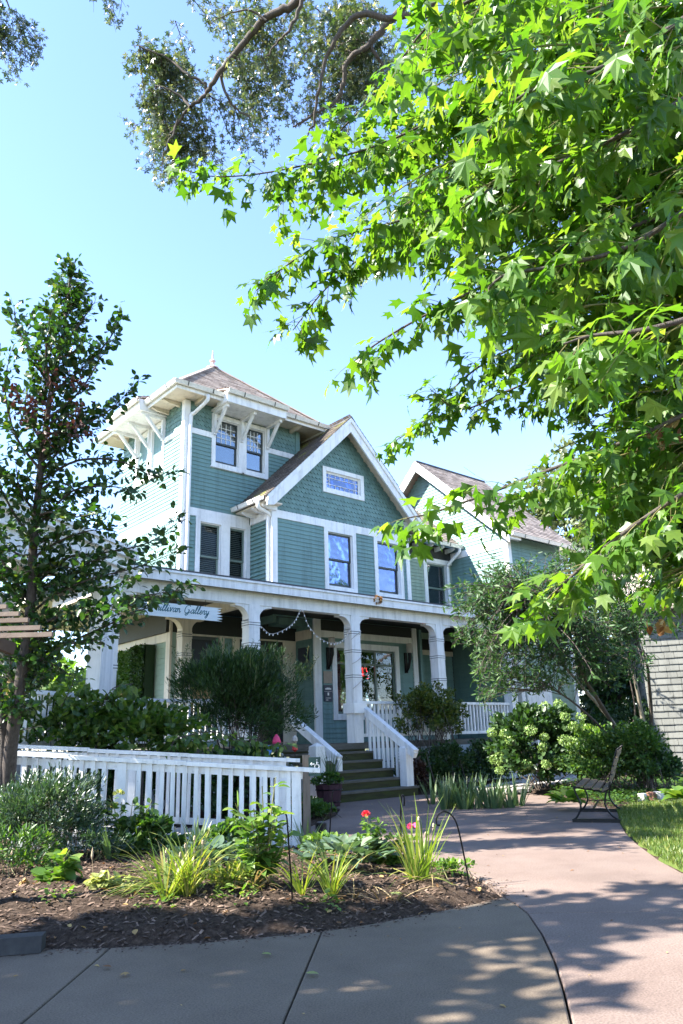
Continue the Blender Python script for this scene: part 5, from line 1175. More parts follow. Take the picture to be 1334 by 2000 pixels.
# ================================================================== FOLIAGE
def template(kind):
    if kind == 'star':
        L = [(90, 1.0), (140, .86), (40, .86), (198, .62), (-18, .62)]; sin_ = [(115, .47), (65, .47), (170, .42), (10, .42)]
        pts = sorted(L+sin_+[(255, .16), (285, .16)], key=lambda t: t[0]); c = np.array([0, .30])
        V = [(0, .30, .0)]; 
        for a, r in pts:
            x, y = r*math.cos(math.radians(a))*.72, .30+r*math.sin(math.radians(a))*.72; V.append((x, y, -.30*max(0, r-.3)**1.5+(.05 if r < .4 else 0)))
        n = len(pts); T = [(0, 1+i, 1+(i+1) % n) for i in range(n)]
    elif kind == 'star5':
        V = [(0, .35, .05)]; T = []
        for k, a in enumerate((90, 150, 30, 215, -35)):
            r = (.66, .6, .6, .42, .42)[k]; w = 26; o = len(V)
            for b, q in ((a-w, r*.5), (a, r), (a+w, r*.5)): V.append((q*math.cos(math.radians(b)), .35+q*math.sin(math.radians(b)), -.12*(q > .4)))
            T += [(0, o, o+1), (0, o+1, o+2)]
    elif kind == 'ovate':
        V = [(0, 0, 0), (.27, .22, .07), (.31, .5, .09), (.17, .8, .03), (0, 1, -.10), (-.17, .8, .03), (-.31, .5, .09), (-.27, .22, .07), (0, .5, 0)]
        T = [(8, i, (i+1) % 8) for i in range(8)]
    elif kind == 'round':
        V = [(0, 0, 0), (.33, .3, .05), (.28, .75, .04), (0, 1, -.06), (-.28, .75, .04), (-.33, .3, .05)]; T = [(0, 1, 2), (0, 2, 3), (0, 3, 4), (0, 4, 5)]
    elif kind == 'lance':
        V = [(0, 0, 0), (.13, .35, .04), (.11, .7, .02), (0, 1, -.06), (-.11, .7, .02), (-.13, .35, .04), (0, .5, -.01)]; T = [(6, i, (i+1) % 6) for i in range(6)]
    elif kind == 'needle':
        V = [(0, 0, 0), (.10, .45, .02), (0, 1, 0), (-.10, .45, .02)]; T = [(0, 1, 2), (0, 2, 3)]
    V = np.array(V, float); T = np.array(T)
    a = V[T[:, 1]]-V[T[:, 0]]; b = V[T[:, 2]]-V[T[:, 0]]; fl = np.cross(a, b)[:, 2] < 0
    T[fl] = T[fl][:, ::-1]; return V, T
TPL = {k: template(k) for k in ('star', 'star5', 'ovate', 'round', 'lance', 'needle')}
def nrm(a): return a/(np.linalg.norm(a, axis=-1, keepdims=True)+1e-9)
class Fol:
    def __init__(s): s.P = []; s.d = []; s.n = []; s.s = []
    def add(s, P, d, n, sz):
        P = np.atleast_2d(P); m = len(P)
        s.P.append(P); s.d.append(np.broadcast_to(d, (m, 3))); s.n.append(np.broadcast_to(n, (m, 3))); s.s.append(np.broadcast_to(sz, (m,)))
    def arrays(s):
        P = np.concatenate(s.P); d = nrm(np.concatenate(s.d)); n = np.concatenate(s.n); n = nrm(n-(n*d).sum(1, keepdims=True)*d); x = np.cross(d, n); return P, x, d, n, np.concatenate(s.s)
    def mesh(s, name, kind, mat, parent=None, obkind='stuff', keep=None, curl=.15, wide=(.85, 1.15)):
        P, x, d, n, sz = s.arrays()
        if keep is not None: P, x, d, n, sz = P[keep], x[keep], d[keep], n[keep], sz[keep]
        V0, T0 = TPL[kind]; m = len(P); wv = RNG.uniform(*wide, m)[:, None, None]; cv = RNG.uniform(-curl, curl, m)[:, None, None]
        vx, vy, vz = V0[:, 0][None, :, None]*wv, V0[:, 1][None, :, None], V0[:, 2][None, :, None]
        vz = vz+cv*(vy**2)
        V = P[:, None]+sz[:, None, None]*(vx*x[:, None]+vy*d[:, None]+vz*n[:, None])
        T = T0[None]+len(V0)*np.arange(m)[:, None, None]
        return fastmesh(name, V.reshape(-1, 3), T.reshape(-1, 3), mat, parent, False, obkind)
def rdir(n): return nrm(RNG.normal(size=(n, 3)))
UP = np.array([0, 0, 1.0])
def infr(P, x0=0, x1=1334, y0=0, y1=2000, pad=0):
    x, y, z = proj(P); return (z > .2) & (x > x0-pad) & (x < x1+pad) & (y > y0-pad) & (y < y1+pad)
def cloud(fol, c, rad, n, size, clumps=30, cr=.28, droop=.2, hollow=.55, updir=.4, top=True):
    """leaf clumps filling an ellipsoid, denser towards its outside"""
    c = np.array(c, float); rad = np.array(rad, float)
    k = rdir(clumps); 
    if top: k[:, 2] = np.where(k[:, 2] < -.55, -k[:, 2], k[:, 2])
    r = RNG.uniform(hollow, 1.0, clumps)[:, None]; cc = k*r
    i = RNG.randint(0, clumps, n); off = rdir(n)*(RNG.uniform(0, 1, n)[:, None]**.5)*cr
    q = cc[i]+off; P = c+q*rad
    d = nrm(q+rdir(n)*.8+UP*(updir-droop)); nn = nrm(q*.6+UP*.7+rdir(n)*.6)
    s = size*RNG.uniform(.65, 1.25, n); fol.add(P, d, nn, s); return c+cc*rad
def bush_stems(mb, base, tips, r=.012, jit=.1):
    base = np.array(base, float)
    for t in tips:
        b = base+np.array([RNG.normal()*jit, RNG.normal()*jit, 0]); mid = b*.45+t*.55+np.array([RNG.normal()*.04, RNG.normal()*.04, .06])
        mb.tube(catmull([b, mid, t], 3), [r, r*.85, r*.75, r*.65, r*.5, r*.45, r*.35][:7], 5)
def bush(name, lab, cat, c, rad, n, size, kind, mat, clumps=34, cr=.3, stems=10, r=.012, group=None, base_z=None, hollow=.5, updir=.4, stem_mat=None, jit=.12, stemup=None):
    bz = gz(c[0], c[1]) if base_z is None else base_z
    t_ = thing(name, lab, cat, (c[0], c[1], bz), group); f = Fol(); tips = cloud(f, c, rad, n, size, clumps, cr, hollow=hollow, updir=updir)
    f.mesh('foliage', kind, mat, t_)
    mb = MB(); bush_stems(mb, (c[0], c[1], bz-.03), tips[:stems], r, jit); mb.build('stems', stem_mat or bark, t_, kind='stuff'); return t_
def blades(mb_list, base, n, L, spread, width, droop, up=.9, seg=5, az=None):
    """arching strap leaves: appended as ribbon strips (V, T)"""
    for k in range(n):
        a = RNG.uniform(0, 2*math.pi) if az is None else RNG.normal(az[0], az[1]); l = L*RNG.uniform(.6, 1.15); h = np.array([math.cos(a), math.sin(a), 0]); sp = spread*RNG.uniform(.3, 1.2)
        p = np.array(base, float)+h*RNG.uniform(0, .05)*1.0; d = nrm(h*sp+UP*up); side_ = np.array([-math.sin(a), math.cos(a), 0])+RNG.normal(size=3)*.2; V = []
        dr = droop*RNG.uniform(.3, 1.5)
        for i in range(seg+1):
            t = i/seg; w_ = width*(1-t**2.2)*(.6+.4*min(1, t*4))*.5+.0006; V += [p-side_*w_, p+side_*w_]; p = p+d*l/seg; d = nrm(d+np.array([h[0], h[1], -1.2])*dr/seg*(.4+t))
            if p[2] < base[2]+.012: p[2] = base[2]+.012; d[2] = abs(d[2])*.1
        mb_list.append((np.array(V), seg))
def blade_mesh(name, lst, mat, parent, kind='stuff'):
    Vs = []; Ts = []; o = 0
    for V, seg in lst:
        Vs.append(V)
        for i in range(seg): Ts += [(o+2*i, o+2*i+1, o+2*i+3), (o+2*i, o+2*i+3, o+2*i+2)]
        o += len(V)
    return fastmesh(name, np.concatenate(Vs), np.array(Ts), mat, parent, True, kind)
def twigs_on(path, fol, mb, spacing, tl, nl, size, t0=.15, droop=.45, side=.9, petiole=.05, up=.55, thin=.004, hang=.6, jn=.5, rmax=1.0, keepf=None):
    """alternate leafy twigs along a bough"""
    path = np.array(path); seg = np.linalg.norm(np.diff(path, axis=0), axis=1); L = np.concatenate([[0], np.cumsum(seg)]); tot = L[-1]
    s = t0*tot; sg = 1
    while s <= tot:
        i = min(np.searchsorted(L, s, 'right')-1, len(seg)-1); f = (s-L[i])/(seg[i]+1e-9); p = path[i]*(1-f)+path[i+1]*f; t = nrm(path[i+1]-path[i])
        sd = nrm(np.cross(t, UP)+1e-6); rem = s/tot; l = tl*RNG.uniform(.5, 1.2)*(1-.45*rem)
        d = nrm(t*RNG.uniform(.3, .9)+sd*sg*side*RNG.uniform(.3, 1)+UP*RNG.uniform(-droop, .25)+RNG.normal(size=3)*.25)
        q = p; pts = [p]; m = max(3, int(nl*l/tl+.5)); d0 = d
        for k in range(3): q = q+d*l/3; d = nrm(d-UP*droop*.35+RNG.normal(size=3)*.1); pts.append(q)
        pts = np.array(pts)
        if keepf is None or keepf(pts).any():
            mb.tube(pts, [thin, thin*.8, thin*.6, thin*.4], 4, False)
            tt = np.linspace(.15, 1, m)**.9*3; ii = np.minimum(tt.astype(int), 2); ff = (tt-ii)[:, None]; B = pts[ii]*(1-ff)+pts[ii+1]*ff
            dd = nrm(d0*.7-UP*hang+rdir(m)*jn*1.4); nn = nrm(UP*up+rdir(m)*jn+SUN*.25)
            fol.add(B+nrm(dd+UP*.3+rdir(m)*.4)*petiole*RNG.uniform(.4, 1.2, m)[:, None], dd, nn, size*RNG.uniform(.55, 1.2, m))
        s += spacing*RNG.uniform(.6, 1.4); sg = -sg
DP = lambda L: [D(*q) for q in L]
def taper(n, r0, r1): return list(np.linspace(r0, r1, n))

# ---------------------------------------------------------------- foreground sweetgum
sgt = D(1900, 1480, 6.5); sgum = thing('sweetgum_tree', 'sunlit sweetgum tree with big star-shaped leaves hanging over the upper right', 'tree', (sgt[0], sgt[1], 0))
trunk_top = np.array([sgt[0]-.2, sgt[1]+.2, 6.5])
mb = MB(); mb.tube(catmull([(sgt[0], sgt[1], -.2), (sgt[0]+.05, sgt[1], 1.5), (sgt[0]-.1, sgt[1]+.1, 4), trunk_top, trunk_top+np.array([.2, 0, 3])], 5), taper(21, .24, .10), 12); mb.build('trunk', bark, sgum, True)
BG = [
 [(1500, -100, 5.9), (1000, 150, 6.0), (760, 275, 6.2), (560, 330, 6.5), (430, 345, 6.6), (352, 330, 6.6)],
 [(1500, -250, 6.5), (900, 60, 6.7), (720, 200, 6.8), (600, 330, 6.9), (540, 410, 7.0)],
 [(1480, 180, 5), (1050, 330, 5.2), (800, 425, 5.3), (640, 470, 5.4), (530, 540, 5.4), (500, 568, 5.4)],
 [(1400, 250, 5.5), (900, 400, 5.6), (740, 480, 5.6), (640, 560, 5.6), (572, 645, 5.7)],
 [(1480, 360, 4.5), (1100, 490, 4.7), (880, 590, 4.8), (745, 665, 4.9), (680, 715, 4.9)],
 [(1480, 520, 6.5), (1100, 640, 6.6), (930, 720, 6.7), (830, 820, 6.8), (755, 872, 6.9)],
 [(1480, 600, 6.2), (1150, 700, 6.2), (1000, 760, 6.3), (900, 800, 6.4), (840, 760, 6.4)],
 [(1480, 740, 4.2), (1250, 850, 4.3), (1080, 915, 4.4), (950, 965, 4.5), (850, 1000, 4.5), (795, 1012, 4.5)],
 [(1480, 880, 3.9), (1300, 985, 4.0), (1180, 1070, 4.0), (1090, 1150, 4.1), (1035, 1205, 4.1)],
 [(1480, 580, 3.0), (1280, 640, 3.0), (1160, 655, 3.1), (1100, 672, 3.1)],
 [(1480, 960, 5.3), (1330, 1000, 5.4), (1240, 1060, 5.5), (1170, 1150, 5.6)],
 [(1480, 300, 3.4), (1250, 470, 3.4), (1080, 520, 3.5), (980, 540, 3.5), (930, 600, 3.5)],
 [(1480, -60, 3.2), (1200, 120, 3.3), (1030, 180, 3.3), (950, 260, 3.4)],
 [(1480, 100, 3.6), (1240, 250, 3.6), (1060, 330, 3.7), (940, 380, 3.7), (860, 450, 3.8)],
 [(1300, -200, 3.6), (1000, -40, 3.7), (850, 40, 3.8), (780, 120, 3.8)],
 [(1480, 800, 5.2), (1290, 830, 5.2), (1180, 880, 5.3), (1100, 940, 5.3)],
]
POLY = [(760, -60), (1440, -60), (1440, 1230), (1290, 1170), (1180, 1100), (1090, 985), (1060, 900), (1000, 780), (930, 690), (880, 600), (780, 545), (710, 460), (590, 415), (540, 360), (690, 300), (770, 200)]
PX, PY = np.array([p[0] for p in POLY]), np.array([p[1] for p in POLY])
fol = Fol(); twm = MB(); brs = []
nfill = 0
while nfill < 330:
    x, y = RNG.uniform(540, 1440), RNG.uniform(-60, 1220)
    if not inpoly(np.array([x]), np.array([y]), np.array(POLY))[0]: continue
    d = RNG.uniform(4.0, 8.5) if RNG.rand() < .75 else RNG.uniform(6, 8.5); k = 5.0/d
    dx, dy = RNG.uniform(320, 520)*k, RNG.uniform(-190, 10)*k
    BG.append([(x+dx*.8, y+dy*.8, d+RNG.uniform(-.3, .6)), (x+dx*.5, y+dy*.6-14, d+.1), (x+dx*.25, y+dy*.35-12, d), (x, y, d)]); nfill += 1
POLY2 = np.array([(1060, 930), (1440, 880), (1440, 1210), (1260, 1170), (1120, 1110)]); k2 = 0
while k2 < 34:
    x, y = RNG.uniform(1050, 1440), RNG.uniform(890, 1200)
    if not inpoly(np.array([x]), np.array([y]), POLY2)[0]: continue
    d = RNG.uniform(4.2, 6.2); k = 5.0/d; dx, dy = RNG.uniform(300, 460)*k, RNG.uniform(-190, -40)*k; k2 += 1
    BG.append([(x+dx*.8, y+dy*.8, d+.3), (x+dx*.5, y+dy*.6-14, d+.1), (x+dx*.25, y+dy*.35-12, d), (x, y, d)])
for i, b in enumerate(BG):
    path = catmull(DP(b), 5); r0 = .015 if i < 16 else .007
    mb = MB(); mb.tube(path, taper(len(path), r0, .004), 6, False)
    o_ = mb.build('branch', bark, sgum, True) if i < 16 else twm.add(mb.v, mb.f)
    twigs_on(path, fol, twm, .045 if i < 16 else .085, .38, 9, .138, t0=.22 if i < 16 else .05, droop=.5, hang=.6, thin=.003)
mb = MB()
for k in range(6):
    e = D((1480, 1480, 1480, 1480, 1480, 1440)[k], (-100, 180, 360, 600, 800, -250)[k], (5.9, 5, 4.5, 6, 4.5, 6.5)[k]); s_ = np.array([sgt[0], sgt[1], 3.0+.7*k])
    mb.tube(catmull([s_, s_*.5+e*.5+np.array([0, 0, .5]), e], 5), taper(11, .07, .022), 7, False)
mb.build('limb', bark, sgum, True)
twm.build('twigs', twigm, sgum, kind='stuff')
P, x_, d_, n_, sz = fol.arrays()
X, Y, Z = proj(P+d_*sz[:, None]*.4)
# keep the open sky and house below the canopy clear of stray leaves
vis = (Z > .3) & (X > 0) & (X < 1334) & (Y > 0) & (Y < 2000)
okr = np.where(vis & (Y > 1240), False, True) & ~(vis & (X < 330)) & ~(Z < 1.6)
okr &= ~(vis & (Z < 9) & (X > 700) & (X < 1000) & (Y > 905) & (Y < 950))
px = np.where(vis & okr & (np.abs(n_@nrm(CF)) > .15), sz/Z, 0); big = np.argsort(-px)[:300]; isbig = np.zeros(len(P), bool); isbig[big] = True
fol.mesh('small_leaves', 'star', sweetleaf, sgum, keep=okr & ~isbig, curl=.4, wide=(.7, 1.15))
V0, T0 = TPL['star']; LM = []
for k in range(6):
    c_ = RNG.uniform(-.45, .3); V1 = V0.copy(); V1[:, 2] += c_*V1[:, 1]**2; V1[:, 0] *= RNG.uniform(.88, 1.12); me = bpy.data.meshes.new('leaf'); me.from_pydata([tuple(v) for v in V1], [], [tuple(int(i) for i in t) for t in T0]); me.materials.append(sweetleaf); me.update(); LM.append(me)
for j in big:
    m = Matrix.Identity(4)
    for i in range(3): m[i][0] = x_[j][i]*sz[j]; m[i][1] = d_[j][i]*sz[j]; m[i][2] = n_[j][i]*sz[j]; m[i][3] = P[j][i]
    inst('leaf', LM[j % 6], m, sgum)
# hanging seed balls
for k, (a, b_, d) in enumerate(((1098, 582, 6.0), (1106, 562, 6.0), (1190, 460, 5.5))):
    c_ = D(a, b_, d); mb = MB(); mb.lathe(tuple(c_), [(.002, -.02), (.013, -.014), (.018, 0), (.013, .014), (.002, .02)], 8); mb.tube([c_+np.array([0, 0, .02]), c_+np.array([.01, 0, .1])], .002, 4)
    mb.build('seed_ball', bark, sgum)
f = Fol(); 
for a, b_, d in ((1195, 70, 4.5), (1290, 850, 4.5), (1190, 455, 5.5), (1290, 1215, 6.5)):
    q = D(a, b_, d)+RNG.normal(size=(14, 3))*.05; f.add(q, -UP*.8+rdir(14)*.6, rdir(14), .09)
f.mesh('dead_leaves', 'ovate', deadleaf, sgum)

# ---------------------------------------------------------------- tall tree whose limbs cross the top of the picture
tt = np.array([10.5, -1.5]); tall = thing('tall_gum_tree', 'tall tree with dark limbs and small pale leaves crossing the sky at the top', 'tree', (tt[0], tt[1], 0))
mb = MB(); mb.tube(catmull([(tt[0], tt[1], -.2), (tt[0]-.1, tt[1]+.1, 5), (tt[0]-.2, tt[1]+.4, 11), (tt[0]-.2, tt[1]+.8, 17)], 6), taper(19, .42, .2), 12); mb.build('trunk', bark, tall, True)
limbs = [([(900, -420, 11), (700, -160, 12), (588, -5, 12.5), (555, 18, 12.6), (515, 38, 12.7), (480, 80, 12.8), (445, 120, 12.9), (418, 160, 12.9), (400, 185, 13), (372, 210, 13.1), (350, 235, 13.2), (335, 260, 13.2)], .085, .018),
 ([(960, -300, 11), (850, 0, 12), (820, 28, 12.2), (760, 35, 12.3), (705, 28, 12.4), (680, 45, 12.5), (655, 75, 12.5), (635, 120, 12.6), (626, 160, 12.6), (618, 200, 12.7), (612, 245, 12.8)], .07, .02),
 ([(960, -250, 12.5), (790, 10, 13), (760, 40, 13), (738, 70, 13), (715, 95, 13), (692, 108, 13), (674, 130, 13), (671, 160, 13), (665, 185, 13), (648, 205, 13), (615, 222, 13), (585, 240, 13), (570, 248, 13)], .075, .014),
 ([(722, 88, 13), (735, 110, 13), (748, 130, 13), (746, 160, 13), (738, 190, 13)], .035, .02),
 ([(590, 0, 12.4), (575, 40, 12.4), (560, 65, 12.4), (540, 85, 12.5), (520, 110, 12.5)], .035, .01),
 ([(405, 178, 13), (395, 160, 13), (365, 145, 13), (335, 118, 13.1), (300, 100, 13.1), (260, 88, 13.2)], .03, .006),
 ([(372, 210, 13), (350, 185, 13.1), (320, 170, 13.1), (290, 172, 13.2)], .025, .006),
 ([(430, 140, 13), (442, 185, 12.9), (465, 215, 12.9), (490, 235, 12.9), (500, 265, 12.9)], .03, .006),
 ([(350, 235, 13.1), (330, 275, 13.1), (318, 310, 13.1), (312, 350, 13.1)], .018, .005),
 ([(612, 245, 12.8), (600, 262, 12.8), (585, 285, 12.8)], .02, .006), ([(520, 38, 12.6), (480, 20, 12.6), (440, 30, 12.6), (412, 45, 12.6)], .02, .005)]
fol = Fol(); twm = MB(); pts_all = []
for L_, r0, r1 in limbs:
    p = catmull(DP(L_), 4); p = [q+RNG.normal(size=3)*.012 for q in p]; mb = MB(); mb.tube(p, taper(len(p), r0, r1), 7, False); mb.build('branch', bark, tall, True); pts_all += list(np.array(p)[len(p)//4:])
mb = MB(); e0 = D(900, -420, 11); mb.tube(catmull([(tt[0]-.2, tt[1]+.4, 10.5), (np.array([tt[0], tt[1], 11])+e0)/2+np.array([0, 0, 1]), e0], 5), taper(11, .2, .10), 8, False)
e1 = D(960, -280, 12); mb.tube(catmull([(tt[0]-.2, tt[1]+.6, 12.5), (np.array([tt[0], tt[1], 12])+e1)/2+np.array([0, 0, 1]), e1], 5), taper(11, .2, .10), 8, False); mb.build('limb', bark, tall, True)
TREG = [([(520, 0), (400, 20), (412, 60), (440, 100), (480, 90), (540, 60)], 9, 12.7), ([(255, 85), (300, 110), (380, 140), (420, 170), (400, 230), (330, 280), (265, 250), (248, 215), (300, 190), (290, 140)], 34, 13.1), ([(330, 280), (400, 230), (450, 260), (440, 310), (360, 330), (318, 370), (280, 300)], 19, 13.1), ([(440, 120), (560, 70), (575, 160), (560, 220), (480, 290), (430, 220)], 30, 12.8), ([(600, 0), (720, 0), (740, 90), (760, 170), (690, 230), (600, 280), (600, 180), (620, 90)], 46, 12.9), ([(560, 30), (700, 0), (650, 100), (590, 120)], 14, 13.2), ([(700, 60), (1000, 60), (1200, 450), (900, 450), (760, 260)], 40, 14)]
for poly, cnt, dd in TREG:
    pl_ = np.array(poly); k = 0; cnt = int(cnt*1.15)
    while k < cnt:
        x, y = RNG.uniform(pl_[:, 0].min(), pl_[:, 0].max()), RNG.uniform(pl_[:, 1].min(), pl_[:, 1].max())
        if not inpoly(np.array([x]), np.array([y]), pl_)[0]: continue
        k += 1; e = D(x, y, dd+.5+abs(RNG.normal())*.9); A_ = np.array(pts_all); j = np.argsort(np.linalg.norm(A_-e-np.array([0, 0, .3]), axis=1))[RNG.randint(0, 9)]; s_ = A_[j]
        if np.linalg.norm(s_-e) > 1.0: s_ = e+nrm(nrm(s_-e)+RNG.normal(size=3)*.35)*RNG.uniform(.6, 1.0)
        path = catmull([s_, s_*.5+e*.5+np.array([0, 0, .12]), e, e-UP*RNG.uniform(.1, .35)+RNG.normal(size=3)*.1], 3); twm.tube(path, taper(len(path), .010, .003), 4, False)
        twigs_on(path, fol, twm, .11, .36, 8, .12, t0=.0, droop=.6, hang=.4, petiole=.04, jn=.8)
# corner clumps at the top edge
for a, b_, n, sp in ((20, 40, 10, 45), (30, 110, 8, 38), (222, 10, 4, 16), (70, 80, 3, 12)):
    for k in range(n):
        e = D(a+RNG.normal()*sp*.7, b_+RNG.normal()*sp*.7, 10.8); path = [e+np.array([-.35, .1, .4]), e, e-UP*.2]; twm.tube(path, .004, 4, False); twigs_on(path, fol, twm, .12, .3, 8, .095, t0=.0, droop=.5, petiole=.04, jn=.8)
twm.build('twigs', bark, tall, kind='stuff')
P, x_, d_, n_, sz = fol.arrays(); X, Y, Z = proj(P)
corner = ((X < 108) & (Y < 168)) | ((X > 190) & (X < 262) & (Y < 48))
okr = ~((X > 0) & (X < 235) & (Y > 0) & (Y < 600) & ~corner) & ~((Y > 375) & (X < 700) & (X > 0))
fol.mesh('leaves', 'star5', syc, tall, keep=okr)
ln = MB(); a_ = D(-250, -200, 10.5); ln.tube(catmull([D(900, -420, 11), D(300, -300, 11), D(0, -120, 10.8), D(20, 20, 10.8)], 4), taper(13, .05, .01), 6, False); ln.build('branch', bark, tall, True)

# ---------------------------------------------------------------- shade trees outside the frame on the left
def shade_tree(base, h, crowns, n, lab, size=.16):
    t_ = thing('shade_tree', lab, 'tree', (*base, 0)); mb = MB(); b = np.array([*base, 0.]); top = np.array([base[0], base[1], h])
    mb.tube(catmull([b-UP*.2, b*.5+top*.5+np.array([.1, .1, 0]), top], 5), taper(11, .25, .12), 10); mb.build('trunk', bark, t_, True)
    f = Fol(); mb = MB()
    for c, r in crowns:
        tips = cloud(f, c, r, int(n*r[0]*r[1]*r[2]), size, 26, .32, hollow=.2, top=False)
        for q in tips[:6]: mb.tube(catmull([top*.7+b*.3, (top+q)/2, q], 3), taper(7, .06, .01), 5, False)
    mb.build('limb', bark, t_, True)
    P, *_ = f.arrays(); f.mesh('leaves', 'ovate', midleaf, t_, keep=~infr(P, pad=30)); return t_
QA = lambda q, a, z: np.array([q*.436-a*.9, q*.9+a*.436, z])      # q across, a along the sun's bearing
cr1 = [(QA(4.75+.1*(k % 3), 2.3+k*.85, 5.6+.25*(k % 2)), (.85, .8, .6)) for k in range(1, 8)]+[(QA(3.75, 4.5+k*.9, 5.2+.2*(k % 2)), (.8, .75, .55)) for k in range(5)]+[ (QA(2.2, 6.2, 5.6), (1.0, .9, .7)), (QA(3.3, 8.0, 6.2), (1.2, 1.2, .9)), (QA(4.2, 9.0, 6.6), (1.3, 1.2, 1.0)), (QA(1.2, 8.0, 5.8), (1.2, 1.2, .9))]
b1 = QA(3.9, 7.6, 0)
shade_tree((b1[0], b1[1]), 4.6, cr1, 1500, 'broad shade tree standing left of the view beside the sidewalk', .2)
cr1 += [(QA(q, a, z), (.75, .16, .16)) for q, a, z in ((6.35, 3.0, 6.3), (6.9, 3.4, 6.6), (7.5, 3.2, 6.0), (7.9, 4.2, 7.0), (8.3, 3.3, 6.2), (6.1, 4.4, 7.4), (7.2, 4.6, 7.4), (5.9, 3.2, 5.2))]
cr2 = [(QA(q, a, z), (1.0, 1.0, .7)) for q, a, z in ((9.6, 4.4, 10.0), (10.0, 3.6, 9.2), (10.8, 3.9, 9.6), (9.0, 3.9, 9.2), (9.3, 5.2, 10.0), (10.6, 6.4, 10.6), (11.9, 5.4, 10.2), (12.6, 7.2, 11.0), (9.6, 7.6, 10.8), (11.2, 8.2, 11.4), (13.4, 6.2, 10.4), (10.4, 4.4, 9.6), (8.9, 8.9, 9.8), (12.3, 8.8, 11.6))]
b2 = QA(11.0, 8.6, 0)
shade_tree((b2[0], b2[1]), 8.0, cr2, 420, 'tall shade tree beyond the left edge of the view', .22)

# ---------------------------------------------------------------- slender pear tree on the left
TP = [(12, 1575, 8.0), (20, 1470, 8.0), (30, 1390, 8.0), (46, 1290, 8.05), (60, 1180, 8.1), (64, 1080, 8.15), (75, 960, 8.2), (86, 860, 8.25), (100, 760, 8.3), (118, 680, 8.3), (129, 610, 8.3), (136, 548, 8.3)]
pb = D(*TP[0]); pear = thing('pear_tree', 'slender upright pear tree with dark glossy leaves in front of the ramp railing', 'tree', (pb[0], pb[1], 0))
tp = catmull([np.array([pb[0], pb[1], -.1])]+DP(TP), 4); mb = MB(); mb.tube(tp, taper(len(tp), .085, .008), 9); mb.build('trunk', bark, pear, True)
mb = MB(); t2 = catmull([D(2, 1575, 8.02)-UP*.1, D(8, 1470, 8.02), D(6, 1400, 8.02), D(-20, 1250, 8.1), D(-60, 1000, 8.2), D(-50, 800, 8.3)], 4); mb.tube(t2, taper(len(t2), .07, .012), 8); mb.build('trunk', bark, pear, True)
fol = Fol(); twm = MB()
PB = [[(128, 620), (131, 575), (136, 540)], [(112, 690), (150, 640), (185, 590)], [(100, 760), (60, 690), (35, 640), (27, 598)], [(98, 770), (160, 720), (215, 660), (238, 612)], [(92, 820), (150, 770), (190, 710), (197, 668)], [(88, 850), (160, 830), (215, 800), (270, 745)], [(80, 920), (30, 850), (10, 760), (20, 690)], [(82, 900), (130, 860), (160, 820), (205, 800)], [(78, 940), (150, 900), (230, 900), (300, 930), (330, 920)], [(70, 1030), (140, 960), (210, 950), (270, 960)],
 [(66, 1060), (20, 990), (-20, 900), (-30, 800)], [(62, 1150), (130, 1090), (200, 1080), (290, 1060), (355, 1015)], [(58, 1200), (110, 1160), (180, 1130), (260, 1110), (340, 1080)], [(50, 1270), (100, 1230), (180, 1200), (250, 1170), (370, 1150)], [(48, 1290), (100, 1270), (190, 1230), (280, 1190), (350, 1165)], [(60, 1180), (20, 1120), (-20, 1050), (-40, 960)], [(40, 1320), (80, 1290), (130, 1260), (200, 1250)], [(100, 760), (90, 700), (95, 640), (100, 600)], [(110, 700), (80, 650), (62, 620)], [(85, 870), (50, 800), (60, 740)], [(80, 920), (120, 870), (125, 800)], [(70, 1000), (40, 960), (30, 900)], [(75, 960), (110, 940), (150, 960), (190, 1000)], [(64, 1090), (110, 1060), (160, 1040), (220, 1030)], [(110, 700), (140, 690), (165, 660)], [(90, 830), (140, 810), (180, 850)],
 [(58, 1200), (20, 1150), (-10, 1100)], [(50, 1270), (90, 1290), (140, 1320)], [(40, 1330), (20, 1290), (0, 1250)], [(55, 1230), (130, 1200), (210, 1190), (240, 1200)], [(60, 1150), (120, 1140), (170, 1100), (210, 1090)], [(62, 1100), (100, 1100), (140, 1110), (180, 1130)], [(70, 1010), (100, 1000), (140, 1010), (200, 1000)], [(64, 1090), (30, 1080), (5, 1060)], [(52, 1250), (20, 1220), (-5, 1190)],
 [(36, 1360), (10, 1300), (-30, 1240)], [(44, 1300), (20, 1240), (-10, 1180)], [(64, 1110), (130, 1130), (200, 1150), (255, 1130)]]
for b in PB:
    o_ = RNG.normal()*.3; n = len(b); path = catmull([D(x, y, 8.2+o_*(i/(n-1))) for i, (x, y) in enumerate(b)], 5)
    mb = MB(); mb.tube(path, taper(len(path), .017, .003), 6, False); mb.build('branch', bark, pear, True)
    twigs_on(path, fol, twm, .034, .27*(1.2 if b[-1][1] > 900 else .9), 7, .092, t0=.12, droop=.15, side=.8, petiole=.035, up=.5, thin=.003, hang=.15, jn=.75)
for i in range(10, len(tp), 1):
    for k in range(4):
        e = tp[i]+nrm(RNG.normal(size=3)*[1, 1, .4]+UP*.7)*RNG.uniform(.15, .5)*(1-.6*i/len(tp)); path = catmull([tp[i], (tp[i]+e)/2, e], 3); twm.tube(path, .004, 4, False); twigs_on(path, fol, twm, .06, .22, 7, .085, t0=.1, droop=.15, petiole=.03, hang=.15, jn=.8)
twm.build('twigs', bark, pear, kind='stuff')
P, *_ = fol.arrays(); X, Y, Z = proj(P); fol.mesh('leaves', 'ovate', pearleaf, pear, keep=(Y < 1430))
f = Fol(); 
for a, b_ in ((105, 735), (150, 740), (90, 790), (60, 780), (155, 790), (45, 815), (95, 850), (30, 770), (165, 840), (65, 800), (140, 825)):
    q = D(a, b_, 8.0)+RNG.normal(size=(22, 3))*.06; f.add(q, -UP*.6+rdir(22)*.7, rdir(22), .06)
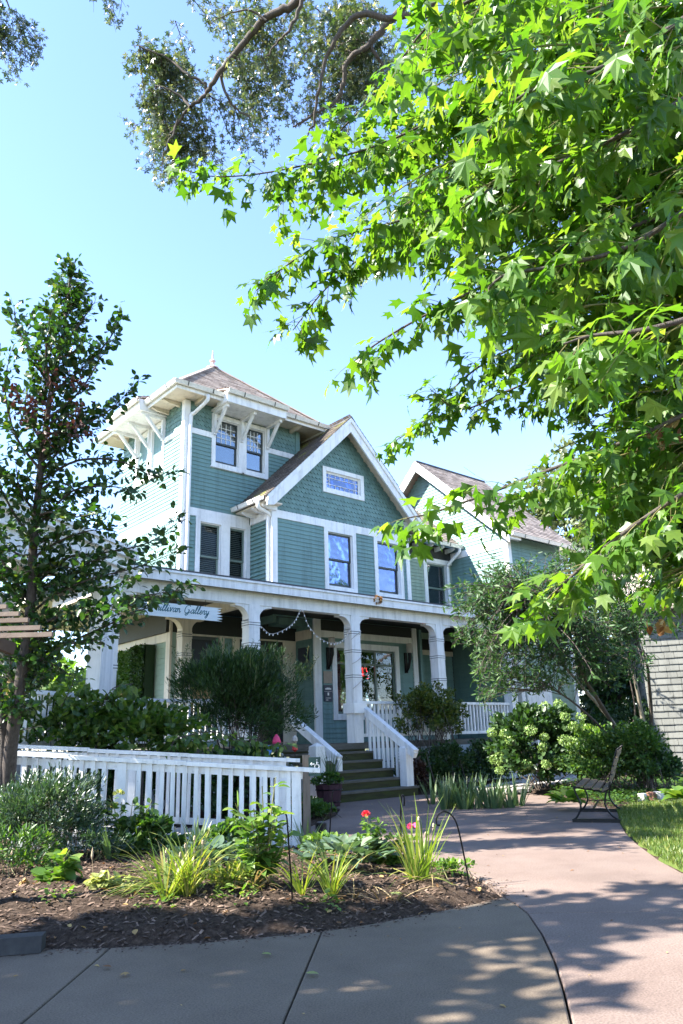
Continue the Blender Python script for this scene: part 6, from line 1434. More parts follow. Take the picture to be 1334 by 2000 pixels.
f.mesh('dead_leaves', 'ovate', leafmat('maroon_leaf', [(0, (.04, .012, .01)), (1, (.10, .035, .025))], .15, (1.3, 1, .8)), pear)

# ---------------------------------------------------------------- small multi-stemmed tree on the right
mbase = D(1262, 1500, 14.5); mbase = np.array([mbase[0], mbase[1], 0]); mg = thing('bay_tree', 'multi-stemmed small tree with narrow grey-green leaves right of the porch', 'tree', tuple(mbase))
STM = [([(1262, 1520), (1258, 1440), (1250, 1380), (1238, 1320), (1222, 1275), (1205, 1235)], .055, greybark), ([(1270, 1520), (1272, 1400), (1268, 1340), (1262, 1290), (1240, 1250)], .045, bark), ([(1255, 1530), (1215, 1440), (1180, 1390), (1140, 1345), (1100, 1300), (1050, 1260)], .05, greybark), ([(1250, 1530), (1205, 1430), (1170, 1370), (1140, 1320), (1110, 1240), (1060, 1180), (1010, 1150)], .05, bark), ([(1255, 1530), (1240, 1430), (1240, 1380), (1225, 1300)], .03, bark), ([(1250, 1530), (1190, 1440), (1130, 1380), (1080, 1345)], .035, bark)]
fol = Fol(); twm = MB()
ends = []
for k, (L_, r, m_) in enumerate(STM):
    p = catmull([mbase+np.array([RNG.normal()*.1, RNG.normal()*.1, -.05])]+[D(x, y, 14.5-.35*i*(k % 2)) for i, (x, y) in enumerate(L_[1:])], 5); mb = MB(); mb.tube(p, taper(len(p), r, r*.35), 8, False); mb.build('trunk', m_, mg, True); ends += list(p[len(p)//2:])
ends = np.array(ends)
CR_ = [((930, 1150), 45, 30), ((985, 1120), 35, 30), ((1050, 1150), 60, 40), ((950, 1180), 65, 45), ((1020, 1180), 70, 40), ((890, 1180), 30, 25), ((905, 1240), 35, 30), ((960, 1250), 60, 45), ((1040, 1250), 70, 40), ((945, 1310), 35, 35), ((1000, 1310), 60, 30), ((1090, 1280), 70, 40), ((1130, 1200), 80, 60), ((1110, 1110), 60, 40), ((1180, 1250), 70, 50), ((1060, 1340), 50, 25), ((1230, 1200), 60, 60), ((1150, 1320), 60, 35), ((935, 1360), 16, 22), ((1230, 1300), 50, 40), ((985, 1145), 60, 50)]
for (cx, cy), rx, ryy in CR_:
    for k in range(int(rx*ryy/95)+7):
        e = D(cx+RNG.normal()*rx*.5, cy+RNG.normal()*ryy*.5, 13.3+RNG.normal()*.6); j = np.argmin(np.linalg.norm(ends-e, axis=1)+RNG.rand(len(ends))*.5); s_ = ends[j]
        if np.linalg.norm(s_-e) > 1.2: s_ = e+nrm(s_-e)*1.2
        path = catmull([s_, s_*.5+e*.5+UP*.08, e], 4); twm.tube(path, taper(len(path), .009, .003), 4, False)
        twigs_on(path, fol, twm, .15, .30, 9, .115, t0=.35, droop=.2, petiole=.01, hang=.1, jn=.8, up=.6)
for k in range(95):
    e = D(RNG.uniform(1120, 1345), RNG.uniform(1040, 1235), 17.5+RNG.normal()*.9); s_ = e+nrm(np.array([mbase[0], mbase[1], 3.0])-e)*1.0
    path = catmull([s_, s_*.5+e*.5+UP*.08, e], 4); twm.tube(path, taper(len(path), .012, .004), 4, False)
    twigs_on(path, fol, twm, .15, .36, 10, .14, t0=.2, droop=.2, petiole=.01, hang=.1, jn=.8, up=.6)
for k in range(60):
    e = D(1150+RNG.normal()*40, 1150+RNG.normal()*40, 18.0+RNG.normal()*.9); s_ = e+nrm(np.array([mbase[0], mbase[1], 3.0])-e)*1.0
    path = catmull([s_, s_*.5+e*.5+UP*.08, e], 4); twm.tube(path, taper(len(path), .012, .004), 4, False)
    twigs_on(path, fol, twm, .15, .40, 10, .17, t0=.1, droop=.2, petiole=.01, hang=.1, jn=.8, up=.6)
twm.build('twigs', bark, mg, kind='stuff'); fol.mesh('leaves', 'lance', bayleaf, mg)

# ---------------------------------------------------------------- background trees
def bgtree(c, rad, n, size, lab, th, group='trees beyond the house', mat=bgleaf, kind='ovate'):
    t_ = thing('background_tree', lab, 'tree', (c[0], c[1], 0), group); f = Fol(); tips = cloud(f, c, rad, n, size, 46, .26, hollow=.25, top=False); f.mesh('crown', kind, mat, t_)
    mb = MB(); b = np.array([c[0], c[1], -.2]); top = np.array([c[0], c[1], c[2]]); mb.tube([b, b*.5+top*.5+np.array([.15, .1, 0]), top], [th, th*.8, th*.4], 9); 
    for q in tips[:10]: mb.tube(catmull([b*.4+top*.6, (top+q)/2, q], 3), taper(7, th*.3, .02), 5, False)
    mb.build('trunk', bark, t_, True)
for px, py, dd, rad, n, lab in ((1120, 1010, 38, (4.2, 4.2, 3.6), 5200, 'pale airy tree behind the far end of the teal house'), (1230, 1180, 40, (4.5, 4, 4.5), 5000, 'olive tree above the parked car'), (1330, 1080, 34, (4, 4, 5), 5000, 'taller tree behind the grey cottage'), (1190, 1290, 46, (6, 5, 4.5), 4000, 'low tree mass farthest back behind the multi-stemmed tree')):
    bgtree(D(px, py, dd), rad, n, .30, lab, .25)
bgtree(D(1185, 1330, 27), (2.6, 2.2, 2.0), 5200, .24, 'dark dense tree directly behind the trunks of the multi-stemmed tree', .18, mat=darkleaf)
for px, py, dd, rad, n, lab in ((40, 1330, 26, (3.2, 3, 2.2), 3000, 'bright green tree seen through the pavilion windows'), (-120, 1200, 30, (4, 4, 4), 3000, 'green tree behind the left pavilion')):
    bgtree(D(px, py, dd), rad, n, .28, lab, .2, mat=brightleaf)
for i, (px, py, dd, r) in enumerate(((1165, 1420, 26, (1.6, 1.2, 1.0)), (1210, 1400, 24, (1.4, 1.2, 1.2)), (1250, 1425, 22.5, (1.0, .9, 1.0)))):
    c = D(px, py, dd); bush('background_shrub', ('rounded shrub beside the far white downspout', 'dark shrub in front of the parked car', 'dark shrub against the cottage corner')[i], 'shrub', (c[0], c[1], .9), r, 2000, .10, 'ovate', darkleaf, base_z=0, group='shrubs by the cottage')

# ---------------------------------------------------------------- shrubs along the porch
c = D(475, 1370, 13.0); sh1 = bush('feathery_shrub', 'big dark feathery shrub in front of the porch columns left of the steps', 'shrub', (c[0], c[1], 1.75), (1.42, .75, 1.0), 32000, .10, 'needle', darkleaf, 200, .19, 40, .014, hollow=.2, updir=.9)
f = Fol(); mbs = MB()
for k in range(60):
    a = D(RNG.uniform(350, 610), RNG.uniform(1300, 1350)-abs(RNG.normal())*10, 12.7+RNG.normal()*.2); e = a+np.array([RNG.normal()*.1, RNG.normal()*.1, RNG.uniform(.15, .38)]); mbs.tube([a, e], .003, 4, False); m = 16; t = np.linspace(0, 1, m)[:, None]; f.add(a*(1-t)+e*t, rdir(m)*.7+UP*.7, rdir(m), .06)
f.mesh('shoots', 'needle', darkleaf, sh1); mbs.build('shoot_stems', twigm, sh1, kind='stuff')
c = np.array([13.55, 12.52, 1.62]); sh2 = bush('privet_shrub', 'olive yellowing shrub with bare stems in front of the porch railing right of the steps', 'shrub', (c[0], c[1], 1.60), (1.25, .34, .72), 6500, .07, 'round', olivleaf, 120, .17, 44, .013, hollow=.25, jit=.5)
for i, (x, y, z, r, n, mt, lab) in enumerate(((12.6, 12.2, .38, (.62, .34, .46), 3200, darkleaf, 'low dark shrub right beside the stair newel'), (13.6, 12.1, .42, (.75, .36, .52), 3800, darkleaf, 'low dark shrub below the privet, behind the iris clump'), (14.8, 12.1, .42, (.75, .36, .52), 3800, darkleaf, 'low dark shrub along the skirt behind the bright iris'), (15.75, 12.35, .5, (.7, .45, .6), 3400, midleaf, 'dark leafy shrub left of the hydrangea'), (12.15, 11.85, .3, (.32, .3, .36), 1300, leafmat('bronze_leaf', [(0, (.03, .012, .012)), (1, (.09, .05, .035))], .2, (1.2, 1, .8)), 'dark bronze leafy plant at the foot of the right newel'))):
    bush('low_shrub', lab, 'shrub', (x, y, z), r, n, .065, 'round', mt, 60, .3, 8, .008, group='low shrubs along the porch skirt', hollow=.35)
for i, (x, y, lab) in enumerate(((3.6, 11.6, 'dark shrub behind the left end of the rear ramp railing'), (4.7, 10.9, 'dark shrub behind the middle of the rear ramp railing'), (5.9, 10.6, 'dark shrub behind the right half of the rear ramp railing'), (7.2, 10.9, 'dark shrub between the ramp and the left stair rail'))):
    bush('backing_shrub', lab, 'shrub', (x, y, .48), (.85, .5, .55), 2600, .10, 'ovate', darkleaf, 60, .3, 8, .01, group='shrubs between ramp and porch', hollow=.35)
# hydrangea
c = D(1050, 1440, 15.4); hy = bush('hydrangea', 'large hydrangea bush covered in lime green flower heads', 'hydrangea', (c[0], c[1], .80), (1.15, .9, .85), 6500, .12, 'ovate', darkleaf, 90, .20, 20, .013, hollow=.5)  # darker leaf colour stands in for shade on the bush
hv = []
while len(hv) < 30:
    v = rdir(1)[0]; v = v if v@(-CF) > 0 else -v; v[2] = abs(v[2])*.9-.3; v = nrm(v+np.array([.45, -.45, 0])*.5)
    if hv and np.min(np.linalg.norm(np.array(hv)-v, axis=1)) < .19 and RNG.rand() < .985: continue
    hv.append(v); q = np.array([c[0], c[1], .82])+v*np.array([1.18, .98, .95])*RNG.uniform(.96, 1.08); f = Fol(); m = 150; u = rdir(m); R_ = RNG.uniform(.075, .115); f.add(q+u*R_*[1, 1, .85], nrm(u*.3+rdir(m)), u, .038)
    f.mesh('flower_head', 'round', hydram, hy)
# flowering iris and strap plants
def strap(name, lab, cat, base, n, L, sp, w_, droop, mat, group=None, clusters=1, cr=.15, az=None, up=.9):
    t_ = thing(name, lab, cat, base, group); lst = []
    for k in range(clusters): b = np.array(base, float)+np.array([RNG.normal()*cr, RNG.normal()*cr, 0]); b[2] = gz(b[0], b[1]); blades(lst, b, n//clusters, L, sp, w_, droop, up, az=az)
    blade_mesh('blades', lst, mat, t_); return t_
q = D(905, 1535, 12.6); strap('iris_clump', 'clump of upright blue-green iris blades right of the steps', 'iris', (q[0], q[1], 0), 210, .66, .38, .045, .14, irisleaf, clusters=10, cr=.34)
q = D(962, 1540, 12.4); strap('iris_clump', 'brighter sunlit iris clump at the right end of the bed by the steps', 'iris', (q[0], q[1], 0), 110, .66, .42, .048, .2, irisleaf, clusters=6, cr=.24)
# right side shrubs and ground cover
for i, (px, py, d, r, n, mt, sz_, lab) in enumerate(((1180, 1490, 14.2, (.85, .7, .5), 4200, midleaf, .07, 'arching green shrub under the multi-stemmed tree, left part'), (1240, 1470, 13.8, (.7, .6, .6), 4000, midleaf, .07, 'bushy green shrub right behind the bench'), (1290, 1530, 13.4, (.5, .4, .32), 1800, darkleaf, .07, 'dark low shrub against the grey cottage wall'), (1150, 1460, 15, (.6, .5, .4), 2400, brightleaf, .07, 'light green shrub between hydrangea and bench'))):
    c = D(px, py, d); bush('garden_shrub', lab, 'shrub', (c[0], c[1], max(.45, c[2])), r, n, sz_, 'ovate', mt, 50, .28, 16, .012, group='shrubs behind the bench', jit=.3)
t_ = thing('ground_cover', 'ivy ground cover edging the pavement behind the bench', 'ground cover', tuple(G(1150, 1550))); t_['kind'] = 'stuff'
f = Fol(); cov = [g2(*p) for p in ((1070, 1552), (1135, 1565), (1206, 1580), (1240, 1574), (1334, 1560), (1400, 1540), (1334, 1520), (1230, 1530), (1100, 1535))]; cv = np.array(cov)
xs = RNG.uniform(cv[:, 0].min(), cv[:, 0].max(), 16000); ys = RNG.uniform(cv[:, 1].min(), cv[:, 1].max(), 16000); k = inpoly(xs, ys, cv); xs, ys = xs[k], ys[k]; m = len(xs)
f.add(np.stack([xs, ys, bed_h(xs, ys)+RNG.uniform(.0, .13, m)], 1), rdir(m)*[1, 1, .3], UP+rdir(m)*.5, .055*RNG.uniform(.6, 1.2, m)); f.mesh('ivy_leaves', 'round', midleaf, t_)
for i, (px, py, lab) in enumerate(((1108, 1540, 'small variegated hosta at the left end of the bench'), (1328, 1525, 'hosta with striped leaves at the right edge by the cottage'))):
    q = D(px, py, 11.5); t_ = thing('hosta', lab, 'hosta', (q[0], q[1], .05), 'hostas by the bench'); f = Fol(); m = 34; a = RNG.uniform(0, 6.28, m); h = np.stack([np.cos(a), np.sin(a), RNG.uniform(.1, .9, m)], 1); f.add(np.array([q[0], q[1], .10])+h*.08*RNG.uniform(.5, 1.6, m)[:, None], h, UP-h*.2+rdir(m)*.3, .24*RNG.uniform(.7, 1.2, m)); f.mesh('leaves', 'ovate', brightleaf, t_, curl=.4)
# lawn grass
xs = RNG.uniform(5.5, 15, 220000); ys = RNG.uniform(-1, 8, 220000); k = inpoly(xs, ys, lawnpoly) & infr(np.stack([xs, ys, xs*0], 1), pad=400); xs, ys = xs[k], ys[k]; m = len(xs)
f = Fol(); f.add(np.stack([xs, ys, lawn_h(xs, ys)-.004], 1), UP+rdir(m)*.55, rdir(m), RNG.uniform(.03, .075, m)); g_ = f.mesh('grass', 'needle', grassm, None, wide=(.6, .9)); tag(g_, 'short mown lawn grass at the right edge', 'grass')
# planter plants
f = Fol(); cloud(f, (pc[0]-.04, pc[1], .45), (.27, .27, .10), 700, .055, 20, .35); f.mesh('plants', 'round', midleaf, pt); lst = []; blades(lst, (pc[0]+.05, pc[1], .4), 34, .60, .45, .012, .35); blade_mesh('spikes', lst, irisleaf, pt)
for i, (px, py, d, r, n, lab) in enumerate(((606, 1590, 11.2, (.26, .26, .12), 1100, 'leafy ground plants below the barrel planter'), (598, 1570, 11.8, (.22, .3, .16), 1000, 'green bedding plants behind the sign post'), (622, 1600, 11.4, (.26, .14, .08), 900, 'low edging plants at the pavement corner beside the sign post'))):
    c = D(px, py, d); bush('bedding_plant', lab, 'plant', (c[0], c[1], .12), r, n, .055, 'round', midleaf, 26, .3, 6, .005, group='bedding plants at the steps')
# vine sprawling over the left porch rail and the rear ramp railing
vn = thing('sprawling_vine', 'sprawling grapevine-like shrub between the porch and the rear ramp railing', 'shrub', (4.6, 11.2, 0)); f = Fol(); mbs = MB()
for px, py, d, rx, n in ((60, 1400, 11.2, .55, 900), (140, 1400, 11.3, .6, 1000), (220, 1400, 11.2, .6, 1000), (290, 1420, 11.0, .55, 900), (110, 1430, 10.8, .7, 900), (30, 1440, 10.8, .5, 600), (350, 1440, 10.8, .5, 700), (190, 1440, 10.8, .6, 800), (270, 1450, 10.6, .45, 500)):
    c = D(px, py, d); tips = cloud(f, c, (rx*1.05, rx*.7, .36), int(n*.62), .115, 26, .26, hollow=.3); bush_stems(mbs, (c[0], c[1], 0), tips[:6], .012, .2)
for L_ in ([(330, 1470), (350, 1440), (400, 1450), (460, 1440), (520, 1450)], [(330, 1490), (380, 1480), (400, 1500)], [(350, 1440), (420, 1430), (500, 1455), (560, 1450)], [(120, 1380), (140, 1340), (150, 1300)], [(200, 1380), (220, 1345), (260, 1335)]):
    path = catmull([D(x, y, 9.6) for x, y in L_], 5); mbs.tube(path, .006, 5, False); twigs_on(path, f, mbs, .06, .16, 3, .105, t0=0, droop=.5, petiole=.04, jn=.6)
f.mesh('leaves', 'ovate', leafmat('vine_leaf', [(0, (.04, .09, .018)), (.6, (.07, .13, .025)), (1, (.17, .22, .05))], .4, (1.6, 1.8, .5)), vn); mbs.build('stems', bark, vn, kind='stuff')
# artificial hedge leaves
hw = thing('hedge_wall', 'bright green artificial leaf panel on the porch side wall', 'hedge wall', (8.2, 18, 1.1)); mb = MB(); mb.box((8.16, 17.0, 1.1), (8.25, 19.8, 3.40)); mb.build('panel', hedgeleaf, hw)
f = Fol(); m = 9000; f.add(np.stack([RNG.uniform(8.10, 8.16, m), RNG.uniform(17.0, 19.8, m), RNG.uniform(1.1, 3.4, m)], 1), np.array([-.5, 0, -.3])+rdir(m)*.7, np.array([-1, 0, .3])+rdir(m)*.6, .07*RNG.uniform(.6, 1.2, m)); f.mesh('leaves', 'round', hedgeleaf, hw)
hw = thing('hedge_wall', 'dark green leaf panel, its shade set in the leaf colour, next to the bright leaf panel', 'hedge wall', (8.0, 16.6, 1.1)); mb = MB(); mb.box((8.02, 16.35, 1.1), (8.25, 16.97, 3.40)); mb.build('panel', darkleaf, hw)  # same hedge as the bright panel; shade done with the darker leaf colour
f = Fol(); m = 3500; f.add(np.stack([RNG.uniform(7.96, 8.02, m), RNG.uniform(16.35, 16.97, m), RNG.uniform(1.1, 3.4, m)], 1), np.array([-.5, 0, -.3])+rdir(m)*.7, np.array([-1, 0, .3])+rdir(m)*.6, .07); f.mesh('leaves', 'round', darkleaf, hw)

# ---------------------------------------------------------------- front flower bed
def gp(px, py): q = G(px, py); return (q[0], q[1], gz(q[0], q[1]))
q = gp(85, 1705); c = np.array(q); bush('feathery_perennial', 'wide bushy grey-green perennial in front of the left part of the ramp railing', 'shrub', (c[0], c[1], .50), (.62, .5, .42), 6500, .060, 'lance', perennial, 90, .26, 40, .006, hollow=.4, updir=.8, jit=.2, stem_mat=drystem)
c = D(20, 1660, 7.3); bush('feathery_perennial', 'smaller grey-green perennial at the left edge of the bed', 'shrub', (c[0], c[1], .40), (.40, .4, .34), 3200, .06, 'lance', perennial, 50, .28, 20, .006, updir=.8, stem_mat=drystem)
def stalks(name, lab, cat, base, tips, size, kind, mat, per=9, r=.006, stem=None, flower=None, hang=.2):
    t_ = thing(name, lab, cat, base); f = Fol(); mbs = MB()
    for t in tips:
        path = catmull([np.array(base)+RNG.normal(size=3)*[.03, .03, 0], (np.array(base)+t)/2+RNG.normal(size=3)*.02, t], 5); mbs.tube(path, taper(len(path), r, r*.5), 5, False)
        m = per; tt_ = RNG.uniform(.18, 1, m); idx = (tt_*(len(path)-1)).astype(int); B = np.array(path)[idx]; a = rdir(m); a[:, 2] = RNG.uniform(-hang, .5, m)
        f.add(B+nrm(a)*.025, nrm(a), UP*.8+rdir(m)*.45, size*RNG.uniform(.6, 1.2, m))
    f.mesh('leaves', kind, mat, t_, curl=.3); mbs.build('stems', stem or twigm, t_, kind='stuff')
    if flower:
        for t, m_, rr_ in flower:
            ff = Fol(); u = rdir(40); u[:, 2] = np.abs(u[:, 2])*.8; ff.add(np.array(t)+u*rr_*.5, nrm(u+rdir(40)*.3), u+UP*.3, rr_*.8); ff.mesh('flower', 'round', m_, t_, obkind=None)
    return t_
dv = lambda px, py, base: D(px, py, float((np.array(base)-CAM)@CF))
b = gp(515, 1762); tips = [dv(x, y, b)+RNG.normal(size=3)*.05 for x, y in ((470, 1570), (490, 1555), (510, 1550), (530, 1545), (550, 1570), (480, 1610), (500, 1600), (540, 1610), (555, 1590), (495, 1650), (535, 1650), (520, 1580), (475, 1640))]
stalks('tall_broadleaf_plant', 'tall sunlit plant with broad heart-shaped leaves in front of the right end of the railing', 'plant', b, tips, .11, 'ovate', brightleaf, 22, .007)
b = gp(240, 1690); tips = [dv(x, y, b)+RNG.normal(size=3)*.05 for x, y in ((205, 1560), (225, 1555), (240, 1575), (270, 1590), (290, 1570), (300, 1625), (325, 1610), (250, 1610), (215, 1600), (285, 1640))]
stalks('leafy_shrub', 'dark leafy young shrub with cream flower heads in front of the middle of the railing', 'shrub', b, tips, .085, 'ovate', midleaf, 26, .006, flower=[(dv(232, 1552, b), paleleaf, .05), (dv(222, 1575, b), paleleaf, .045)])
b = gp(112, 1752); tips = [dv(x, y, b) for x, y in ((80, 1715), (100, 1700), (125, 1690), (150, 1715), (135, 1662), (90, 1735), (140, 1740), (110, 1720), (130, 1670))]
stalks('green_broadleaf_plant', 'bright green broad-leaved plant at the left of the bed', 'plant', b, tips, .13, 'ovate', brightleaf, 12, .006)
b = gp(195, 1765); tips = [dv(x, y, b) for x, y in ((160, 1745), (180, 1715), (195, 1710), (215, 1725), (225, 1745), (175, 1755), (205, 1750), (240, 1722), (262, 1725))]
stalks('variegated_plant', 'pale yellow-green variegated plant beside the bright green plant', 'plant', b, tips, .085, 'ovate', paleleaf, 24, .004)
b = gp(180, 1740); mb = MB(); t_ = thing('seed_stalk', 'single pale seed stalk rising above the variegated plant', 'plant', b); pth = catmull([b, dv(181, 1690, b), dv(180, 1672, b)], 4); mb.tube(pth, .003, 4); mb.lathe(tuple(pth[-1]), [(.002, -.03), (.012, 0), (.008, .04), (.001, .07)], 6); mb.build('stalk', drystem, t_)
f = Fol(); b = gp(50, 1760); t_ = thing('withered_plant', 'withered brown plant at the left edge of the bed', 'plant', b); mbs = MB()
for x, y in ((40, 1720), (50, 1712), (60, 1730), (35, 1745)):
    e = dv(x, y, b); mbs.tube([b, e], .003, 4); m = 14; tt_ = RNG.uniform(.2, 1, m)[:, None]; f.add(np.array(b)*(1-tt_)+e*tt_, -UP+rdir(m)*.7, rdir(m), .045)
f.mesh('leaves', 'ovate', deadleaf, t_); mbs.build('stems', drystem, t_, kind='stuff')
for i, (x, y, r, n, mt, kd, sz_, lab) in enumerate(((290, 1690, (.34, .22, .20), 900, midleaf, 'ovate', .075, 'low leafy plant at the foot of the railing, right of the leafy shrub'), (180, 1712, (.30, .22, .17), 800, perennial, 'lance', .06, 'small dark perennial between the bright plant and the railing'), (445, 1688, (.30, .2, .16), 700, midleaf, 'round', .06, 'low green cushion under the railing behind the daylilies'), (30, 1735, (.34, .28, .22), 1000, midleaf, 'lance', .07, 'low dark plant at the far left of the bed'), (640, 1690, (.25, .18, .10), 500, brightleaf, 'round', .05, 'creeping plant at the pavement edge behind the silver hosta'), (470, 1765, (.30, .2, .09), 700, lilyleaf, 'lance', .06, 'yellow-green creeping plant under the tall broadleaf plant'), (885, 1722, (.2, .14, .06), 160, brightleaf, 'round', .045, 'sparse creeping weed near the curled shepherd hook'))):
    q = gp(x, y); bush('bed_plant', lab, 'plant', (q[0], q[1], q[2]+r[2]*.7), r, n, sz_, kd, mt, 26, .3, 8, .004, group='low plants filling the bed', hollow=.3, jit=.1, stem_mat=twigm)
strap('dry_daylily_leaves', 'withered tan daylily leaves lying between the clumps', 'dead leaves', gp(430, 1772), 40, .40, 1.2, .010, 1.6, leafmat('dry_blade', [(0, (.20, .13, .06)), (1, (.42, .32, .17))], .3, (1.3, 1.2, .7)), None, 5, .22, up=.5)
strap('dry_daylily_leaves', 'withered tan daylily leaves around the right-hand daylilies', 'dead leaves', gp(760, 1752), 34, .38, 1.3, .010, 1.6, MATS['dry_blade'], None, 5, .22, up=.5)
strap('daylily', 'large yellow-green daylily clump with arching leaves in the middle of the bed', 'daylily', gp(375, 1780), 150, .55, .8, .014, 1.0, lilyleaf, 'daylily clumps in the bed', 4, .10)
strap('daylily', 'flattened daylily leaves sprawling left across the mulch', 'daylily', gp(330, 1775), 70, .60, 1.3, .013, 1.6, lilyleaf, 'daylily clumps in the bed', 3, .08, az=(2.6, .5), up=.5)
strap('daylily', 'grassy daylily clump left of the silver hosta', 'daylily', gp(625, 1775), 90, .42, .7, .011, .9, lilyleaf, 'daylily clumps in the bed', 3, .06)
strap('daylily', 'tall upright daylily with long leaves at the right end of the bed', 'daylily', gp(828, 1740), 46, .60, .45, .016, .5, lilyleaf, 'daylily clumps in the bed', 3, .05)
strap('daylily', 'few long daylily leaves lying on the mulch at the right end', 'daylily', gp(825, 1745), 12, .62, 1.4, .016, 1.5, lilyleaf, 'daylily clumps in the bed', 1, .02, up=.5)
strap('daylily', 'sparse yellow daylily leaves behind the tall broadleaf plant', 'daylily', gp(450, 1745), 60, .36, 1.0, .012, 1.2, lilyleaf, 'daylily clumps in the bed', 4, .14)
strap('yucca', 'spiky blue-green yucca beside the ramp post', 'yucca', gp(600, 1672), 22, .42, .8, .028, .25, irisleaf, None, 1, .03)
strap('iris_clump', 'small iris fan in front of the middle of the ramp railing', 'iris', gp(382, 1690), 18, .36, .5, .03, .2, irisleaf, None, 1, .03)
strap('iris_clump', 'iris fan left of the leafy shrub by the railing', 'iris', gp(212, 1712), 18, .34, .6, .026, .25, irisleaf, None, 1, .03)
b = gp(375, 1775); t_ = thing('daylily_stalks', 'dry pale flower stalks standing in the daylily clump', 'plant', b); mbs = MB()
for x, y in ((325, 1665), (362, 1655), (396, 1648), (345, 1690), (410, 1690), (380, 1640), (352, 1672)):
    e = dv(x, y, b); pth = catmull([np.array(b)+RNG.normal(size=3)*[.03, .03, 0], (np.array(b)+e)/2+RNG.normal(size=3)*.02, e], 4); mbs.tube(pth, .0035, 5); mbs.lathe(tuple(e), [(.001, -.01), (.010, .0), (.008, .02), (.001, .03)], 5)
mbs.build('stalks', drystem, t_, kind='stuff')
b = gp(830, 1735); t_ = thing('daylily_stalks', 'two dry flower stalks rising from the tall daylily at the right end', 'plant', b); mbs = MB()
for x, y in ((847, 1615), (818, 1602), (832, 1632)):
    e = dv(x, y, b); mbs.tube(catmull([b, (np.array(b)+e)/2+RNG.normal(size=3)*.015, e], 4), .0035, 5); mbs.lathe(tuple(e), [(.001, -.01), (.012, .0), (.010, .02), (.001, .03)], 5)
mbs.build('stalks', drystem, t_, kind='stuff')
def rosette(name, lab, cat, base, n, size, mat, r, grp=None, hgt=.12):
    t_ = thing(name, lab, cat, base, grp); f = Fol(); a = RNG.uniform(0, 6.28, n); q = RNG.uniform(0, 1, n)**.5*r; h = np.stack([np.cos(a), np.sin(a), RNG.uniform(-.1, .6, n)], 1); P = np.array(base)+h*[1, 1, 0]*q[:, None]+UP*(hgt*(1-.5*q/r)+RNG.uniform(-.03, .05, n))[:, None]
    f.add(P, h+rdir(n)*.25, UP-h*.2+rdir(n)*.3, size*RNG.uniform(.7, 1.2, n)); f.mesh('leaves', 'ovate', mat, t_, curl=.35); return t_
rosette('silver_hosta', 'low grey-green broad-leaved plant in the right middle of the bed', 'hosta', gp(675, 1722), 170, .135, greyleaf, .36, None, .18)
rosette('lambs_ear', 'pale grey-green leaf rosette behind the daylily clump', 'plant', gp(410, 1722), 110, .15, greyleaf, .30, None, .16)
rosette('pale_rosette', 'sunlit pale leaf rosette left of the daylily clump', 'plant', gp(345, 1745), 40, .10, paleleaf, .14, None, .10)
for i, (x, y, lab) in enumerate(((300, 1800, 'low weeds in the mulch near the front edge'), (460, 1790, 'small green seedlings under the tall broadleaf plant'), (355, 1770, 'tuft of small leaves beside the sprawling daylily leaves'), (630, 1790, 'bright groundcover below the grassy daylily'), (108, 1790, 'thin grass tuft in front of the bright green plant'))):
    rosette('small_weed', lab, 'weed', gp(x, y), 34, .05, brightleaf, .14, 'weeds in the mulch', .04)
b = gp(745, 1710); tips = [dv(x, y, b)+RNG.normal(size=3)*.03 for x, y in ((715, 1600), (725, 1620), (740, 1590), (705, 1640), (760, 1650), (790, 1640), (750, 1670), (775, 1620), (815, 1640), (730, 1660), (800, 1670), (720, 1690), (770, 1690))]
stalks('rose_bush', 'rose bush with one red and one pink bloom at the right end of the bed', 'rose bush', b, tips, .058, 'ovate', brightleaf, 80, .005, flower=[(dv(715, 1592, b), rosered, .035), (dv(806, 1618, b), rosepink, .045)], hang=.3)
t_ = thing('dry_seedheads', 'two dark dry seed heads behind the red rose', 'plant', gp(668, 1660)); mbs = MB()
for x, y in ((668, 1640), (674, 1645)): e = dv(x, y, gp(668, 1660)); mbs.tube([gp(668, 1660), e], .003, 4); mbs.lathe(tuple(e), [(.002, -.01), (.014, .005), (.01, .03), (.002, .04)], 6)
mbs.build('stalk', bark, t_)
# creeping leaves over the far edge of the bed, fallen leaves
f = Fol()
xs = RNG.uniform(0, 7, 3000); ys = RNG.uniform(1.5, 9, 3000); k = inpoly(xs, ys, frontbed); xs, ys = xs[k][:420], ys[k][:420]; m = len(xs)
f.add(np.stack([xs, ys, bed_h(xs, ys)+.015], 1), rdir(m)*[1, 1, .25], UP+rdir(m)*.5, RNG.uniform(.02, .055, m)); o_ = f.mesh('leaf_litter', 'ovate', deadleaf, None); tag(o_, 'scattered dry brown leaves lying on the mulch', 'leaf litter')
def fallen(px, py, sz_, mat, kind, lab):
    q = G(px, py); z = gz(q[0], q[1]); z = .004 if z < 0 else z+.02; V, T = TPL[kind]; a = RNG.uniform(0, 6.28)
    R = np.array([[math.cos(a), -math.sin(a), 0], [math.sin(a), math.cos(a), 0], [0, 0, 1]]); W = (V*[1, 1, .5])@R.T*sz_+np.array([q[0], q[1], z+.012]); o = fastmesh('fallen_leaf', W, T, mat, None, False); tag(o, lab, 'leaf', 'fallen leaves on paving and mulch')
fallen(597, 1907, .07, paleleaf, 'ovate', 'yellow leaf lying alone on the sidewalk slab'); fallen(511, 1868, .06, paleleaf, 'ovate', 'small pale leaf on the middle of the sidewalk'); fallen(200, 1893, .055, deadleaf, 'ovate', 'reddish leaf on the left sidewalk slab'); fallen(252, 1905, .06, deadleaf, 'star', 'dark curled leaf on the left sidewalk slab')
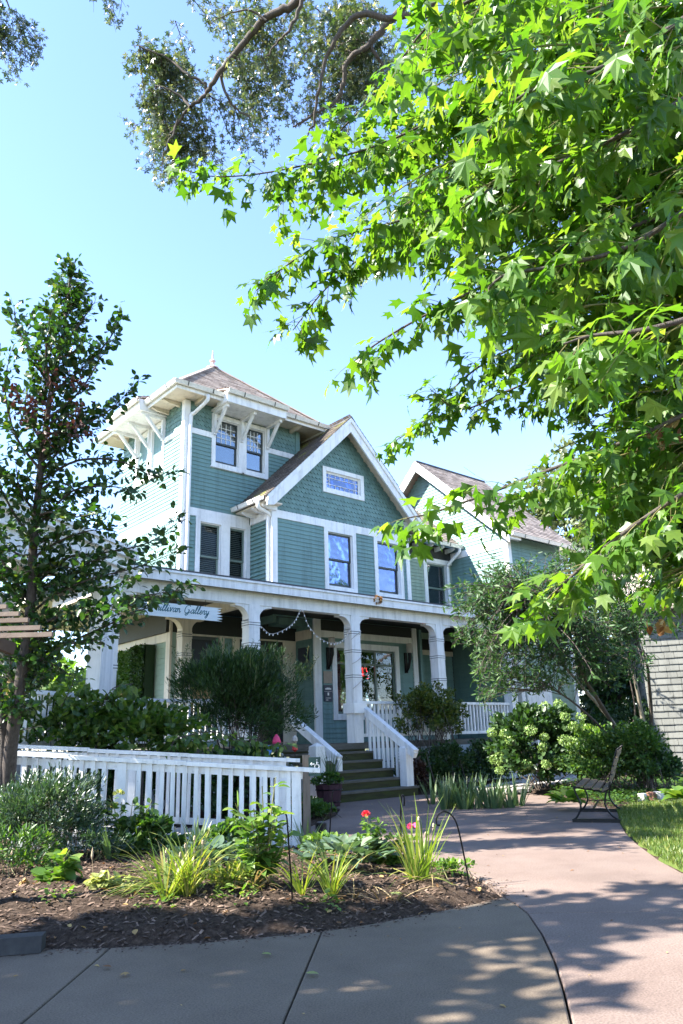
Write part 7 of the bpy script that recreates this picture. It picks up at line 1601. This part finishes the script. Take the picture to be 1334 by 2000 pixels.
fallen(770, 1770, .10, paleleaf, 'star', 'pale star-shaped leaf lying on the mulch near the front edge'); fallen(670, 1762, .11, paleleaf, 'star', 'pale yellow star-shaped leaf under the silver hosta'); fallen(1195, 1628, .08, deadleaf, 'ovate', 'dark leaf on the pavement near the bench')
# dry nest on the porch fascia
nest = thing('dry_leaf_nest', 'clump of dry brown leaves stuck on the porch fascia', 'nest', (13.35, 12.58, 4.2)); q = un_ = CAM+ray(738, 1171)*((12.59-CAM[1])/ray(738, 1171)[1])
f = Fol(); m = 70; u = rdir(m); f.add(q+u*[.08, .03, .07], u+rdir(m)*.5, u, .07); f.mesh('dry_leaves', 'ovate', deadleaf, nest)

# trees across the drive, mirrored in the front windows
for (x, y, z, r, n, lab) in ((27, -3, 6.0, (4.5, 4.5, 4.2), 3800, 'round tree across the drive to the right of the view'), (21, -12, 5.5, (4, 4, 4), 3000, 'tree across the drive behind the viewer on the right'), (34, -10, 7.5, (5, 5, 5), 3500, 'tallest tree across the drive')):
    bgtree((x, y, z), r, n, .34, lab, .25, group='trees across the drive', mat=midleaf)

xs = RNG.uniform(1, 6, 60000); ys = RNG.uniform(3, 8.2, 60000); dd_ = polydist(xs, ys, frontbed); k = ~inpoly(xs, ys, frontbed) & (RNG.rand(60000) < np.exp(-dd_/.05)*.8) & (dd_ < .4) & np.any([inpoly(xs, ys, p) for p in paved], axis=0)
xs, ys = xs[k], ys[k]; n = len(xs); a = RNG.uniform(0, 6.28, n); L = RNG.uniform(.004, .016, n); W = RNG.uniform(.003, .006, n)
ux = np.stack([np.cos(a), np.sin(a), a*0], 1)*L[:, None]; uy = np.stack([-np.sin(a), np.cos(a), a*0], 1)*W[:, None]; c = np.stack([xs, ys, xs*0+.002], 1); h = UP*W[:, None]
V = np.stack([c-ux-uy, c+ux-uy, c+ux+uy, c-ux+uy, c+h], 1).reshape(-1, 3); T = (np.array([[0, 1, 4], [1, 2, 4], [2, 3, 4], [3, 0, 4]])[None]+5*np.arange(n)[:, None, None]).reshape(-1, 3)
o_ = fastmesh('spilled_chips', V, T, chipm, None, False, 'stuff'); tag(o_, 'bark chips spilled on the paving along the bed edge', 'bark chips')
xs = RNG.uniform(-1, 14, 9000); ys = RNG.uniform(-1, 12, 9000); k = np.any([inpoly(xs, ys, p) for p in paved], axis=0) & infr(np.stack([xs, ys, xs*0], 1)); xs, ys = xs[k][:150], ys[k][:150]; m = len(xs)
f = Fol(); f.add(np.stack([xs, ys, xs*0+.006], 1), rdir(m)*[1, 1, .1], UP+rdir(m)*.25, RNG.uniform(.012, .035, m)); o_ = f.mesh('pavement_litter', 'ovate', deadleaf, None); tag(o_, 'tiny dry leaf scraps scattered over the paving', 'leaf litter')
